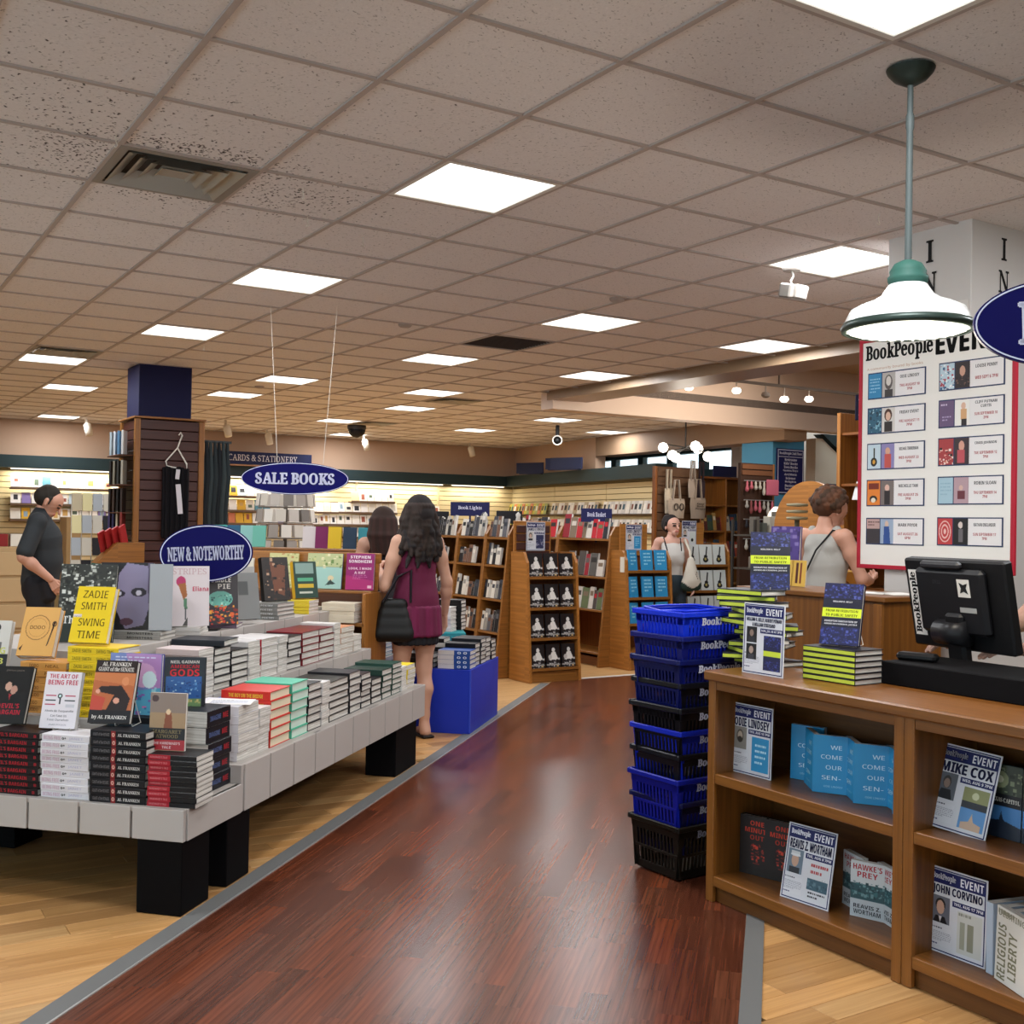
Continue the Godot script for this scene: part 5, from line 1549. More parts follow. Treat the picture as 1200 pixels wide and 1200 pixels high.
	for side in 4:
		var rot := Basis(Vector3.UP, side * PI / 2)
		var half := hx0 if side % 2 == 0 else hz0
		var out := hz0 if side % 2 == 0 else hx0
		for i in nx:
			for j in nx:
				var q := []
				for c in [[i, j], [i + 1, j], [i + 1, j + 1], [i, j + 1]]:
					var u: float = c[0] / float(nx) * 2 - 1
					var v: float = c[1] / float(nx)
					var bul := 0.012 * (1 - u * u) * sin(v * PI)
					q.append(rot * Vector3(u * half, v * H, out + bul))
				m.flat(q[0], q[1], q[2], q[3], rot * Vector3(0, 0, 1))
	m.flat(Vector3(-hx0, H, -hz0), Vector3(hx0, H, -hz0), Vector3(hx0, H, hz0), Vector3(-hx0, H, hz0), Vector3.UP)
	part(bb, "cloth_cover", m.mesh(), hx("2338b4", 0.4))
	part(bb, "corner_tape", box(Vector3(0.012, 0.44, 0.012), 0.003), hx("3a52c8", 0.3), Vector3(hx0 - 0.002, 0.23, hz0 - 0.002))
	var tc := tag(part(self, "teal_crate", box(Vector3(0.46, 0.62, 0.4), 0.01), hx("2f8a90", 0.5), Vector3(-2.72, 0.31, -8.85), Vector3(0, 0.35, 0)), "teal box with book stacks behind the blue box", "box")
	var dots := ["d8d4d2", "c9c6c6"]
	stack({x = -2.12, y = 0.456, z = -7.72, w = 0.17, h = 0.24, n = 4, t = 0.033, cover = "2b4f96", what = "blue dotted paperback of the stack on the blue box's front corner", group = "stacks on the blue box", bands = [[0.0, 0.5, "d6d2d0"]], words = [["o o", "sans_bold", "cfd8ea", 0.75, 0.3, 0.55]]})
	stack({x = -2.39, y = 0.456, z = -7.72, w = 0.17, h = 0.2, n = 3, t = 0.034, cover = "2a2624", what = "dark edged book of the stack left on the blue box's front", group = "stacks on the blue box"})
	for k in 4:
		stack({x = -2.13 + 0.004 * (k % 2), y = 0.456, z = -7.9 - k * 0.155, w = 0.15, h = 0.23, n = [5, 6, 5, 5][k], t = [0.033, 0.031, 0.036, 0.03][k], cover = ["1b1b1d", "22242a", "26262a", "1e1e22"][k], what = "black edged book of the %s stack along the blue box's aisle side" % ["first", "second", "third", "fourth"][k], group = "stacks on the blue box"})
	stack({x = -2.38, y = 0.456, z = -7.92, w = 0.18, h = 0.24, n = 6, t = 0.032, cover = ["d0ccc8", "1d1d20"], what = "black and white book of the stack in the blue box's middle", group = "stacks on the blue box"})
	stack({x = -2.56, y = 0.62, z = -8.72, w = 0.17, h = 0.22, n = 6, t = 0.033, cover = "d8d4d0", what = "white book of the stack on the teal crate's near corner", group = "stacks on the teal crate"})
	stack({x = -2.52, y = 0.62, z = -8.89, w = 0.15, h = 0.22, n = 8, t = 0.031, cover = "18181a", what = "black edged book of the tall stack on the teal crate", group = "stacks on the teal crate"})
	# more stacks on a low table to the left, behind the woman's legs
	var lt := thing("low_table", "low grey table with book stacks behind the long-haired woman", "table", Vector3(-2.93, 0, -7.75))
	part(lt, "top", box(Vector3(0.36, 0.04, 0.4), 0.004), hx("aaa39d", 0.5), Vector3(0, 0.5, 0))
	for q in [[-1, -1], [1, -1], [1, 1], [-1, 1]]:
		part(lt, "leg", box(Vector3(0.06, 0.48, 0.06)), hx("141416", 0.5), Vector3(q[0] * 0.14, 0.24, q[1] * 0.16))
	stack({x = -2.77, y = 0.521, z = -7.57, w = 0.16, h = 0.24, n = 5, t = 0.03, cover = "d6d2cc", what = "white paperback of the low table's near stack", group = "stacks on the low table"})
	stack({x = -2.77, y = 0.521, z = -7.75, w = 0.16, h = 0.24, n = 6, t = 0.03, cover = ["3f7f9a", "e0dcd6"], what = "blue and white book of the low table's second stack", group = "stacks on the low table"})

# ---------------------------------------------------------------- beyond the counter
func tote(label: String, at: Vector3, turn: float, w: float, h: float, c: String, words: String):
	var t := thing("tote_bag", label, "bag", at, turn, "tote bags on the rack")
	var m := MB.new()
	var n := 8
	for side in [-1.0, 1.0]:
		for i in n:
			for j in n:
				var q := []
				for e in [[i, j], [i + 1, j], [i + 1, j + 1], [i, j + 1]]:
					var u: float = e[0] / float(n) * 2 - 1
					var v: float = e[1] / float(n)
					q.append(Vector3(u * w / 2 * (0.94 + 0.06 * sin(v * 5)), -h * v, side * 0.045 * (1 - u * u) * sin(minf(v * 2.2, PI * 0.9))))
				m.flat(q[0], q[1], q[2], q[3], Vector3(0, 0, side))
	part(t, "sack", m.mesh(), hx(c, 0.9))
	for s in [-1.0, 1.0]:
		var hd := MB.new()
		hd.tube([Vector3(-w * 0.22, -0.02, s * 0.01), Vector3(-0.03, 0.24, s * 0.01), Vector3(0.03, 0.24, s * 0.01), Vector3(w * 0.22, -0.02, s * 0.01)], 0.009, 6)
		part(t, "handle", hd.mesh(), hx(c, 0.9))
	if words:
		lettering(t, "print", words, "sans_bold", hx("3a3430"), Transform3D(Basis(), Vector3(0, -h * 0.42, 0.05)), w * 0.6, h * 0.35)

func build_right_side():
	# blue column with directory
	var c := struct_root("column_blue", g(11.64, 0, -11.62), GA)
	part(c, "shaft", box(Vector3(0.62, CE, 0.62), 0.005), hx("4f93bb", 0.6), Vector3(0, CE / 2, 0))
	var ds := thing("directory_sign", "navy floor directory sign on the blue column", "sign", g(11.65, 2.32, -11.29), GA)
	part(ds, "board", box(Vector3(0.53, 0.64, 0.02), 0.003), hx("1c2058", 0.5))
	for s in [-1.0, 1.0]:
		part(ds, "edge_line", box(Vector3(0.012, 0.61, 0.002)), hx("c8cce4"), Vector3(s * 0.245, 0, 0.0105))
		part(ds, "edge_line", box(Vector3(0.49, 0.012, 0.002)), hx("c8cce4"), Vector3(0, s * 0.3, 0.0105))
	part(ds, "edge_line", box(Vector3(0.49, 0.008, 0.002)), hx("c8cce4"), Vector3(0, 0.205, 0.0105))
	lettering(ds, "sign_lettering", "BookPeople 2nd Floor", "serif_bold", hx("dcdef0"), Transform3D(Basis(), Vector3(0, 0.25, 0.0125)), 0.44, 0.05)
	var lines := ["Restrooms", "Kids' Books", "Teen Books", "Games/Toys", "Art/Music", "Science", "Religion", "Business", "Test Prep"]
	for k in 9:
		lettering(ds, "sign_lettering", lines[k], "serif_bold", hx("dcdef0"), Transform3D(Basis(), Vector3(0, 0.165 - k * 0.052, 0.0125)), [0.24, 0.27, 0.27, 0.29, 0.25, 0.19, 0.22, 0.22, 0.23][k], 0.036)
	# track lights by the bulkhead
	var tr := thing("light_track", "dark ceiling track carrying small spotlights before the pink bulkhead", "track", g(9.4, 3.16, -9.3), GA)
	part(tr, "rail", box(Vector3(4.4, 0.03, 0.03)), hx("6a5a4c", 0.5))
	for k in 3:
		part(tr, "hanger_rod", box(Vector3(0.015, 0.56, 0.015)), hx("6a5a4c", 0.5), Vector3(-1.8 + k * 1.8, 0.29, 0))
	var bulb := StandardMaterial3D.new()
	bulb.resource_name = "spot_bulb"
	bulb.albedo_color = Color(0.95, 0.93, 0.9)
	bulb.emission_enabled = true
	bulb.emission = Color(1.0, 0.96, 0.9)
	bulb.emission_energy_multiplier = 3.0
	var k2 := 0
	for e in [[8.04, 3.04, true], [8.74, 3.058, true], [9.19, 3.045, false], [9.485, 3.018, true], [9.89, 3.049, true]]:
		var s := thing("track_spotlight", "%s track spotlight before the pink bulkhead, %s along the track" % ["lit round" if e[2] else "unlit", ["first", "second", "third", "fourth", "fifth"][k2]], "spotlight", g(e[0], e[1], -9.3), GA, "track spotlights")
		part(s, "stem", box(Vector3(0.012, 0.12, 0.012)), hx("b8a898", 0.5), Vector3(0, 0.07, 0))
		var m := MB.new()
		m.lathe([Vector2(0.0, -0.045), Vector2(0.03, -0.04), Vector2(0.05, -0.02), Vector2(0.05, 0.0), Vector2(0.04, 0.02), Vector2(0.0, 0.03)], 16)
		part(s, "lamp_head" if e[2] else "can", m.mesh(), bulb if e[2] else hx("9a8c7e", 0.5))
		if e[2]:
			var l := SpotLight3D.new()
			l.name = "spot_beam"
			l.light_energy = 1.1
			l.light_color = Color(1.0, 0.93, 0.84)
			l.spot_range = 10
			l.spot_angle = 55
			l.shadow_enabled = true
			l.light_size = 0.05
			l.position = Vector3(0, -0.06, 0)
			l.rotation = Vector3(-0.08 - 0.1 * (k2 % 2), 0, 0)
			s.add_child(l)
		k2 += 1
	# cluster lamp far behind
	var ch := thing("cluster_lamp", "far ceiling lamp cluster with glowing round bulbs", "lamp", g(9.9, 2.48, -11.5), 0.0)
	var rod := MB.new()
	rod.tube([Vector3(0, 0.1, 0), Vector3(0, CE - 2.49, 0)], 0.012, 6)
	part(ch, "rod", rod.mesh(), hx("2c2a28", 0.4))
	for k in 6:
		var a := TAU * k / 6.0
		var p := Vector3(cos(a) * 0.3, -0.02 + 0.12 * (k % 2), sin(a) * 0.3)
		var ar := MB.new()
		ar.tube([Vector3(0, 0.1, 0), p + Vector3(0, 0.05, 0)], 0.01, 6)
		part(ch, "arm", ar.mesh(), hx("2c2a28", 0.4))
		var m := MB.new()
		m.lathe([Vector2(0.0, -0.07), Vector2(0.05, -0.05), Vector2(0.07, 0.0), Vector2(0.05, 0.05), Vector2(0.0, 0.07)], 14)
		part(ch, "bulb", m.mesh(), bulb, p)
	var ol := OmniLight3D.new()
	ol.name = "cluster_light"
	ol.light_energy = 0.25
	ol.omni_range = 10
	ol.light_color = Color(1.0, 0.96, 0.9)
	ol.shadow_enabled = true
	ol.light_size = 0.2
	ol.position = Vector3(0, -0.15, 0)
	ch.add_child(ol)
	# far oak shelving with a sign
	var fs := thing("far_oak_shelving", "tall oak shelving against the far wall past the tote bags", "bookcase", g(11.9, 0, -13.0), GA)
	part(fs, "back", box(Vector3(1.1, 2.26, 0.03)), oak, Vector3(0, 1.13, -0.15))
	for k in 3: part(fs, "upright", box(Vector3(0.03, 2.26, 0.3), 0.003), oak_pale, Vector3(-0.54 + k * 0.54, 1.13, 0))
	for k in 5: part(fs, "shelf", box(Vector3(1.05, 0.025, 0.29), 0.003), oak, Vector3(0, 0.25 + k * 0.4, 0))
	part(fs, "top", box(Vector3(1.14, 0.03, 0.33), 0.003), oak_dark, Vector3(0, 2.275, 0))
	for k in 2: book_row("small book on the far oak shelving's %s shelf" % ["upper", "lower"][k], "books on the far oak shelving", Vector2(11.4, -12.95), Vector2(12.4, -12.95), 1.465 - k * 0.4, 0.0, 0.2, 0.28, 0.05, 0.12, 500 + k, 0.95, PAL, true)
	for e in [[g(11.95, 2.385, -12.95), 0.48, "small navy sign over the far oak shelving"], [g(13.05, 2.12, -11.8), 0.6, "small navy sign past the blue column"]]:
		var t := thing("sign_board", e[2], "sign", e[0], GA)
		part(t, "board", box(Vector3(e[1], 0.17, 0.02), 0.002), hx("1b1d4a", 0.5))
		part(t, "post", box(Vector3(0.03, e[0].y if e[1] > 0.5 else 0.1, 0.02)), hx("1b1d4a", 0.5), Vector3(0, -e[0].y / 2 if e[1] > 0.5 else -0.06, -0.02))
	# tote bags on a brown rack
	var rk := thing("tote_rack", "brown slatted rack holding canvas tote bags", "rack", g(9.45, 0, -11.12), GA)
	part(rk, "panel", box(Vector3(0.74, 2.28, 0.04), 0.004), hx("4e3626", 0.6), Vector3(0, 1.14, 0))
	for k in 8: part(rk, "slat", box(Vector3(0.72, 0.1, 0.012), 0.002), hx("58402e", 0.6), Vector3(0, 1.4 + k * 0.115, 0.026))
	part(rk, "post", box(Vector3(0.04, 2.28, 0.06), 0.004), oak_dark, Vector3(-0.38, 1.14, 0))
	tote("cream canvas tote draped narrow on the brown rack", g(9.22, 2.0, -11.02), GA, 0.14, 0.32, "b9ae9c", "")
	tote("canvas tote with small dark print on the brown rack", g(9.3, 1.87, -10.96), GA, 0.28, 0.25, "a4978a", "OO")
	tote("tan canvas tote with printed lines hanging lowest on the rack", g(9.66, 1.89, -10.96), GA, 0.27, 0.27, "8d8074", "Keep\nBook\nPeople")
	tote("grey canvas tote hanging slanted high on the rack", g(9.6, 2.13, -11.0), GA + 0.3, 0.22, 0.24, "968a80", "")
	tote("dark tote hanging behind the tan tote", g(9.78, 2.12, -11.04), GA, 0.14, 0.25, "2c2228", "")
	# jewellery rack with hanging pieces
	var jr := thing("jewellery_rack", "dark brown rack hung with earrings and key rings by the blue column", "rack", g(9.98, 0, -10.25), GA)
	part(jr, "board", box(Vector3(0.56, 2.32, 0.05), 0.004), hx("3e2a20", 0.6), Vector3(0, 1.16, 0))
	for k in 2: part(jr, "slat", box(Vector3(0.52, 0.06, 0.015), 0.002), hx("6a4630", 0.6), Vector3(0, 2.2 + k * 0.075, 0.03))
	part(jr, "edge", box(Vector3(0.03, 2.32, 0.07), 0.004), oak, Vector3(0.28, 1.16, 0))
	for rw in 4: part(jr, "hook_bar", box(Vector3(0.5, 0.012, 0.012)), steel, Vector3(0, 2.1 - rw * 0.24, 0.06))
	var jr2 := RandomNumberGenerator.new()
	jr2.seed = 8
	for rw in 4:
		for k in 7:
			var m := MB.new()
			var ln := jr2.randf_range(0.1, 0.19)
			m.lathe([Vector2(0.0, -ln), Vector2(0.018, -ln + 0.012), Vector2(0.026, -ln * 0.7), Vector2(0.012, -ln * 0.4), Vector2(0.016, -ln * 0.2), Vector2(0.004, 0.0), Vector2(0, 0.006)], 8)
			var cc: String = ["c9c4b8", "a8a49c", "d8d2c4", "8a4a4a", "c86a78"][jr2.randi() % 5]
			if rw > 1: cc = ["b8bab0", "2a2a30", "8d8f88", "1a1a3a"][jr2.randi() % 4]
			tag(part(self, "hanging_trinket", m.mesh(), hx(cc, 0.4), g(9.76 + k * 0.072, 2.095 - rw * 0.24, -10.17)), "small trinket hanging in row %d of the jewellery rack, place %d" % [rw + 1, k + 1], "trinket", "trinkets on the jewellery rack")
	var pw := tag(part(self, "pink_pouch", box(Vector3(0.2, 0.2, 0.04), 0.012), hx("c86a80", 0.7), g(10.14, 2.02, -10.12), Vector3(0, GA, 0)), "pink pouch hanging on the jewellery rack", "pouch")
	# gift shelves, dark and cluttered
	var gs := thing("gift_shelves", "dark metal gift shelves crowded with small boxes before the jewellery rack", "shelf unit", g(8.95, 0, -8.9), GA)
	for k in 4: part(gs, "shelf", box(Vector3(0.9, 0.02, 0.35), 0.002), hx("4a453e", 0.5), Vector3(0, 0.35 + k * 0.36, 0))
	for s in [-1.0, 1.0]:
		for z in [-1.0, 1.0]: part(gs, "upright", box(Vector3(0.025, 1.6, 0.025)), hx("3a3632", 0.5), Vector3(s * 0.45, 0.8, z * 0.17))
	var r := RandomNumberGenerator.new()
	r.seed = 31
	for lv in 4:
		for k in 8:
			var hh := r.randf_range(0.1, 0.26)
			tag(part(self, "gift_box", box(Vector3(r.randf_range(0.06, 0.1), hh, 0.1), 0.006), hx(["4a4640", "6a655c", "8d887c", "2e2c2a", "b5b0a2", "5a5f58", "3a2c30", "777064"][r.randi() % 8], 0.55), g(8.56 + k * 0.11, 0.36 + lv * 0.36 + hh / 2, -8.8), Vector3(0, GA + r.randf_range(-0.3, 0.3), 0)), "small gift box on %s shelf of the dark gift shelves, place %d" % [["bottom", "second", "third", "top"][lv], k + 1], "box", "boxes on the gift shelves")
	# table lamp glowing there
	var tl := thing("table_lamp", "small table lamp with glowing white shade among the gifts", "lamp", g(9.05, 1.45, -8.95), 0.0)
	var st := MB.new()
	st.lathe([Vector2(0, 0), Vector2(0.06, 0), Vector2(0.05, 0.015), Vector2(0.012, 0.03), Vector2(0.012, 0.24), Vector2(0, 0.24)], 14)
	part(tl, "stand", st.mesh(), hx("2a2622", 0.4))
	var sh := MB.new()
	sh.lathe([Vector2(0.115, 0.17), Vector2(0.09, 0.24), Vector2(0.04, 0.3)], 20)
	var shm := StandardMaterial3D.new()
	shm.resource_name = "lamp_shade_glow"
	shm.albedo_color = Color(0.95, 0.93, 0.88)
	shm.emission_enabled = true
	shm.emission = Color(1.0, 0.95, 0.85)
	shm.emission_energy_multiplier = 1.3
	part(tl, "shade", sh.mesh(), shm)
	var ll := OmniLight3D.new()
	ll.name = "lamp_bulb_light"
	ll.light_energy = 0.12
	ll.omni_range = 6
	ll.shadow_enabled = true
	ll.position = Vector3(0, 0.1, 0)
	tl.add_child(ll)
	# oak cabinet behind the counter with things on it
	var cb := thing("oak_cabinet", "oak cabinet with plain panels behind the counter books", "cabinet", g(4.42, 0, -3.95), GA)
	part(cb, "body", box(Vector3(0.42, 1.17, 0.94), 0.004), oak_counter, Vector3(0, 0.585, 0))
	part(cb, "top", box(Vector3(0.46, 0.025, 0.98), 0.004), oak_counter, Vector3(0, 1.182, 0))
	part(cb, "stile", box(Vector3(0.02, 1.16, 0.05), 0.003), oak_face, Vector3(-0.215, 0.58, 0.445))
	standing("purple_book", "large purple book standing on the oak cabinet", "", g(4.6, 1.197, -4.48), GA - PI / 2 + 0.1, 0.05, 0.2, 0.32, 0.02, "4c3a7c", art("purple", 32, 48, [["bg", "54428a"], ["blots", 40, 0, 0, 1, 0.5, 0.14, ["6a58a0", "3c2c66", "8a7ab8"]]]))
	for k in 3:
		standing("magazine", "yellow magazine with dark stripes on the oak cabinet, %s" % ["first", "second", "third"][k], "magazines on the oak cabinet", g(4.45, 1.197, -4.42 + k * 0.09), GA - PI / 2, 0.1, 0.1, 0.14, 0.006, "caa84a", art("mag", 24, 32, [["bg", "d8b050"], ["rect", 0.3, 0.1, 0.2, 0.8, "4a2018"], ["rect", 0.62, 0.1, 0.15, 0.8, "7a3a20"]]), [], false)
	for e in [[4.38, -3.72, 0.3, "white leaflet lying near the reading person's elbow"], [4.45, -3.6, -0.4, "black and white leaflet lying at the cabinet's end"]]:
		tag(part(self, "leaflet", box(Vector3(0.15, 0.004, 0.21)), hx("dedad4", 0.6), g(e[0], 1.198, e[1]), Vector3(0, GA + e[2], 0)), e[3], "leaflet", "leaflets")
	# tall oak case and arched panel beyond the reader
	var tc := thing("tall_oak_case", "tall dark oak case behind the events board with white cards", "bookcase", g(7.9, 0, -6.3), GA)
	part(tc, "side", box(Vector3(0.5, 2.54, 0.04), 0.003), oak_pale, Vector3(0, 1.27, -0.54))
	part(tc, "side", box(Vector3(0.5, 2.54, 0.04), 0.003), oak, Vector3(0, 1.27, 0.54))
	part(tc, "back", box(Vector3(0.03, 2.54, 1.06)), oak_dark, Vector3(0.23, 1.27, 0))
	for k in 6: part(tc, "shelf", box(Vector3(0.46, 0.025, 1.04), 0.003), oak_dark, Vector3(0, 0.1 + k * 0.45, 0))
	for e in [[1.82, -5.72], [1.4, -5.7], [1.4, -5.45], [1.0, -5.6], [1.82, -5.4]]:
		tag(part(self, "shelf_card", box(Vector3(0.01, 0.17, 0.2)), hx("d8d6d4", 0.6), g(7.68, (e[0] - 1.5) * 1.15 + 1.48, e[1] * 1.15), Vector3(0, GA, -0.35)), "white card sloping on the tall oak case, %d cm up" % (e[0] * 100 - e[1] * 0), "card", "cards on the tall oak case")
	var ap := thing("arched_panel", "round-topped oak panel behind the reading person", "panel", g(7.4, 0, -6.93), GA - PI / 2)
	var poly := PackedVector2Array([Vector2(-0.41, 0), Vector2(0.41, 0)])
	for k in 17: poly.append(Vector2(0.41 * cos(PI * k / 16), 1.5 + 0.43 * sin(PI * k / 16)))
	var am := MB.new()
	am.prism(poly, -0.02, 0.02)
	part(ap, "panel", am.mesh(), oak_pale)
	var js := thing("bead_stand", "tiered pale stand of beads in front of the blue column", "display stand", g(6.9, 1.22, -6.6), GA)
	for k in 3:
		var m := MB.new()
		m.lathe([Vector2(0, 0.36 + k * 0.055), Vector2(0.085, 0.365 + k * 0.055), Vector2(0.088, 0.385 + k * 0.055), Vector2(0.0, 0.39 + k * 0.055)], 18)
		part(js, "tray", m.mesh(), hx("9c9478", 0.5))
	var jp := MB.new()
	jp.lathe([Vector2(0, -1.2), Vector2(0.14, -1.2), Vector2(0.13, -1.17), Vector2(0.02, -1.15), Vector2(0.02, 0.37), Vector2(0, 0.37)], 14)
	part(js, "pole", jp.mesh(), hx("6a6450", 0.4))
	# lettered oval sign half hidden by the board
	var ov := thing("lettered_sign", "dark sign with a white letter B half hidden by the board", "sign", g(6.95, 2.46, -5.85), GA - 0.8)
	part(ov, "board", box(Vector3(0.3, 0.2, 0.02), 0.004), hx("15153a", 0.5))
	lettering(ov, "sign_lettering", "B", "serif_bold", hx("e0e0ec"), Transform3D(Basis(), Vector3(-0.08, 0, 0.0108)), 0.09, 0.13)
	part(ov, "hanger_rod", box(Vector3(0.008, 0.55, 0.008)), hx("6a5a4c", 0.5), Vector3(0, 0.37, 0))

# ---------------------------------------------------------------- books on the table
func build_table_books():
	var f := "stacks along the table's front edge"
	stack({x = -2.805, y = 0.40, z = -3.85, w = 0.16, h = 0.225, n = 9, t = 0.0275, cover = "1c1214", what = "black book with red spine letters at the table's front", group = f, words = [["DEVIL'S BARGAIN", "sans_bold", "a8222c", 0.42, 0.7, 0.5], ["B", "sans_bold", "a8222c", 0.92, 0.05, 0.4]]})
	stack({x = -2.583, y = 0.40, z = -3.85, w = 0.14, h = 0.212, n = 9, t = 0.0275, cover = "dcd8dc", what = "white paperback with faint spine letters at the table's front", group = f, words = [["BEING FREE", "sans_bold", "c8a8b8", 0.22, 0.36, 0.5], ["o+", "sans_bold", "1a1a1a", 0.47, 0.09, 0.35], ["JANET", "sans", "b8b4d0", 0.72, 0.3, 0.4]]})
	stack({x = -2.336, y = 0.40, z = -3.845, w = 0.165, h = 0.238, n = 9, t = 0.0308, cover = "17161a", what = "black hardcover with white spine letters at the table's front", group = f, bands = [[0.38, 0.46, "8a2a2c"]], words = [["AL FRANKEN", "serif_bold", "d8d4d0", 0.7, 0.4, 0.36], ["GIANT of the SENATE", "serif", "8a8688", 0.2, 0.3, 0.36], ["o", "sans_bold", "e0b0a0", 0.42, 0.05, 0.5]]})
	stack({x = -2.125, y = 0.40, z = -3.85, w = 0.14, h = 0.2, n = 10, t = 0.0198, cover = "1b1a1c", what = "red and black paperback at the table's front corner", group = f, turn = 0.05, hard = false, bands = [[0.0, 0.46, "a82430"]], words = [["HANDMAID'S TALE", "sans_bold", "d87a80", 0.22, 0.36, 0.4]]})
	# second row on the front tier, towards the side
	stack({x = -2.205, y = 0.40, z = -4.08, w = 0.2, h = 0.2, n = 5, t = 0.0655, cover = "1a1c24", what = "thick dark book with coloured spine at the table's side corner", group = "thick books at the corner", spine_right = true, hard = false, words = [["IMAGINE", "sans_bold", "5a6a9a", 0.35, 0.45, 0.3], ["ME", "sans_bold", "b02a34", 0.78, 0.22, 0.35]]})
	stack({x = -2.42, y = 0.40, z = -4.08, w = 0.14, h = 0.16, n = 8, t = 0.036, cover = "22242a", what = "dark book of the stack under the blue and lilac book", group = "hidden stacks on the front tier", loose = 1.5})
	# yellow and orange stacks on the second tier
	stack({x = -2.635, y = 0.665, z = -4.13, w = 0.165, h = 0.24, n = 9, t = 0.0325, cover = "e6c21c", what = "bright yellow hardcover of the yellow stack", group = "yellow stack", loose = 2.0, words = [["ZADIE SMITH", "sans", "6a5a14", 0.28, 0.38, 0.42], ["SWING TIME", "sans", "6a5a14", 0.74, 0.34, 0.42]]})
	stack({x = -2.9, y = 0.665, z = -4.15, w = 0.15, h = 0.22, n = 7, t = 0.031, cover = "cf9248", what = "orange hardcover of the orange stack", group = "orange stack", words = [["DODO", "sans", "6a3a14", 0.3, 0.2, 0.45], ["NEAL", "sans", "6a3a14", 0.7, 0.3, 0.4]]})
	stack({x = -3.17, y = 0.665, z = -4.15, w = 0.15, h = 0.22, n = 5, t = 0.026, cover = "1e1e20", what = "black book of the stack at the picture's edge", group = "black stack"})
	# standing books of the front rows
	var gA := "books standing on the front stacks"
	var a_free := art("free", 72, 108, [["bg", "e2dade"], ["rect", 0.08, 0.42, 0.3, 0.025, "b0304a"], ["rect", 0.62, 0.42, 0.3, 0.025, "b0304a"], ["rect", 0.08, 0.5, 0.3, 0.025, "1c1c1c"], ["rect", 0.62, 0.5, 0.3, 0.025, "1c1c1c"], ["rect", 0.08, 0.58, 0.3, 0.025, "b0304a"], ["ell", 0.48, 0.43, 0.07, 0.045, "2a2a2a"], ["ell", 0.48, 0.43, 0.04, 0.025, "c8e0dc"], ["rect", 0.46, 0.47, 0.05, 0.12, "2a2a2a"], ["rect", 0.66, 0.58, 0.26, 0.06, "c8c4ca"]])
	standing("paperback_book", "white paperback with pink title standing on the white stack", gA, Vector3(-2.785, 0.649, -3.95), 0.12, 0.25, 0.15, 0.225, 0.024, "d8d2d6", a_free, [["THE ART OF", "sans_bold", "c03a52", 0, 0.42, 0.8, 0.075], ["BEING FREE", "sans_bold", "c03a52", 0, 0.31, 0.84, 0.085], ["Alexis de Tocqueville", "sans", "4a4650", 0, -0.2, 0.8, 0.05], ["Can Save Us", "sans", "4a4650", 0, -0.28, 0.45, 0.04], ["From Ourselves", "sans", "4a4650", 0, -0.35, 0.6, 0.04], ["JAMES POULOS", "sans", "6a6670", 0, -0.44, 0.5, 0.03]], false)
	easel("wire easel behind the white paperback with pink title", Vector3(-2.76, 0.648, -3.95), 0.12)
	standing("hardcover_book", "black hardcover with two faces and red title leaning at the front", gA, Vector3(-3.04, 0.649, -3.97), 0.15, 0.36, 0.155, 0.235, 0.026, "17130f", art("devil", 48, 72, [["bg", "15110f"], ["ell", 0.42, 0.36, 0.1, 0.08, "c49a86"], ["ell", 0.58, 0.42, 0.1, 0.08, "b88a78"], ["poly", [Vector2(0.45, 0.48), Vector2(0.55, 0.5), Vector2(0.5, 0.6)], "a8222c"]]), [["DEVIL'S", "sans_bold", "b3283a", 0, -0.2, 0.6, 0.08], ["BARGAIN", "sans_bold", "b3283a", 0, -0.31, 0.7, 0.08], ["JOSHUA GREEN", "sans", "8a7a70", 0, 0.42, 0.5, 0.03]])
	var a_fr := art("franken", 72, 108, [["bg", "2a1a16"], ["rect", 0, 0.2, 1, 0.6, "b8663c"], ["poly", [Vector2(0, 0.2), Vector2(1, 0.2), Vector2(1, 0.4), Vector2(0, 0.32)], "c87848"], ["ell", 0.78, 0.33, 0.09, 0.07, "d88a5c"], ["poly", [Vector2(0.2, 0.42), Vector2(0.7, 0.4), Vector2(0.95, 0.6), Vector2(0.9, 0.8), Vector2(0.4, 0.8), Vector2(0.55, 0.55), Vector2(0.1, 0.5)], "2c1c1a"], ["ell", 0.62, 0.64, 0.08, 0.05, "e0a088"], ["ell", 0.15, 0.5, 0.06, 0.035, "e0a088"], ["poly", [Vector2(0, 0.55), Vector2(0.35, 0.6), Vector2(0.3, 0.82), Vector2(0, 0.82)], "c04a38"], ["rect", 0, 0.8, 1, 0.2, "1a1416"]])
	standing("hardcover_book", "dark hardcover with a seated man on orange standing on the black stack", gA, Vector3(-2.555, 0.679, -3.955), 0.12, 0.3, 0.172, 0.25, 0.032, "1a1618", a_fr, [["AL FRANKEN", "serif_bold", "e8e0d8", 0, 0.44, 0.7, 0.06], ["GIANT of the SENATE", "serif_bold", "e8e0d8", 0, 0.36, 0.86, 0.065], ["by AL FRANKEN", "serif_bold", "e8e0d8", 0, -0.41, 0.84, 0.075]])
	easel("wire easel behind the dark hardcover with seated man", Vector3(-2.49, 0.678, -3.96), 0.12)
	var a_at := art("atwood", 60, 90, [["bg", "a98a66"], ["rect", 0, 0, 1, 0.35, "8f7c70"], ["ell", 0.15, 0.1, 0.1, 0.06, "4a3434"], ["poly", [Vector2(0.45, 0.35), Vector2(0.62, 0.33), Vector2(0.66, 0.62), Vector2(0.4, 0.64)], "8a4a2c"], ["ell", 0.53, 0.33, 0.07, 0.05, "e8c8a0"], ["rect", 0, 0.62, 1, 0.2, "1b181c"], ["rect", 0, 0.82, 1, 0.18, "b02a34"]])
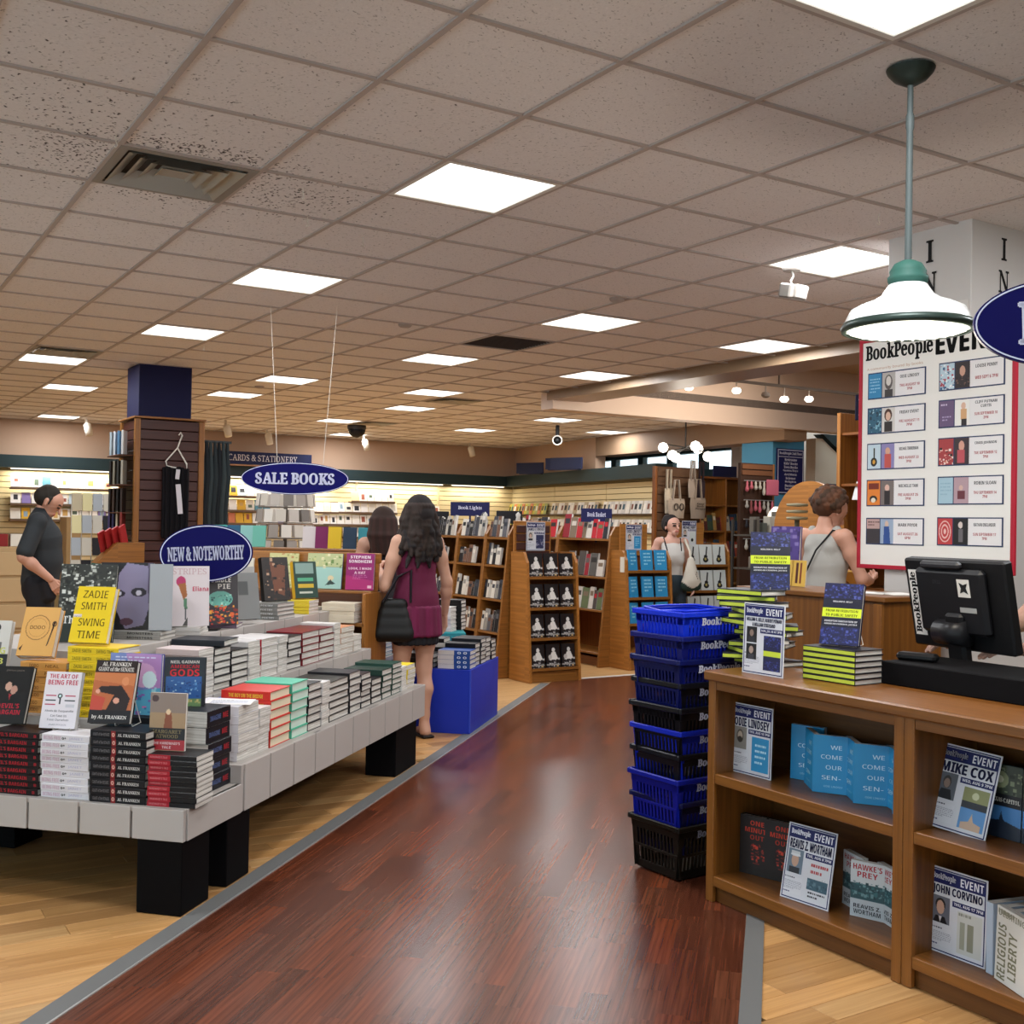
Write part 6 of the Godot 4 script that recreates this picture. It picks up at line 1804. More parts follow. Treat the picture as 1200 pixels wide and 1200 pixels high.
	standing("paperback_book", "tan paperback with dark and red bands standing on the corner stack", gA, Vector3(-2.29, 0.599, -3.93), 0.1, 0.06, 0.146, 0.222, 0.016, "8a7a64", a_at, [["MARGARET", "serif_bold", "8a7a58", 0, -0.17, 0.8, 0.06], ["ATWOOD", "serif_bold", "8a7a58", 0, -0.25, 0.62, 0.06], ["THE HANDMAID'S", "sans_bold", "e8c8c8", 0, -0.37, 0.75, 0.045], ["TALE", "sans_bold", "e8c8c8", 0, -0.44, 0.25, 0.045]], false)
	standing("hardcover_book", "bright yellow hardcover standing on the yellow stack", gA, Vector3(-2.82, 0.96, -4.2), 0.1, 0.34, 0.168, 0.245, 0.036, "e6c21c", art("swing", 48, 72, [["bg", "e8c61e"], ["rect", 0.0, 0.51, 0.24, 0.06, "e0d0d0"]]), [["ZADIE", "sans", "4a3c10", 0.0, 0.36, 0.66, 0.13], ["SMITH", "sans", "4a3c10", 0.0, 0.15, 0.66, 0.13], ["SWING", "sans", "4a3c10", 0.02, -0.14, 0.7, 0.13], ["TIME", "sans", "4a3c10", 0.0, -0.36, 0.62, 0.13], ["signed", "sans", "2a2a2a", -0.38, -0.04, 0.18, 0.025]])
	standing("hardcover_book", "orange-brown hardcover with round stamp leaning on the orange stack", gA, Vector3(-3.09, 0.885, -4.22), 0.2, 0.42, 0.155, 0.22, 0.045, "d29a52", art("dodo", 96, 128, [["bg", "d9a45c"], ["ring", 0.45, 0.42, 0.33, 0.25, "5a3a1c", 2], ["ring", 0.45, 0.42, 0.25, 0.19, "7a5228", 1], ["rect", 0.15, 0.36, 0.6, 0.12, "d9a45c"], ["poly", [Vector2(0.88, 0.3), Vector2(0.94, 0.3), Vector2(0.9, 0.5), Vector2(0.82, 0.8), Vector2(0.79, 0.8), Vector2(0.86, 0.5)], "2a1a10"], ["ring", 0.9, 0.34, 0.05, 0.05, "2a1a10", 2], ["poly", [Vector2(0.04, 0.86), Vector2(0.14, 0.78), Vector2(0.1, 0.9)], "2a1a10"]]), [["DODO", "sans", "4a2c12", -0.05, 0.08, 0.42, 0.07]])
	standing("hardcover_book", "white hardcover with black-and-white portrait at the picture's left edge", gA, Vector3(-3.33, 0.80, -4.22), 0.2, 0.26, 0.165, 0.24, 0.03, "d8d4cc", art("left9", 64, 96, [["bg", "d2cec6"], ["rect", 0, 0.62, 1, 0.38, "17161a"], ["ell", 0.5, 0.25, 0.22, 0.17, "5a5652"], ["ell", 0.5, 0.13, 0.24, 0.09, "1a1818"], ["ell", 0.5, 0.27, 0.17, 0.13, "a8a29a"], ["rect", 0.3, 0.4, 0.5, 0.16, "6a6662"]]), [["YOUNG", "sans_bold", "c8c864", 0, -0.05, 0.85, 0.12], ["1983", "sans_bold", "c8c864", 0.1, -0.24, 0.6, 0.11]])
	standing("hardcover_book", "blue and lilac hardcover standing behind the seated-man book", gA, Vector3(-2.56, 0.69, -4.14), 0.1, 0.06, 0.225, 0.25, 0.024, "5a5a9a", art("lilac", 72, 96, [["bg", "7a88c0"], ["poly", [Vector2(0.3, 0), Vector2(1, 0), Vector2(1, 0.6), Vector2(0.5, 0.5)], "b888c0"], ["ell", 0.65, 0.35, 0.26, 0.2, "d8a8d0"], ["ell", 0.78, 0.42, 0.14, 0.14, "d8ecf0"], ["poly", [Vector2(0, 0.5), Vector2(0.6, 0.6), Vector2(1, 0.55), Vector2(1, 1), Vector2(0, 1)], "5aa8c8"], ["blots", 40, 0.1, 0.55, 0.9, 1.0, 0.08, ["8a60b0", "a0d8e0", "3a78a8", "d070a8"]], ["lines", 0.1, 0.06, 0.8, 2, 0.05, "d8d8ec"]]))
	standing("hardcover_book", "black-framed hardcover with red title and blue picture by the corner", gA, Vector3(-2.375, 0.69, -4.2), 0.35, 0.1, 0.165, 0.235, 0.03, "1c1a1e", art("gods", 64, 96, [["bg", "1a1a22"], ["rect", 0.06, 0.34, 0.88, 0.6, "2a5a9c"], ["blots", 50, 0.08, 0.4, 0.9, 0.7, 0.06, ["5a90c8", "1c3c78", "a8c8e0"]], ["rect", 0.06, 0.72, 0.88, 0.22, "6a8a5a"], ["blots", 40, 0.06, 0.72, 0.9, 0.92, 0.07, ["a8a868", "3c5a4a", "c8b878"]]]), [["NEIL GAIMAN", "sans_bold", "d8d0c8", 0, 0.42, 0.7, 0.05], ["AMERICAN", "sans_bold", "c02a34", 0, 0.34, 0.7, 0.06], ["GODS", "sans_bold", "d8303a", 0, 0.23, 0.72, 0.12]])
	# aisle-side lower tier
	var s1 := "stacks along the table's lower aisle side"
	var y1 := 0.475
	for e in [
		[-4.34, 0.19, 6, 0.039, "dcd8de", "white paperback with violet edge, first stack on the lower aisle side", false],
		[-4.535, 0.105, 5, 0.039, "e0dcd8", "narrow white paperback, second stack on the lower aisle side", false],
		[-4.645, 0.22, 6, 0.042, "c8332a", "red hardcover with cream pages, red stack on the lower aisle side", true],
		[-4.872, 0.19, 6, 0.043, "4fb394", "sea-green hardcover, green stack on the lower aisle side", true],
		[-5.066, 0.16, 6, 0.038, "1d1d20", "black edged hardcover, first stack past the green one", true],
		[-5.232, 0.095, 6, 0.036, "d8d4d2", "slim white paperback past the first black edged stack", false],
		[-5.33, 0.27, 6, 0.034, "24231f", "olive black hardcover, stack in the lower side's middle", true],
		[-5.605, 0.17, 6, 0.036, "26262a", "black hardcover, second stack past the olive one", true],
		[-5.78, 0.155, 6, 0.031, "1f1f22", "black hardcover, third stack past the olive one", true],
		[-5.945, 0.165, 4, 0.034, "18181a", "black spined book of the short stack near the table end", true],
		[-6.115, 0.165, 5, 0.034, "284038", "dark green book of the stack near the table end", true],
		[-6.285, 0.165, 6, 0.031, "2c4a40", "green covered book of the last tall stack", true],
		[-6.455, 0.1, 5, 0.029, "dedad4", "white paperback of the stack before the yellow one", false],
		[-6.56, 0.15, 5, 0.029, "ecd43a", "yellow paperback of the stack at the table end", false]]:
		var d := {x = -2.2, y = y1, z = e[0], w = e[1], n = e[2], t = e[3], cover = e[4], what = e[5], group = s1, hard = e[6], h = 0.24}
		if e[4] == "c8332a":
			d.words = [["THE BOY ON THE BRIDGE", "sans_bold", "e8c040", 0.5, 0.7, 0.4]]
			d.pages = hx("e6dcc0", 0.8)
		if e[4] == "4fb394": d.pages = hx("cfe0d4", 0.8)
		stack(d)
	# second file behind them, tops just showing
	for e in [[-4.72, 0.17, 6, 0.044, "3a5aa8", "blue covered book behind the red and green stacks"], [-5.3, 0.2, 6, 0.037, "8a8c78", "grey-green book behind the olive stack"]]:
		stack({x = -2.45, y = y1, z = e[0], w = e[1], n = e[2] - 2, t = e[3], cover = e[4], what = e[5], group = s1, h = 0.13})
	var lf := tag(part(self, "paper_flyer", box(Vector3(0.2, 0.0015, 0.15)), hx("e6e2de", 0.7), Vector3(-2.29, 0.7115, -4.43), Vector3(0, 0.3, 0.0)), "white printed flyer lying on the white stack of the aisle side", "flyer")
	part(lf, "print", sheet(0.16, 0.09), textured("small_type", null), Vector3(0, 0.0012, 0), Vector3(-PI / 2, 0, 0))
	# middle tier, aisle side
	var s2 := "stacks along the table's middle tier"
	for e in [
		[-4.42, 0.17, 6, 0.03, "d8cfae", "cream covered book of the first middle-tier stack", false],
		[-4.6, 0.17, 6, 0.031, "3a3632", "dark book of the second middle-tier stack", true],
		[-4.79, 0.145, 7, 0.031, "d8c6c4", "pinkish white paperback of the middle tier", false],
		[-4.94, 0.175, 6, 0.0345, "26262a", "black edged book next to the pinkish stack", true],
		[-5.12, 0.18, 5, 0.0355, "1f1f22", "black edged book under the dark lying cover", true],
		[-5.305, 0.135, 6, 0.034, "d6d2d0", "plain white paperback of the middle tier", false],
		[-5.45, 0.2, 5, 0.041, "e0dcda", "white hardcover with red spine stripe on the middle tier", true],
		[-5.655, 0.115, 5, 0.04, "d4d0cc", "white book past the red striped stack", false],
		[-5.775, 0.19, 5, 0.037, "1c1c1f", "black edged book before the dark red stack", true],
		[-5.97, 0.25, 5, 0.0385, "7c2028", "dark red hardcover of the middle tier", true],
		[-6.225, 0.22, 5, 0.038, "6a1c24", "dark red hardcover, second red stack of the middle tier", true],
		[-6.45, 0.1, 6, 0.034, "dcd8d4", "white paperback between red and orange stacks", false],
		[-6.555, 0.22, 5, 0.034, "d8936a", "orange striped paperback at the middle tier's end", false],
		[-6.78, 0.14, 3, 0.034, "d0c6b8", "beige paperback at the middle tier's far corner", false]]:
		var d := {x = -2.64, y = 0.665, z = e[0], w = e[1], n = e[2], t = e[3], cover = e[4], what = e[5], group = s2, hard = e[6], h = 0.225}
		if e[4] == "e0dcda": d.bands = [[0.86, 1.0, "b8283a"]]
		stack(d)
	book("hardcover_book", "dark grey hardcover lying across the middle-tier stacks", s2, Transform3D(Basis(Vector3.UP, 0.12), Vector3(-2.77, 0.876, -5.09)), 0.2, 0.27, 0.03, hx("2c3036", 0.4))
	# top tier: faced-out books along the edge
	var s3 := "books standing on the top tier"
	var foliage := art("foliage", 72, 96, [["bg", "2c2e2a"], ["blots", 260, 0, 0, 1, 0.62, 0.06, ["7a7c74", "b8bab0", "4a4c46", "d0d2ca", "1c1e1a"]], ["rect", 0, 0.62, 1, 0.38, "26302c"]])
	standing("hardcover_book", "large dark green book with grey foliage on the top tier", s3, Vector3(-3.2, 0.902, -4.72), 0.35, 0.24, 0.26, 0.375, 0.03, "26302c", foliage, [["The Blancs", "serif_bold", "d8dad6", 0, -0.22, 0.8, 0.1]])
	var facep := art("facepic", 72, 96, [["bg", "1a181c"], ["ell", 0.14, 0.2, 0.13, 0.1, "d8d4a8"], ["poly", [Vector2(0.35, 0.15), Vector2(0.5, 0.0), Vector2(0.95, 0.05), Vector2(1, 0.5), Vector2(0.85, 0.85), Vector2(0.5, 0.9), Vector2(0.28, 0.6)], "8f86a4"], ["ell", 0.38, 0.42, 0.1, 0.045, "2a2430"], ["ell", 0.38, 0.42, 0.04, 0.03, "d0cad8"], ["ell", 0.74, 0.4, 0.15, 0.06, "2a2430"], ["ell", 0.74, 0.41, 0.06, 0.04, "d0cad8"], ["ell", 0.52, 0.8, 0.13, 0.05, "5a3a4c"], ["poly", [Vector2(0.9, 0), Vector2(1, 0), Vector2(1, 0.9), Vector2(0.92, 0.5)], "5a5068"]])
	standing("hardcover_book", "grey comic hardcover with a drawn face on the top tier", s3, Vector3(-3.17, 0.902, -5.02), 0.45, 0.12, 0.25, 0.37, 0.05, "9a9894", facep)
	standing("hardcover_book", "silver hardcover seen from its spine on the top tier", s3, Vector3(-2.97, 0.942, -5.0), 0.5, 0.16, 0.11, 0.33, 0.03, "9ea2a6", null)
	standing("hardcover_book", "pale hardcover with dark photograph leaning under the oval sign", s3, Vector3(-3.05, 0.94, -5.2), 0.55, 0.14, 0.2, 0.3, 0.03, "8a8680", art("rage", 48, 72, [["bg", "b8b2a8"], ["rect", 0.0, 0.3, 1, 0.7, "4c4844"], ["blots", 50, 0, 0.3, 1, 1, 0.1, ["3a3632", "5e5a54", "2a2826"]], ["lines", 0.1, 0.06, 0.8, 3, 0.06, "8a8680"]]))
	standing("paperback_book", "pink-white book with a dancer drawing in front of the oval sign", s3, Vector3(-2.955, 0.945, -5.25), 0.62, 0.1, 0.2, 0.31, 0.02, "dccfd2", art("dancer", 64, 96, [["bg", "ddd2d4"], ["ell", 0.3, 0.26, 0.12, 0.09, "b83a6a"], ["poly", [Vector2(0.22, 0.3), Vector2(0.42, 0.28), Vector2(0.46, 0.5), Vector2(0.36, 0.56)], "a8683c"], ["poly", [Vector2(0.36, 0.54), Vector2(0.44, 0.54), Vector2(0.46, 0.72), Vector2(0.38, 0.72)], "5a8a6a"], ["rect", 0.4, 0.7, 0.04, 0.2, "5a5a60"]]), [["STRIPES", "serif", "c8a8ac", 0, 0.41, 0.85, 0.1], ["Eliana", "sans_bold", "c03a5a", 0.28, 0.12, 0.4, 0.08]], false)
	standing("hardcover_book", "colourful hardcover with a teal creature and flames on the top tier", s3, Vector3(-2.975, 0.92, -5.62), 0.75, 0.12, 0.19, 0.28, 0.03, "a82a3a", art("bumble", 64, 96, [["bg", "2a2630"], ["ell", 0.5, 0.5, 0.36, 0.16, "6ab8a8"], ["blots", 30, 0.2, 0.4, 0.8, 0.6, 0.06, ["2a5a5a", "a8e0d0"]], ["blots", 90, 0, 0.62, 1, 1, 0.08, ["d8602a", "e8a03a", "7a1a1a", "c83a2a"]]]), [["BUMBLE", "sans_bold", "e8e4dc", -0.05, 0.38, 0.7, 0.1], ["PIE", "sans_bold", "e8e4dc", 0.1, 0.25, 0.36, 0.1]])
	standing("hardcover_book", "grey hardcover with a thick black spine on the top tier", s3, Vector3(-2.99, 0.92, -5.92), 0.95, 0.2, 0.18, 0.27, 0.05, "1a1a1c", art("greyb", 32, 48, [["bg", "8a8d8c"], ["rect", 0.3, 0.2, 0.35, 0.3, "5a5e5e"]]))
	standing("hardcover_book", "white and grey hardcover behind the black-spined one", s3, Vector3(-3.12, 0.92, -6.1), 0.6, 0.12, 0.2, 0.3, 0.03, "b8b6b2", art("whiteg", 32, 48, [["bg", "bab8b4"], ["lines", 0.1, 0.2, 0.8, 3, 0.08, "2a2a2c"]]))
	standing("hardcover_book", "black hardcover with brown picture leaning past the oval sign", s3, Vector3(-3.0, 1.0, -6.36), 0.95, 0.22, 0.18, 0.27, 0.045, "141416", art("bbrown", 48, 72, [["bg", "2a2422"], ["poly", [Vector2(0.3, 0.1), Vector2(0.9, 0.2), Vector2(0.8, 0.9), Vector2(0.4, 0.8)], "7a4a34"], ["blots", 40, 0, 0, 1, 1, 0.1, ["4a2c20", "c8a080", "1a1614"]]]))
	standing("hardcover_book", "green and yellow hardcover at the end of the top tier", s3, Vector3(-2.99, 0.992, -6.78), 0.95, 0.2, 0.17, 0.24, 0.04, "d8a828", art("ygreen", 48, 72, [["bg", "24443a"], ["rect", 0.1, 0.05, 0.8, 0.3, "8aa8a0"], ["rect", 0.15, 0.45, 0.7, 0.1, "58b088"], ["rect", 0.15, 0.62, 0.7, 0.12, "d8b83a"], ["rect", 0.2, 0.82, 0.6, 0.06, "c8d0c8"]]))
	stack({x = -2.95, y = 0.90, z = -4.93, w = 0.2, h = 0.26, n = 2, t = 0.021, cover = "8f8d88", what = "grey book of the flat pile under the standing comics", group = s3, turn = 0.15, words = [["MONSTERS", "sans_bold", "2a2a2a", 0.6, 0.5, 0.5]]})
	stack({x = -2.91, y = 0.90, z = -5.2, w = 0.2, h = 0.22, n = 2, t = 0.02, cover = "d6d2ce", what = "white book of the pile under the dancer book", group = s3, turn = 0.3, hard = false})
	stack({x = -2.91, y = 0.90, z = -5.62, w = 0.18, h = 0.2, n = 1, t = 0.02, cover = "6a5a6a", what = "flat book under the flame-covered hardcover", group = s3, turn = 0.3})
	stack({x = -2.91, y = 0.90, z = -6.22, w = 0.24, h = 0.2, n = 4, t = 0.0245, cover = "84837f", what = "grey hardcover of the pile under the black and brown book", group = s3, words = [["POETRY", "sans_bold", "e0e0e0", 0.65, 0.4, 0.4]]})
	stack({x = -2.91, y = 0.90, z = -6.68, w = 0.15, h = 0.16, n = 4, t = 0.0225, cover = "e2c83a", what = "yellow paperback of the small pile ending the top tier", group = s3, hard = false})

# ---------------------------------------------------------------- books and signs on the counter
func build_counter_books():
	var retr := art("retribution", 72, 108, [["bg", "1d1f48"], ["blots", 120, 0, 0.0, 1, 0.25, 0.06, ["2c3278", "3c4490", "161838", "5560a8"]], ["blots", 140, 0, 0.72, 1, 1.0, 0.06, ["2c3278", "3c4490", "232760", "4a54a0"]], ["rect", 0, 0.25, 1, 0.16, "17182e"], ["rect", 0, 0.41, 1, 0.15, "cfe02c"], ["rect", 0, 0.57, 1, 0.15, "15162a"]])
	var tw := [["WILLIAM R. KELLY", "sans_bold", "d8d8e0", 0, 0.2, 0.5, 0.025], ["FROM RETRIBUTION", "sans_bold", "4a5a14", 0, 0.05, 0.82, 0.04], ["TO PUBLIC SAFETY", "sans_bold", "4a5a14", 0, -0.02, 0.82, 0.04], ["DISRUPTIVE INNOVATION OF", "sans_bold", "d8d8e0", 0, -0.12, 0.84, 0.028], ["AMERICAN CRIMINAL JUSTICE", "sans_bold", "d8d8e0", 0, -0.17, 0.84, 0.028]]
	# the neat stack of six
	for i in 6:
		var b := book("hardcover_book", "%s lime-spined black hardcover of the neat stack of six on the worktop" % ordinal(i, 6), "neat stack on the worktop", Transform3D(Basis(Vector3.UP, GA - PI / 2 + 0.05), g(3.345, 0.9255 + i * 0.0215, -2.955)), 0.165, 0.245, 0.0215, hx("17171c", 0.4))
		part(b, "spine_band", sheet(0.242, 0.013), hx("bccb45", 0.4), Vector3(0, 0.0107, 0.0829))
	standing("hardcover_book", "dark blue and lime hardcover standing on the neat stack of six", "", g(3.36, 1.056, -2.98), GA - PI / 2 + 0.35, 0.24, 0.155, 0.24, 0.022, "1a1c30", retr, tw)
	easel("wire easel behind the book on the neat stack of six", g(3.39, 1.055, -2.96), GA - PI / 2 + 0.35)
	# the fanned pile
	var r := RandomNumberGenerator.new()
	r.seed = 14
	for i in 13:
		var ang: float = GA - PI / 2 + [0.0, 0.7, -0.4, 0.5, -0.6, 0.3, 0.8, -0.2, 0.6, -0.5, 0.2, 0.7, 0.1][i]
		var off := Vector3(r.randf_range(-0.05, 0.05), 0, r.randf_range(-0.05, 0.05))
		var b := book("hardcover_book", "%s lime-spined hardcover of the fanned pile behind the event sign" % ["bottom", "second lowest", "third lowest", "fourth lowest", "fifth lowest", "sixth lowest", "middle", "sixth from top", "fifth from top", "fourth from top", "third from top", "second from top", "topmost"][i], "fanned pile on the worktop", Transform3D(Basis(Vector3.UP, ang), g(3.43, 0.9255 + i * 0.0242, -3.5) + off), 0.165, 0.245, 0.0238, hx("22242c", 0.4))
		part(b, "spine_band", sheet(0.242, 0.014), hx("bccb45", 0.4), Vector3(0, 0.0119, 0.0829))
	standing("hardcover_book", "dark blue and lime hardcover standing on top of the fanned pile", "", g(3.47, 1.241, -3.47), GA - 0.72, 0.1, 0.165, 0.245, 0.024, "1a1c30", retr, tw)
	easel("wire easel under the book on the fanned pile", g(3.5, 1.2405, -3.45), GA - 0.72)
	var face1 := [["bg", "17161a"], ["ell", 0.5, 0.4, 0.2, 0.22, "8a7468"], ["rect", 0.2, 0.65, 0.6, 0.35, "2a2830"]]
	var face2 := [["bg", "17161a"], ["ell", 0.5, 0.4, 0.22, 0.24, "a89084"], ["rect", 0.2, 0.68, 0.6, 0.32, "3a3a44"]]
	event_sign("event sign with two portraits standing on the worktop end", g(3.168, 0.926, -3.2), GA - PI / 2 + 0.03, 0.03, "WILLIAM R. KELLY, ROBERT PITMAN\n& WILLIAM STREUSAND", "SUN, JUL 30 AT 3PM", face1, [["bg", "1d1f48"], ["blots", 60, 0, 0, 1, 0.3, 0.08, ["2c3278", "3c4490"]], ["rect", 0, 0.44, 1, 0.16, "c8d83a"], ["blots", 60, 0, 0.7, 1, 1, 0.08, ["2c3278", "3c4490"]]], face2)
	# upper shelf, end bay
	var q := GA - PI / 2
	event_sign("event sign in the upper end bay beside the blue books", g(3.2, 0.512, -3.29), q + 0.05, 0.03, "ODIE LINDSEY", "THU, AUG 10 7PM", [["bg", "8a8680"], ["ell", 0.5, 0.42, 0.28, 0.3, "5a524a"], ["ell", 0.5, 0.4, 0.2, 0.2, "b8a898"], ["ell", 0.5, 0.58, 0.2, 0.14, "3a342e"]], [["bg", "2f8fc4"], ["lines", 0.2, 0.2, 0.6, 4, 0.17, "bfe4f4"]])
	var come := art("come", 60, 90, [["bg", "2a90c6"]])
	var cw := [["WE", "sans", "d8f0fa", 0.12, 0.3, 0.3, 0.07], ["COME", "sans", "d8f0fa", 0.0, 0.13, 0.56, 0.07], ["OUR", "sans", "d8f0fa", 0.06, -0.05, 0.42, 0.07], ["SEN-", "sans", "d8f0fa", 0.0, -0.23, 0.5, 0.07], ["ODIE LINDSEY", "sans", "a8d8ec", 0.05, -0.38, 0.5, 0.03]]
	var k := 0
	for e in [[3.35, -3.12, 0.3], [3.28, -3.03, -0.6], [3.27, -2.93, 0.55], [3.28, -2.83, -0.6], [3.27, -2.735, 0.6], [3.28, -2.64, -0.55], [3.27, -2.56, 0.55]]:
		standing("paperback_book", "sky-blue paperback on the counter's upper shelf, %s from the sign" % ["first", "second", "third", "fourth", "fifth", "sixth", "seventh"][k], "sky-blue paperbacks on the counter shelf", g(e[0], 0.512, e[1]), q + e[2], 0.02, 0.14, 0.215, 0.022, "2a90c6", come, cw, false)
		k += 1
	# lower shelf, end bay
	var omin := art("oneminute", 48, 72, [["bg", "17100f"], ["blots", 50, 0.3, 0.45, 0.7, 0.75, 0.07, ["8a2018", "c8402a", "4a1410"]], ["rect", 0.4, 0.8, 0.2, 0.02, "8a2018"]])
	for i in 2:
		standing("hardcover_book", "black hardcover with red glow on the counter's lower shelf, %s" % ["front copy", "rear copy"][i], "black books on the lower counter shelf", g(3.27 + i * 0.03, 0.104, -3.3 + i * 0.11), q + 0.28, 0.02, 0.155, 0.235, 0.032, "14100f", omin, [["ONE", "sans_bold", "c0402e", 0, 0.38, 0.4, 0.08], ["MINUTE", "sans_bold", "c0402e", 0, 0.26, 0.7, 0.08], ["OUT", "sans_bold", "a83a2a", 0, 0.14, 0.4, 0.08]])
	event_sign("event sign leaning on the lower end shelf with capped man portrait", g(3.16, 0.104, -2.96), q + 0.12, 0.2, "REAVIS Z. WORTHAM", "TUE, AUG 8 7PM", [["bg", "6a7a8a"], ["ell", 0.5, 0.45, 0.24, 0.28, "c09a84"], ["rect", 0.2, 0.08, 0.6, 0.2, "c8ccd0"], ["ell", 0.5, 0.24, 0.34, 0.06, "d8dce0"], ["rect", 0.15, 0.75, 0.7, 0.25, "22242c"]], [["bg", "d0d2d8"], ["rect", 0, 0.45, 1, 0.3, "3a5a6a"], ["blots", 30, 0, 0.4, 1, 0.7, 0.1, ["2a4a5a", "5a7a88"]], ["lines", 0.1, 0.05, 0.8, 2, 0.18, "b03a3c"], ["lines", 0.1, 0.8, 0.8, 2, 0.1, "2a2c34"]])
	var hawk := art("hawke", 60, 90, [["bg", "c6ccd0"], ["rect", 0, 0.4, 1, 0.28, "2c5058"], ["blots", 60, 0, 0.36, 1, 0.6, 0.08, ["3a6a70", "1c3a42", "6a8f94"]], ["rect", 0, 0.68, 1, 0.32, "b8c0c6"]])
	k = 0
	for e in [[3.3, -2.83, -0.3], [3.26, -2.74, 0.35], [3.28, -2.66, -0.35], [3.27, -2.58, -0.1], [3.3, -2.53, 0.3]]:
		standing("paperback_book", "pale paperback with teal forest band on the lower counter shelf, %s along" % ["first", "second", "third", "fourth", "fifth"][k], "forest-band paperbacks on the lower counter shelf", g(e[0], 0.104, e[1]), q + e[2], 0.02, 0.125, 0.2, 0.024, "c6ccd0", hawk, [["HAWKE'S", "sans_bold", "a8303a", 0, 0.4, 0.85, 0.1], ["PREY", "sans_bold", "a8303a", 0.0, 0.27, 0.6, 0.1], ["REAVIS Z.", "sans_bold", "2a2c34", 0, -0.3, 0.8, 0.07], ["WORTHAM", "sans_bold", "2a2c34", 0, -0.4, 0.8, 0.08]], false)
		k += 1
	# near bay
	event_sign("event sign leaning in the near bay's upper shelf by city-skyline books", g(3.2, 0.512, -2.345), q + 0.1, 0.27, "MIKE COX", "WED, AUG 9 7PM", [["bg", "5a5e66"], ["ell", 0.5, 0.35, 0.22, 0.24, "3a3634"], ["ell", 0.5, 0.4, 0.17, 0.18, "8a7468"], ["poly", [Vector2(0.1, 1), Vector2(0.25, 0.62), Vector2(0.75, 0.62), Vector2(0.9, 1)], "1c1e24"]], [["bg", "2c4a72"], ["rect", 0, 0, 1, 0.34, "8a8c5c"], ["ell", 0.5, 0.18, 0.14, 0.09, "c8c8a0"], ["rect", 0, 0.34, 1, 0.16, "22242e"], ["rect", 0, 0.5, 1, 0.5, "5a90c8"], ["poly", [Vector2(0.1, 1), Vector2(0.1, 0.85), Vector2(0.4, 0.8), Vector2(0.5, 0.6), Vector2(0.6, 0.8), Vector2(0.9, 0.85), Vector2(0.9, 1)], "c8a890"]], [], -0.06)
	var sky := art("skyline", 72, 108, [["bg", "2a5a90"], ["rect", 0, 0, 1, 0.4, "3c4438"], ["blots", 60, 0, 0, 1, 0.38, 0.08, ["5a6450", "2a3028", "7a8468"]], ["ell", 0.5, 0.2, 0.2, 0.12, "8a9070"], ["ell", 0.5, 0.2, 0.08, 0.05, "d8d8c0"], ["rect", 0, 0.4, 1, 0.17, "15161e"], ["rect", 0, 0.57, 1, 0.43, "4a80b8"], ["poly", [Vector2(0, 1), Vector2(0, 0.8), Vector2(0.2, 0.78), Vector2(0.22, 0.62), Vector2(0.28, 0.78), Vector2(0.5, 0.76), Vector2(0.55, 0.64), Vector2(0.62, 0.76), Vector2(1, 0.82), Vector2(1, 1)], "232a38"]])
	for i in 3:
		standing("hardcover_book", "dark skyline-cover book on the near bay's upper shelf, %s" % ["first", "second", "third"][i], "skyline books", g(3.3, 0.512, -2.24 + i * 0.16), q + 0.0, 0.05, 0.155, 0.235, 0.02, "1c2634", sky, [["LAST TEXAS CAPITOL", "serif_bold", "d8d8d0", 0, 0.02, 0.92, 0.055]])
	event_sign("event sign upright on the near bay's lower shelf by pale books", g(3.2, 0.104, -2.335), q + 0.03, 0.04, "JOHN CORVINO", "THU, AUG 17 7PM", [["bg", "6a6c78"], ["ell", 0.5, 0.32, 0.28, 0.24, "22201e"], ["ell", 0.5, 0.42, 0.22, 0.26, "c8a08c"], ["poly", [Vector2(0.1, 1), Vector2(0.25, 0.75), Vector2(0.75, 0.75), Vector2(0.9, 1)], "17181e"], ["poly", [Vector2(0.4, 0.75), Vector2(0.6, 0.75), Vector2(0.5, 0.98)], "d8d4d8"]], [["bg", "c8c8c4"], ["lines", 0.05, 0.04, 0.9, 1, 0.16, "8a8a80"], ["rect", 0.12, 0.25, 0.2, 0.65, "9a9a8a"], ["rect", 0.42, 0.25, 0.26, 0.65, "8a8a78"]])
	for i in 4:
		standing("paperback_book", "pale blue-grey paperback on the near bay's lower shelf, %s" % ["first", "second", "third", "fourth"][i], "pale paperbacks in the near bay", g(3.26, 0.104, -2.2 + i * 0.045), q + 1.35, 0.0, 0.15, 0.225, 0.03, "b4c2d4", null, [], false)
	for i in 2:
		var lb := standing("paperback_book", "white book with big upright olive letters in the near bay, %s" % ["first", "second"][i], "lettered books in the near bay", g(3.16, 0.104, -2.09 + i * 0.13), q - 0.4, 0.04, 0.155, 0.23, 0.025, "d6d4ce", art("liberty", 64, 96, [["bg", "d8d6d0"], ["lines", 0.05, 0.04, 0.9, 1, 0.14, "8a8878"]]), [["DEBATING", "sans_bold", "8a8a78", 0, 0.42, 0.85, 0.08]], false)
		for w in 2:
			lettering(lb.get_node("cover_picture"), "title_lettering", ["RELIGIOUS", "LIBERTY"][w], "sans_bold", hx("7a7a62", 0.45), Transform3D(Basis(Vector3(0, 0, 1), PI / 2), Vector3(-0.045 + w * 0.055, -0.02, 0.0006)), 0.17 - w * 0.03, 0.042)

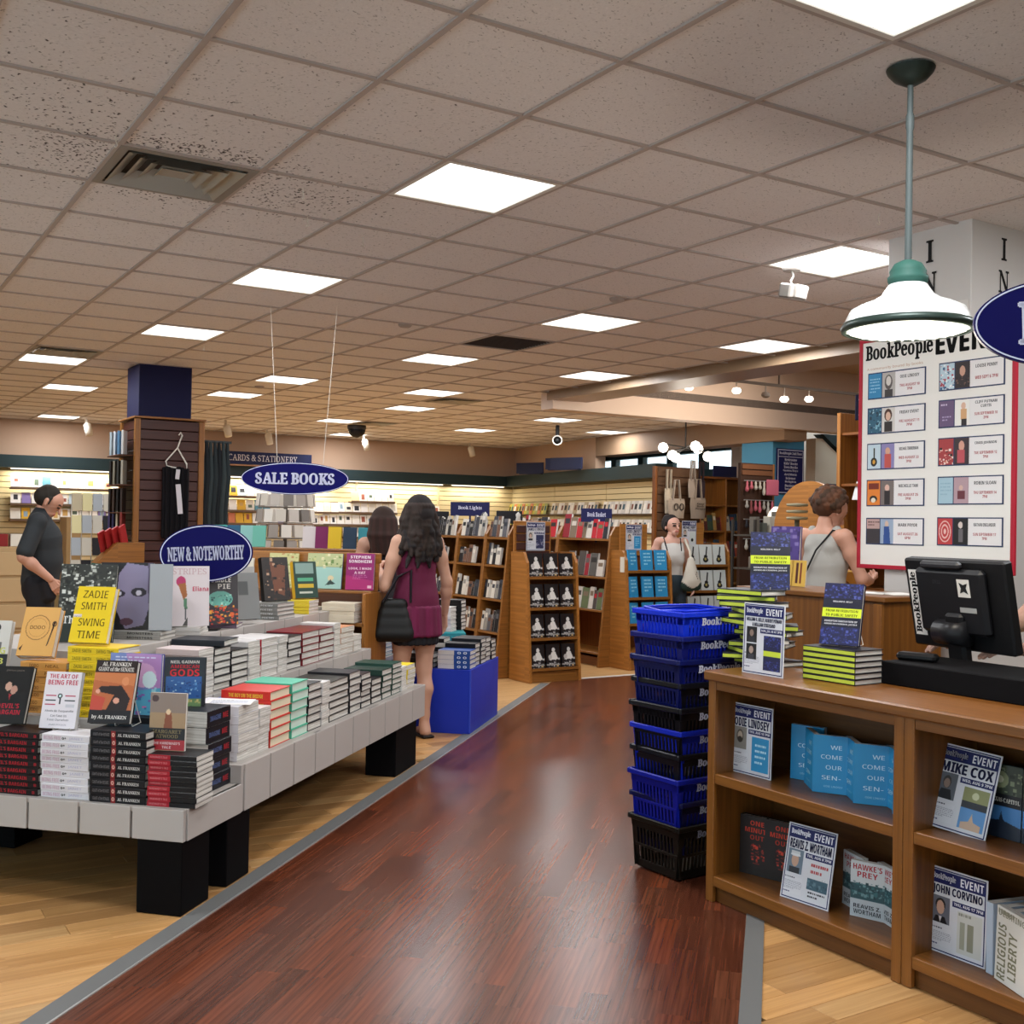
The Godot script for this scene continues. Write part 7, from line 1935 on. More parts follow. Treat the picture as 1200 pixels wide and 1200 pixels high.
# ---------------------------------------------------------------- people
# bones: [a, radius a, b, radius b, colour, depth squash]; the field of all bones is joined smoothly and meshed as surface nets
class Body:
	var v := PackedVector3Array()
	var n := PackedVector3Array()
	var c := PackedColorArray()
	var ix := PackedInt32Array()
	func grow(bones: Array, cell: float, k: float):
		var lo := Vector3(1e9, 1e9, 1e9)
		var hi := -lo
		for b in bones:
			var r := maxf(b[1], b[3]) + k + 2 * cell
			var rv := Vector3(r, r, r)
			lo = lo.min(b[0] - rv).min(b[2] - rv)
			hi = hi.max(b[0] + rv).max(b[2] + rv)
		var nx := int((hi.x - lo.x) / cell) + 2
		var ny := int((hi.y - lo.y) / cell) + 2
		var nz := int((hi.z - lo.z) / cell) + 2
		var f := PackedFloat32Array()
		f.resize(nx * ny * nz)
		f.fill(1.0)
		for b in bones:
			var r := maxf(b[1], b[3]) + k + 2 * cell
			var a: Vector3 = b[0]
			var e: Vector3 = b[2]
			var fl: float = b[5]
			var l := ((a.min(e) - Vector3(r, r, r) - lo) / cell).floor()
			var h := ((a.max(e) + Vector3(r, r, r) - lo) / cell).ceil()
			var i0 := maxi(0, int(l.x)); var i1 := mini(nx - 1, int(h.x))
			var j0 := maxi(0, int(l.y)); var j1 := mini(ny - 1, int(h.y))
			var k0 := maxi(0, int(l.z)); var k1 := mini(nz - 1, int(h.z))
			var bx := e.x - a.x; var by := e.y - a.y; var bz := (e.z - a.z) * fl
			var bb := maxf(bx * bx + by * by + bz * bz, 1e-9)
			var ra: float = b[1]; var rb: float = b[3] - b[1]
			for j in range(j0, j1 + 1):
				var py := lo.y + j * cell - a.y
				for q in range(k0, k1 + 1):
					var pz := (lo.z + q * cell - a.z) * fl
					var row := (j * nz + q) * nx
					var yz := py * by + pz * bz
					for i in range(i0, i1 + 1):
						var px := lo.x + i * cell - a.x
						var t := (px * bx + yz) / bb
						t = 0.0 if t < 0.0 else (1.0 if t > 1.0 else t)
						var dx := px - bx * t; var dy := py - by * t; var dz := pz - bz * t
						var d := sqrt(dx * dx + dy * dy + dz * dz) - ra - rb * t
						var o := f[row + i]
						var m := k - absf(o - d)
						if m > 0.0:
							f[row + i] = minf(o, d) - m * m / (4.0 * k)
						elif d < o:
							f[row + i] = d
		var id := PackedInt32Array()
		id.resize(nx * ny * nz)
		id.fill(-1)
		var sx := 1; var sz := nx; var sy := nx * nz
		var off := [0, sx, sy, sx + sy, sz, sx + sz, sy + sz, sx + sy + sz]
		var lim := cell * 2.0
		for j in ny - 1:
			for q in nz - 1:
				var row := (j * nz + q) * nx
				for i in nx - 1:
					var p := row + i
					var f0 := f[p]
					if f0 > lim or f0 < -lim: continue
					var f1 := f[p + sx]; var f2 := f[p + sy]; var f3 := f[p + sx + sy]
					var f4 := f[p + sz]; var f5 := f[p + sx + sz]; var f6 := f[p + sy + sz]; var f7 := f[p + sx + sy + sz]
					var s := int(f0 < 0) + int(f1 < 0) + int(f2 < 0) + int(f3 < 0) + int(f4 < 0) + int(f5 < 0) + int(f6 < 0) + int(f7 < 0)
					if s == 0 or s == 8: continue
					var g := Vector3(f1 + f3 + f5 + f7 - f0 - f2 - f4 - f6, f2 + f3 + f6 + f7 - f0 - f1 - f4 - f5, f4 + f5 + f6 + f7 - f0 - f1 - f2 - f3)
					var gl := g.length()
					if gl < 1e-9: continue
					var av := (f0 + f1 + f2 + f3 + f4 + f5 + f6 + f7) / 8.0
					var nn := g / gl
					# slide from the cell's middle to the surface along the slope
					var step := clampf(av / (gl / 4.0), -0.9, 0.9)
					var pos := lo + Vector3(i + 0.5, j + 0.5, q + 0.5) * cell - nn * step * cell
					id[p] = v.size()
					v.append(pos)
					n.append(nn)
					var best := 1e9
					var bc := Color.WHITE
					for b in bones:
						var a2: Vector3 = b[0]
						var ba: Vector3 = b[2] - a2
						var t2 := clampf((pos - a2).dot(ba) / maxf(ba.length_squared(), 1e-9), 0, 1)
						var dd := (pos - a2 - ba * t2)
						dd.z *= b[5]
						var d2: float = dd.length() - lerpf(b[1], b[3], t2)
						if d2 < best:
							best = d2
							bc = b[4]
					c.append(bc)
		for j in range(1, ny - 1):
			for q in range(1, nz - 1):
				var row := (j * nz + q) * nx
				for i in range(1, nx - 1):
					var p := row + i
					var f0 := f[p]
					if f0 > lim or f0 < -lim: continue
					var s0 := f0 < 0
					if s0 != (f[p + sx] < 0): face(id[p], id[p - sy], id[p - sy - sz], id[p - sz], s0)
					if s0 != (f[p + sy] < 0): face(id[p], id[p - sz], id[p - sz - sx], id[p - sx], s0)
					if s0 != (f[p + sz] < 0): face(id[p], id[p - sx], id[p - sx - sy], id[p - sy], s0)
	func face(a: int, b: int, d: int, e: int, s0: bool):
		if a < 0 or b < 0 or d < 0 or e < 0: return
		for t in [[a, b, d], [a, d, e]]:
			var cr := (v[t[1]] - v[t[0]]).cross(v[t[2]] - v[t[0]])
			if cr.dot(n[t[0]]) > 0:
				ix.append_array(PackedInt32Array([t[0], t[2], t[1]]))
			else:
				ix.append_array(PackedInt32Array([t[0], t[1], t[2]]))
	func mesh() -> ArrayMesh:
		var arr := []
		arr.resize(Mesh.ARRAY_MAX)
		arr[Mesh.ARRAY_VERTEX] = v
		arr[Mesh.ARRAY_NORMAL] = n
		arr[Mesh.ARRAY_COLOR] = c
		arr[Mesh.ARRAY_INDEX] = ix
		var m := ArrayMesh.new()
		m.add_surface_from_arrays(Mesh.PRIMITIVE_TRIANGLES, arr)
		return m

func lin(s: String) -> Color:
	return Color(s).srgb_to_linear()

func bn(a: Vector3, ra: float, b: Vector3, rb: float, c: Color, fl := 1.0) -> Array:
	return [a, ra, b, rb, c, fl]

func chain(pts: Array, rs: Array, c: Color, fl := 1.0) -> Array:
	var out := []
	for i in pts.size() - 1: out.append(bn(pts[i], rs[i], pts[i + 1], rs[i + 1], c, fl))
	return out

func head_bones(at: Vector3, rot: Basis, skin: Color, lips: Color, eye: Color, s := 1.0) -> Array:
	# at: top of the neck; the head faces +z before rot
	var L := []
	var P := func(x, y, z): return at + rot * (Vector3(x, y, z) * s)
	L.append(bn(P.call(0, 0.115, -0.03), 0.088 * s, P.call(0, 0.125, 0.02), 0.08 * s, skin))
	L.append(bn(P.call(0, 0.07, 0.035), 0.066 * s, P.call(0, 0.03, 0.055), 0.045 * s, skin))
	L.append(bn(P.call(0, 0.02, 0.06), 0.034 * s, P.call(0, 0.012, 0.07), 0.026 * s, skin))
	L.append(bn(P.call(0, 0.1, 0.1), 0.009 * s, P.call(0, 0.066, 0.122), 0.013 * s, skin))
	for e in [-1.0, 1.0]:
		L.append(bn(P.call(e * 0.086, 0.1, -0.01), 0.014 * s, P.call(e * 0.088, 0.065, -0.002), 0.011 * s, skin))
		L.append(bn(P.call(e * 0.022, 0.102, 0.092), 0.007 * s, P.call(e * 0.042, 0.102, 0.082), 0.007 * s, eye))
		L.append(bn(P.call(e * 0.018, 0.124, 0.094), 0.006 * s, P.call(e * 0.05, 0.126, 0.08), 0.006 * s, eye))
	L.append(bn(P.call(-0.02, 0.036, 0.096), 0.008 * s, P.call(0.02, 0.036, 0.096), 0.008 * s, lips))
	return L

func hand_bones(w: Vector3, fwd: Vector3, nrm: Vector3, thumb_side: float, curl: float, skin: Color) -> Array:
	# w: wrist; fwd: along the palm; nrm: out of the back of the hand; thumb_side: +1 or -1 along fwd x nrm
	fwd = fwd.normalized()
	var side := fwd.cross(nrm).normalized()
	nrm = side.cross(fwd).normalized()
	var L := []
	for i in 4:
		var o := (i - 1.5) * 0.019
		var k := w + fwd * 0.085 + side * (o * thumb_side * -1.0)
		L.append(bn(w + side * (o * 0.5 * thumb_side * -1.0), 0.013, k, 0.0115, skin))
		var ln: float = [0.042, 0.048, 0.044, 0.034][i]
		var d1 := (fwd * cos(curl) - nrm * sin(curl)).normalized()
		var d2 := (fwd * cos(curl * 2.0) - nrm * sin(curl * 2.0)).normalized()
		L.append(bn(k, 0.0095, k + d1 * ln, 0.0085, skin))
		L.append(bn(k + d1 * ln, 0.0085, k + d1 * ln + d2 * ln * 0.75, 0.0072, skin))
	var ts := side * thumb_side
	L.append(bn(w + fwd * 0.02 + ts * 0.018, 0.012, w + fwd * 0.05 + ts * 0.042 - nrm * 0.008, 0.0105, skin))
	L.append(bn(w + fwd * 0.05 + ts * 0.042 - nrm * 0.008, 0.0105, w + fwd * 0.085 + ts * 0.046 - nrm * 0.018, 0.0085, skin))
	return L

func hair_cap(at: Vector3, rot: Basis, c: Color, s := 1.0) -> Array:
	return [bn(at + rot * Vector3(0, 0.112, -0.05), 0.09 * s, at + rot * Vector3(0, 0.14, -0.035), 0.088 * s, c), bn(at + rot * Vector3(0, 0.14, -0.035), 0.088 * s, at + rot * Vector3(0, 0.152, -0.002), 0.072 * s, c)]

func body_mat(called: String, rough := 0.6) -> StandardMaterial3D:
	if not mats.has(called):
		var m := StandardMaterial3D.new()
		m.resource_name = called
		m.vertex_color_use_as_albedo = true
		m.roughness = rough
		mats[called] = m
	return mats[called]

func grown(parent: Node3D, called: String, bones: Array, cell: float, k: float, rough := 0.8) -> MeshInstance3D:
	var b := Body.new()
	b.grow(bones, cell, k)
	return part(parent, called, b.mesh(), body_mat("cloth_%.1f" % rough, rough))

# arms: [elbow, wrist, finger direction, back-of-hand normal, curl] in the person's own axes (facing +z, own left is +x)
func person(label: String, at: Vector3, turn: float, s: float, skin: Color, la: Array, ra: Array, head_rot: Basis, legs := [], female := true) -> Node3D:
	var t := thing("person", label, "person", at, turn)
	t.scale = Vector3.ONE * s
	var lips := skin * Color(0.85, 0.5, 0.5)
	var eye := lin("2a211c")
	var sw := 0.155 if female else 0.18
	var B := []
	B += chain([Vector3(0, 0.92, 0), Vector3(0, 1.06, 0), Vector3(0, 1.24, 0.01), Vector3(0, 1.37, 0)], [0.135, 0.112 if female else 0.135, 0.128 if female else 0.15, 0.085], skin, 1.3)
	B.append(bn(Vector3(-sw + 0.02, 1.385, -0.01), 0.05, Vector3(sw - 0.02, 1.385, -0.01), 0.05, skin))
	B.append(bn(Vector3(0, 1.4, -0.012), 0.052, Vector3(0, 1.49, 0.0), 0.047, skin))
	var L: Array = legs if legs.size() else [[Vector3(0.085, 0.48, 0.02), Vector3(0.085, 0.075, -0.02)], [Vector3(-0.085, 0.48, 0.02), Vector3(-0.085, 0.075, -0.02)]]
	for e in 2:
		var sg := 1.0 if e == 0 else -1.0
		var hip := Vector3(sg * 0.082, 0.88, 0)
		var kn: Vector3 = L[e][0]
		var an: Vector3 = L[e][1]
		B += chain([hip, hip.lerp(kn, 0.5), kn], [0.088, 0.076, 0.054], skin)
		B += chain([kn, kn.lerp(an, 0.35) + Vector3(0, 0, -0.015), kn.lerp(an, 0.8), an], [0.052, 0.055, 0.036, 0.034], skin)
		B.append(bn(Vector3(an.x, 0.035, an.z - 0.03), 0.03, Vector3(an.x + sg * 0.02, 0.028, an.z + 0.13), 0.026, skin))
		B.append(bn(an, 0.033, Vector3(an.x, 0.04, an.z - 0.01), 0.034, skin))
		var arm: Array = la if e == 0 else ra
		var sh := Vector3(sg * sw, 1.385, -0.01)
		var el: Vector3 = arm[0]
		var wr: Vector3 = arm[1]
		B += chain([sh, sh.lerp(el, 0.4), el], [0.052, 0.047, 0.037] if female else [0.062, 0.055, 0.043], skin)
		B += chain([el, el.lerp(wr, 0.3), wr], [0.037, 0.039, 0.026] if female else [0.043, 0.045, 0.031], skin)
	var b := Body.new()
	b.grow(B, 0.014, 0.03)
	b.grow(head_bones(Vector3(0, 1.475, 0.0), head_rot, skin, lips, eye), 0.006, 0.014)
	for e in 2:
		var arm: Array = la if e == 0 else ra
		b.grow(hand_bones(arm[1], arm[2], arm[3], 1.0 if e == 0 else -1.0, arm[4], skin), 0.005, 0.006)
	part(t, "body", b.mesh(), body_mat("skin", 0.55))
	return t

func build_people():
	# 1: curly-haired woman seen from behind, beside the blue box
	var skin := lin("c99a82")
	var A := person("woman seen from behind in a magenta sleeveless top with long dark curls", Vector3(-2.46, 0, -7.5), PI + 0.8, 0.985, skin,
		[Vector3(0.25, 1.07, 0.0), Vector3(0.18, 1.18, 0.23), Vector3(-0.3, 0.35, 0.8), Vector3(0.8, 0.5, 0.2), 0.6],
		[Vector3(-0.24, 1.1, -0.02), Vector3(-0.27, 0.86, 0.06), Vector3(0.0, -1.0, 0.15), Vector3(-1, 0, 0.2), 0.35],
		Basis(Vector3.RIGHT, 0.15) * Basis(Vector3.UP, 0.25), [[Vector3(0.09, 0.48, 0.04), Vector3(0.1, 0.075, 0.02)], [Vector3(-0.075, 0.48, 0.0), Vector3(-0.06, 0.075, -0.05)]])
	var mg := lin("640f3a")
	var top := chain([Vector3(0, 0.84, 0), Vector3(0, 0.98, 0), Vector3(0, 1.1, 0), Vector3(0, 1.24, 0.01), Vector3(0, 1.3, -0.005)], [0.185, 0.165, 0.14, 0.148, 0.115], mg, 1.25)
	for e in [-1.0, 1.0]:
		top.append(bn(Vector3(e * 0.085, 1.3, -0.09), 0.014, Vector3(e * 0.1, 1.425, -0.02), 0.013, mg))
		top.append(bn(Vector3(e * 0.1, 1.425, -0.02), 0.013, Vector3(e * 0.08, 1.31, 0.09), 0.014, mg))
	grown(A, "top", top, 0.012, 0.03)
	var hemr := []
	for i in 22: # gathered hem
		var a := TAU * i / 22.0
		hemr.append(bn(Vector3(cos(a) * 0.168, 0.92, sin(a) * 0.138), 0.02, Vector3(cos(a) * 0.18, 0.735, sin(a) * 0.152), 0.022, lin(["6e1240", "620f38"][i % 2])))
	grown(A, "top_hem", hemr, 0.012, 0.035)
	var sk := []
	for i in 20:
		var a := TAU * i / 20.0
		sk.append(bn(Vector3(cos(a) * 0.145, 0.86, sin(a) * 0.12), 0.025, Vector3(cos(a) * 0.155, 0.675, sin(a) * 0.13), 0.02, lin("141018")))
	grown(A, "skirt", sk, 0.012, 0.03)
	var hair := []
	var r := RandomNumberGenerator.new()
	r.seed = 3
	hair.append(bn(Vector3(0, 1.635, -0.03), 0.096, Vector3(0, 1.58, -0.05), 0.1, lin("1c1311")))
	for i in 46:
		var a := PI + (i / 45.0 - 0.5) * PI * 1.3
		var p0 := Vector3(sin(a) * 0.085, 1.56 + 0.04 * (i % 3), cos(a) * 0.085 - 0.03)
		var pts := [p0]
		var rs := [0.026]
		var ph := r.randf() * 6.0
		for k in 5 + r.randi() % 3:
			p0 = p0 + Vector3(sin(a) * 0.011 + 0.016 * sin(ph + k * r.randf_range(1.4, 2.8)), -0.05, cos(a) * 0.004 + 0.014 * cos(ph + k * 2.1))
			pts.append(p0)
			rs.append([0.022, 0.025, 0.02, 0.024, 0.019, 0.018, 0.01][k])
		hair += chain(pts, rs, lin(["1a1210", "231815", "2c1e19"][i % 3]))
	grown(A, "hair", hair, 0.008, 0.006)
	for e in [[0.1, 0.02], [-0.06, -0.05]]:
		part(A, "sandal", box(Vector3(0.09, 0.018, 0.25), 0.006), hx("1d1613", 0.6), Vector3(e[0], 0.009, e[1] + 0.05))
	# handbag in the crook of her arm
	var hb := thing("handbag", "black leather handbag hanging from the curly-haired woman's arm", "bag", Vector3(-2.56, 0.68, -7.33), 0.3)
	hb.scale = Vector3.ONE * 1.12
	var hbb := []
	for k in 4: hbb.append(bn(Vector3(-0.085 + k * 0.012, 0.05 + k * 0.06, 0), 0.055 - k * 0.007, Vector3(0.085 - k * 0.012, 0.05 + k * 0.06, 0), 0.055 - k * 0.007, lin("0a090b")))
	grown(hb, "bag_body", hbb, 0.01, 0.03, 0.6)
	for e in [-1.0, 1.0]:
		var m := MB.new()
		m.tube([Vector3(-0.07, 0.24, e * 0.03), Vector3(0.02, 0.4, e * 0.02), Vector3(0.1, 0.44, e * 0.015), Vector3(0.1, 0.24, e * 0.03)], 0.008, 7)
		part(hb, "strap", m.mesh(), hx("18151a", 0.4))
	tag(part(self, "red_phone", box(Vector3(0.012, 0.13, 0.07), 0.005), hx("b8202a", 0.35), Vector3(-2.68, 1.2, -7.55), Vector3(0.2, 0.5, 0)), "red phone held in the curly-haired woman's hand", "phone")
	# 2: auburn woman further back, bare shoulders
	var B := person("woman seen from behind with auburn hair and a strapless dark dress", Vector3(-3.02, 0, -8.35), PI + 0.3, 0.96, lin("c79a84"),
		[Vector3(0.22, 1.1, 0.02), Vector3(0.16, 1.06, 0.24), Vector3(-0.3, 0.1, 0.9), Vector3(0.5, 0.8, 0), 0.4],
		[Vector3(-0.22, 1.1, 0.02), Vector3(-0.14, 1.06, 0.24), Vector3(0.3, 0.1, 0.9), Vector3(-0.5, 0.8, 0), 0.4], Basis(Vector3.RIGHT, 0.3) * Basis(Vector3.UP, -0.4))
	grown(B, "dress", chain([Vector3(0, 0.55, 0), Vector3(0, 0.9, 0), Vector3(0, 1.08, 0), Vector3(0, 1.23, 0.01)], [0.19, 0.155, 0.125, 0.14], lin("17151a"), 1.25), 0.014, 0.03)
	var h2 := [bn(Vector3(0, 1.6, -0.03), 0.098, Vector3(0, 1.57, -0.045), 0.098, lin("2e1714"))]
	for i in 16:
		var a := PI + (i / 15.0 - 0.5) * PI * 1.2
		var p0 := Vector3(sin(a) * 0.08, 1.58, cos(a) * 0.08 - 0.03)
		h2 += chain([p0, p0 + Vector3(sin(a) * 0.02, -0.12, cos(a) * 0.02), p0 + Vector3(sin(a) * 0.01 + r.randf_range(-0.02, 0.02), -0.27, cos(a) * 0.01)], [0.034, 0.03, 0.016], lin(["2e1714", "3a1e18"][i % 2]))
	grown(B, "hair", h2, 0.01, 0.015)
	# 3: woman in a white tank top facing us, between the endcaps
	var C := person("woman in a pale tank top and denim shorts facing the counter", g(8.1, 0, -9.62), 0.42, 0.965, lin("cf9f8c"),
		[Vector3(0.22, 1.12, -0.05), Vector3(0.22, 0.9, 0.1), Vector3(0, -0.8, 0.5), Vector3(1, 0, 0), 0.4],
		[Vector3(-0.24, 1.13, -0.04), Vector3(-0.26, 0.92, 0.08), Vector3(0, -0.9, 0.3), Vector3(-1, 0, 0), 0.4], Basis(Vector3.UP, 0.35))
	var tk := lin("c4c0ba")
	var tank := chain([Vector3(0, 0.9, 0), Vector3(0, 1.06, 0), Vector3(0, 1.22, 0.015), Vector3(0, 1.28, 0.01)], [0.15, 0.128, 0.145, 0.12], tk, 1.25)
	for e in [-1.0, 1.0]:
		tank.append(bn(Vector3(e * 0.06, 1.2, 0.06), 0.062, Vector3(e * 0.065, 1.18, 0.07), 0.06, tk))
		tank.append(bn(Vector3(e * 0.1, 1.27, 0.08), 0.03, Vector3(e * 0.115, 1.415, -0.01), 0.026, tk))
		tank.append(bn(Vector3(e * 0.115, 1.415, -0.01), 0.026, Vector3(e * 0.09, 1.28, -0.09), 0.03, tk))
	grown(C, "tank_top", tank, 0.012, 0.03)
	var st := []
	for e in [-1.0, 1.0]: st.append(bn(Vector3(e * 0.085, 1.29, 0.105), 0.008, Vector3(e * 0.1, 1.43, 0.015), 0.008, lin("1a1a1e")))
	grown(C, "bra_strap", st, 0.006, 0.008)
	var so := chain([Vector3(0, 0.93, 0), Vector3(0, 0.85, 0)], [0.155, 0.15], lin("26323c"), 1.2)
	for e in [-1.0, 1.0]: so.append(bn(Vector3(e * 0.085, 0.86, 0.0), 0.1, Vector3(e * 0.09, 0.7, 0.01), 0.092, lin("2c3a46")))
	grown(C, "shorts", so, 0.013, 0.03)
	var hc := Basis(Vector3.UP, 0.35)
	var h3 := hair_cap(Vector3(0, 1.475, 0), hc, lin("17110f"), 1.03)
	h3.append(bn(Vector3(0, 1.475, 0) + hc * Vector3(0, 0.2, -0.09), 0.035, Vector3(0, 1.475, 0) + hc * Vector3(0, 0.17, -0.11), 0.04, lin("17110f")))
	for e in [-1.0, 1.0]: h3.append(bn(Vector3(0, 1.475, 0) + hc * Vector3(e * 0.08, 0.14, 0.0), 0.02, Vector3(0, 1.475, 0) + hc * Vector3(e * 0.085, 0.07, -0.02), 0.018, lin("17110f")))
	grown(C, "hair", h3, 0.009, 0.02)
	for e in [-1.0, 1.0]: part(C, "shoe", box(Vector3(0.09, 0.05, 0.25), 0.015), hx("2a2622", 0.6), Vector3(e * 0.09, 0.025, 0.04))
	var tb := thing("shoulder_bag", "cream canvas shoulder bag with dark green base on the tank-top woman", "bag", g(8.2, 0.8, -9.42), 0.42)
	grown(tb, "bag_body", [bn(Vector3(-0.05, 0.05, 0), 0.055, Vector3(0.08, 0.06, 0), 0.055, lin("1f3630"), 1.3), bn(Vector3(0.01, 0.34, 0), 0.04, Vector3(0.015, 0.12, 0), 0.1, lin("cfc9ba"), 1.5)], 0.011, 0.05)
	var sm := MB.new()
	sm.tube([Vector3(0.02, 0.3, 0), Vector3(0.0, 0.45, -0.02), Vector3(-0.03, 0.57, -0.1)], 0.014, 7)
	part(tb, "strap", sm.mesh(), hx("cfc9ba", 0.8))
	# 4: reader with short curly hair behind the counter
	var D := person("person with short brown curls in a grey tank top reading, seen from behind", g(5.84, 0, -5.33), 2.55, 1.05, lin("c4917a"),
		[Vector3(0.23, 1.12, 0.05), Vector3(0.14, 1.1, 0.3), Vector3(-0.3, 0.1, 0.9), Vector3(0.5, -0.6, 0), 0.5],
		[Vector3(-0.25, 1.12, 0.04), Vector3(-0.16, 1.1, 0.3), Vector3(0.3, 0.1, 0.9), Vector3(-0.5, -0.6, 0), 0.5], Basis(Vector3.UP, -0.35) * Basis(Vector3.RIGHT, 0.5))
	var gt := lin("a5a29c")
	var tt := chain([Vector3(0, 0.88, 0), Vector3(0, 1.06, 0), Vector3(0, 1.22, 0.01), Vector3(0, 1.34, -0.005)], [0.15, 0.135, 0.148, 0.105], gt, 1.25)
	for e in [-1.0, 1.0]: tt.append(bn(Vector3(e * 0.07, 1.32, -0.05), 0.045, Vector3(e * 0.09, 1.43, 0.0), 0.03, gt))
	grown(D, "tank_top", tt, 0.012, 0.03)
	grown(D, "trousers", chain([Vector3(0, 0.9, 0), Vector3(0, 0.84, 0)], [0.158, 0.15], lin("22242c"), 1.2) + [bn(Vector3(0.085, 0.86, 0), 0.1, Vector3(0.085, 0.1, -0.01), 0.07, lin("22242c")), bn(Vector3(-0.085, 0.86, 0), 0.1, Vector3(-0.085, 0.1, -0.01), 0.07, lin("22242c"))], 0.016, 0.03)
	for e in [-1.0, 1.0]: part(D, "shoe", box(Vector3(0.095, 0.06, 0.27), 0.015), hx("1c1a18", 0.6), Vector3(e * 0.085, 0.03, 0.04))
	var hr := Basis(Vector3.UP, -0.35) * Basis(Vector3.RIGHT, 0.5)
	var h4 := hair_cap(Vector3(0, 1.475, 0), hr, lin("4a2c1a"), 0.99)
	for i in 90:
		var y := 1.0 - (i + 0.5) / 90.0 * 1.5
		var a := i * 2.4
		var rr := sqrt(maxf(0.0, 1.0 - y * y))
		var p := Vector3(cos(a) * rr, y, sin(a) * rr)
		if p.z > 0.3 and p.y < 0.5: continue
		var q := Vector3(0, 1.475, 0) + hr * (Vector3(0, 0.13, -0.03) + p * 0.104)
		h4.append(bn(q, 0.022, q + Vector3(r.randf_range(-0.012, 0.012), r.randf_range(-0.012, 0.012), r.randf_range(-0.012, 0.012)), 0.02, lin(["4a2c1a", "5a3620", "3a2214"][i % 3])))
	grown(D, "hair", h4, 0.008, 0.012)
	var bs := MB.new()
	bs.tube([Vector3(-0.1, 1.42, 0.02), Vector3(-0.09, 1.43, -0.05), Vector3(-0.02, 1.3, -0.135), Vector3(0.08, 1.1, -0.135), Vector3(0.16, 0.95, -0.07)], 0.006, 6)
	part(D, "bag_strap", bs.mesh(), hx("131214", 0.5))
	tag(part(self, "tan_booklet", box(Vector3(0.16, 0.015, 0.22), 0.002), hx("d0a04c", 0.6), g(5.84, 1.17, -5.33) + Vector3(sin(2.55), 0, cos(2.55)) * 0.38, Vector3(0.45, 2.55, 0)), "tan booklet held open by the reading person", "booklet")
	# 5: man in a dark polo shirt with his hand in a pocket
	var E := person("balding man in dark grey polo shirt looking down, hand in pocket", Vector3(-6.22, 0, -8.5), 2.1, 1.05, lin("c08e76"),
		[Vector3(0.25, 1.1, -0.05), Vector3(0.25, 0.85, -0.02), Vector3(0, -1, 0.1), Vector3(1, 0, 0), 0.35],
		[Vector3(-0.27, 1.1, -0.1), Vector3(-0.22, 0.92, 0.1), Vector3(0.1, -0.75, 0.5), Vector3(-1, 0.1, 0.1), 0.35], Basis(Vector3.RIGHT, 0.65), [], false)
	var po := lin("23272b")
	var shirt := chain([Vector3(0, 0.9, 0.0), Vector3(0, 1.06, 0.02), Vector3(0, 1.24, 0.01), Vector3(0, 1.37, -0.01)], [0.165, 0.168, 0.168, 0.11], po, 1.12)
	for e in [-1.0, 1.0]:
		var sh := Vector3(e * 0.18, 1.385, -0.01)
		var el := Vector3(0.25, 1.1, 0.02) if e > 0 else Vector3(-0.27, 1.1, -0.1)
		shirt.append(bn(Vector3(e * 0.06, 1.4, -0.01), 0.06, sh, 0.068, po))
		shirt.append(bn(sh, 0.07, sh.lerp(el, 0.85), 0.07, po))
	shirt.append(bn(Vector3(0, 1.43, -0.015), 0.062, Vector3(0, 1.46, -0.005), 0.06, lin("1c2024")))
	grown(E, "polo_shirt", shirt, 0.013, 0.03)
	var tr := chain([Vector3(0, 0.95, 0.005), Vector3(0, 0.84, 0)], [0.162, 0.158], lin("121216"), 1.12)
	for e in [-1.0, 1.0]: tr += chain([Vector3(e * 0.085, 0.86, 0), Vector3(e * 0.09, 0.48, 0.02), Vector3(e * 0.09, 0.1, -0.02)], [0.108, 0.085, 0.075], lin("121216"))
	tr.append(bn(Vector3(-0.175, 0.88, 0.06), 0.05, Vector3(-0.16, 0.78, 0.09), 0.055, lin("121216")))
	grown(E, "trousers", tr, 0.014, 0.03)
	for e in [-1.0, 1.0]: part(E, "shoe", box(Vector3(0.1, 0.07, 0.29), 0.02), hx("141212", 0.4), Vector3(e * 0.09, 0.035, 0.04))
	var eb := Basis(Vector3.RIGHT, 0.65)
	var h5 := hair_cap(Vector3(0, 1.475, 0), eb, lin("1e1613"))
	h5[1] = bn(Vector3(0, 1.475, 0) + eb * Vector3(0, 0.14, -0.035), 0.088, Vector3(0, 1.475, 0) + eb * Vector3(0, 0.165, -0.012), 0.05, lin("1e1613"))
	for e in [-1.0, 1.0]: h5.append(bn(Vector3(0, 1.475, 0) + eb * Vector3(e * 0.08, 0.13, 0.0), 0.013, Vector3(0, 1.475, 0) + eb * Vector3(e * 0.083, 0.085, 0.012), 0.008, lin("1e1613")))
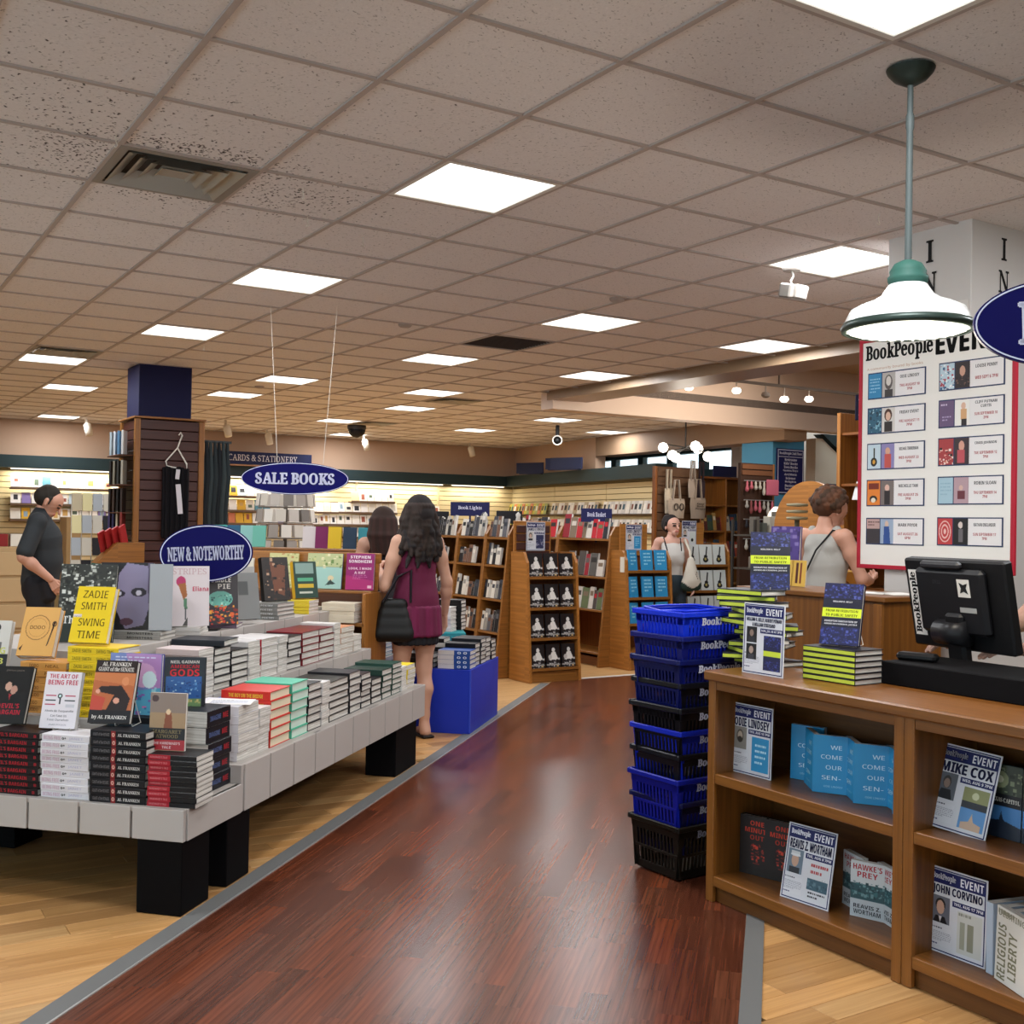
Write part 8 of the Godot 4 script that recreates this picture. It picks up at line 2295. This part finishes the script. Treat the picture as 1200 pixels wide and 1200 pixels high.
	grown(E, "hair", h5, 0.006, 0.012)
	# 6: clerk behind the monitor, mostly out of the picture
	var F := person("clerk in an aqua shirt behind the monitor, hand on the mouse", g(4.34, 0, -2.56), GA - PI / 2 - 0.5, 0.99, lin("c49682"),
		[Vector3(0.22, 1.1, 0.12), Vector3(0.12, 1.06, 0.36), Vector3(0, 0, 1), Vector3(0, 1, 0), 0.3],
		[Vector3(-0.26, 1.14, 0.16), Vector3(-0.2, 1.06, 0.44), Vector3(-0.05, -0.05, 1), Vector3(0, 1, 0), 0.35], Basis(Vector3.RIGHT, 0.2))
	var aq := lin("4fb39c")
	var fs := chain([Vector3(0, 0.88, 0), Vector3(0, 1.06, 0), Vector3(0, 1.24, 0.01), Vector3(0, 1.37, 0)], [0.155, 0.14, 0.15, 0.1], aq, 1.2)
	for e in [-1.0, 1.0]:
		var el := Vector3(0.22, 1.1, 0.12) if e > 0 else Vector3(-0.26, 1.14, 0.16)
		fs.append(bn(Vector3(e * 0.05, 1.39, -0.01), 0.06, Vector3(e * 0.155, 1.385, -0.01), 0.062, aq))
		fs.append(bn(Vector3(e * 0.155, 1.385, -0.01), 0.064, Vector3(e * 0.155, 1.385, -0.01).lerp(el, 0.6), 0.06, aq))
	grown(F, "shirt", fs, 0.014, 0.03)
	grown(F, "trousers", [bn(Vector3(0, 0.9, 0), 0.155, Vector3(0, 0.84, 0), 0.15, lin("1c2230"), 1.2), bn(Vector3(0.085, 0.86, 0), 0.1, Vector3(0.085, 0.1, -0.01), 0.07, lin("1c2230")), bn(Vector3(-0.085, 0.86, 0), 0.1, Vector3(-0.085, 0.1, -0.01), 0.07, lin("1c2230"))], 0.018, 0.03)
	grown(F, "hair", [bn(Vector3(0, 1.6, -0.03), 0.098, Vector3(0, 1.56, -0.05), 0.098, lin("2a1c14"))], 0.012, 0.02)
	for e in [-1.0, 1.0]: part(F, "shoe", box(Vector3(0.095, 0.06, 0.27), 0.015), hx("1c1a18", 0.6), Vector3(e * 0.085, 0.03, 0.04))
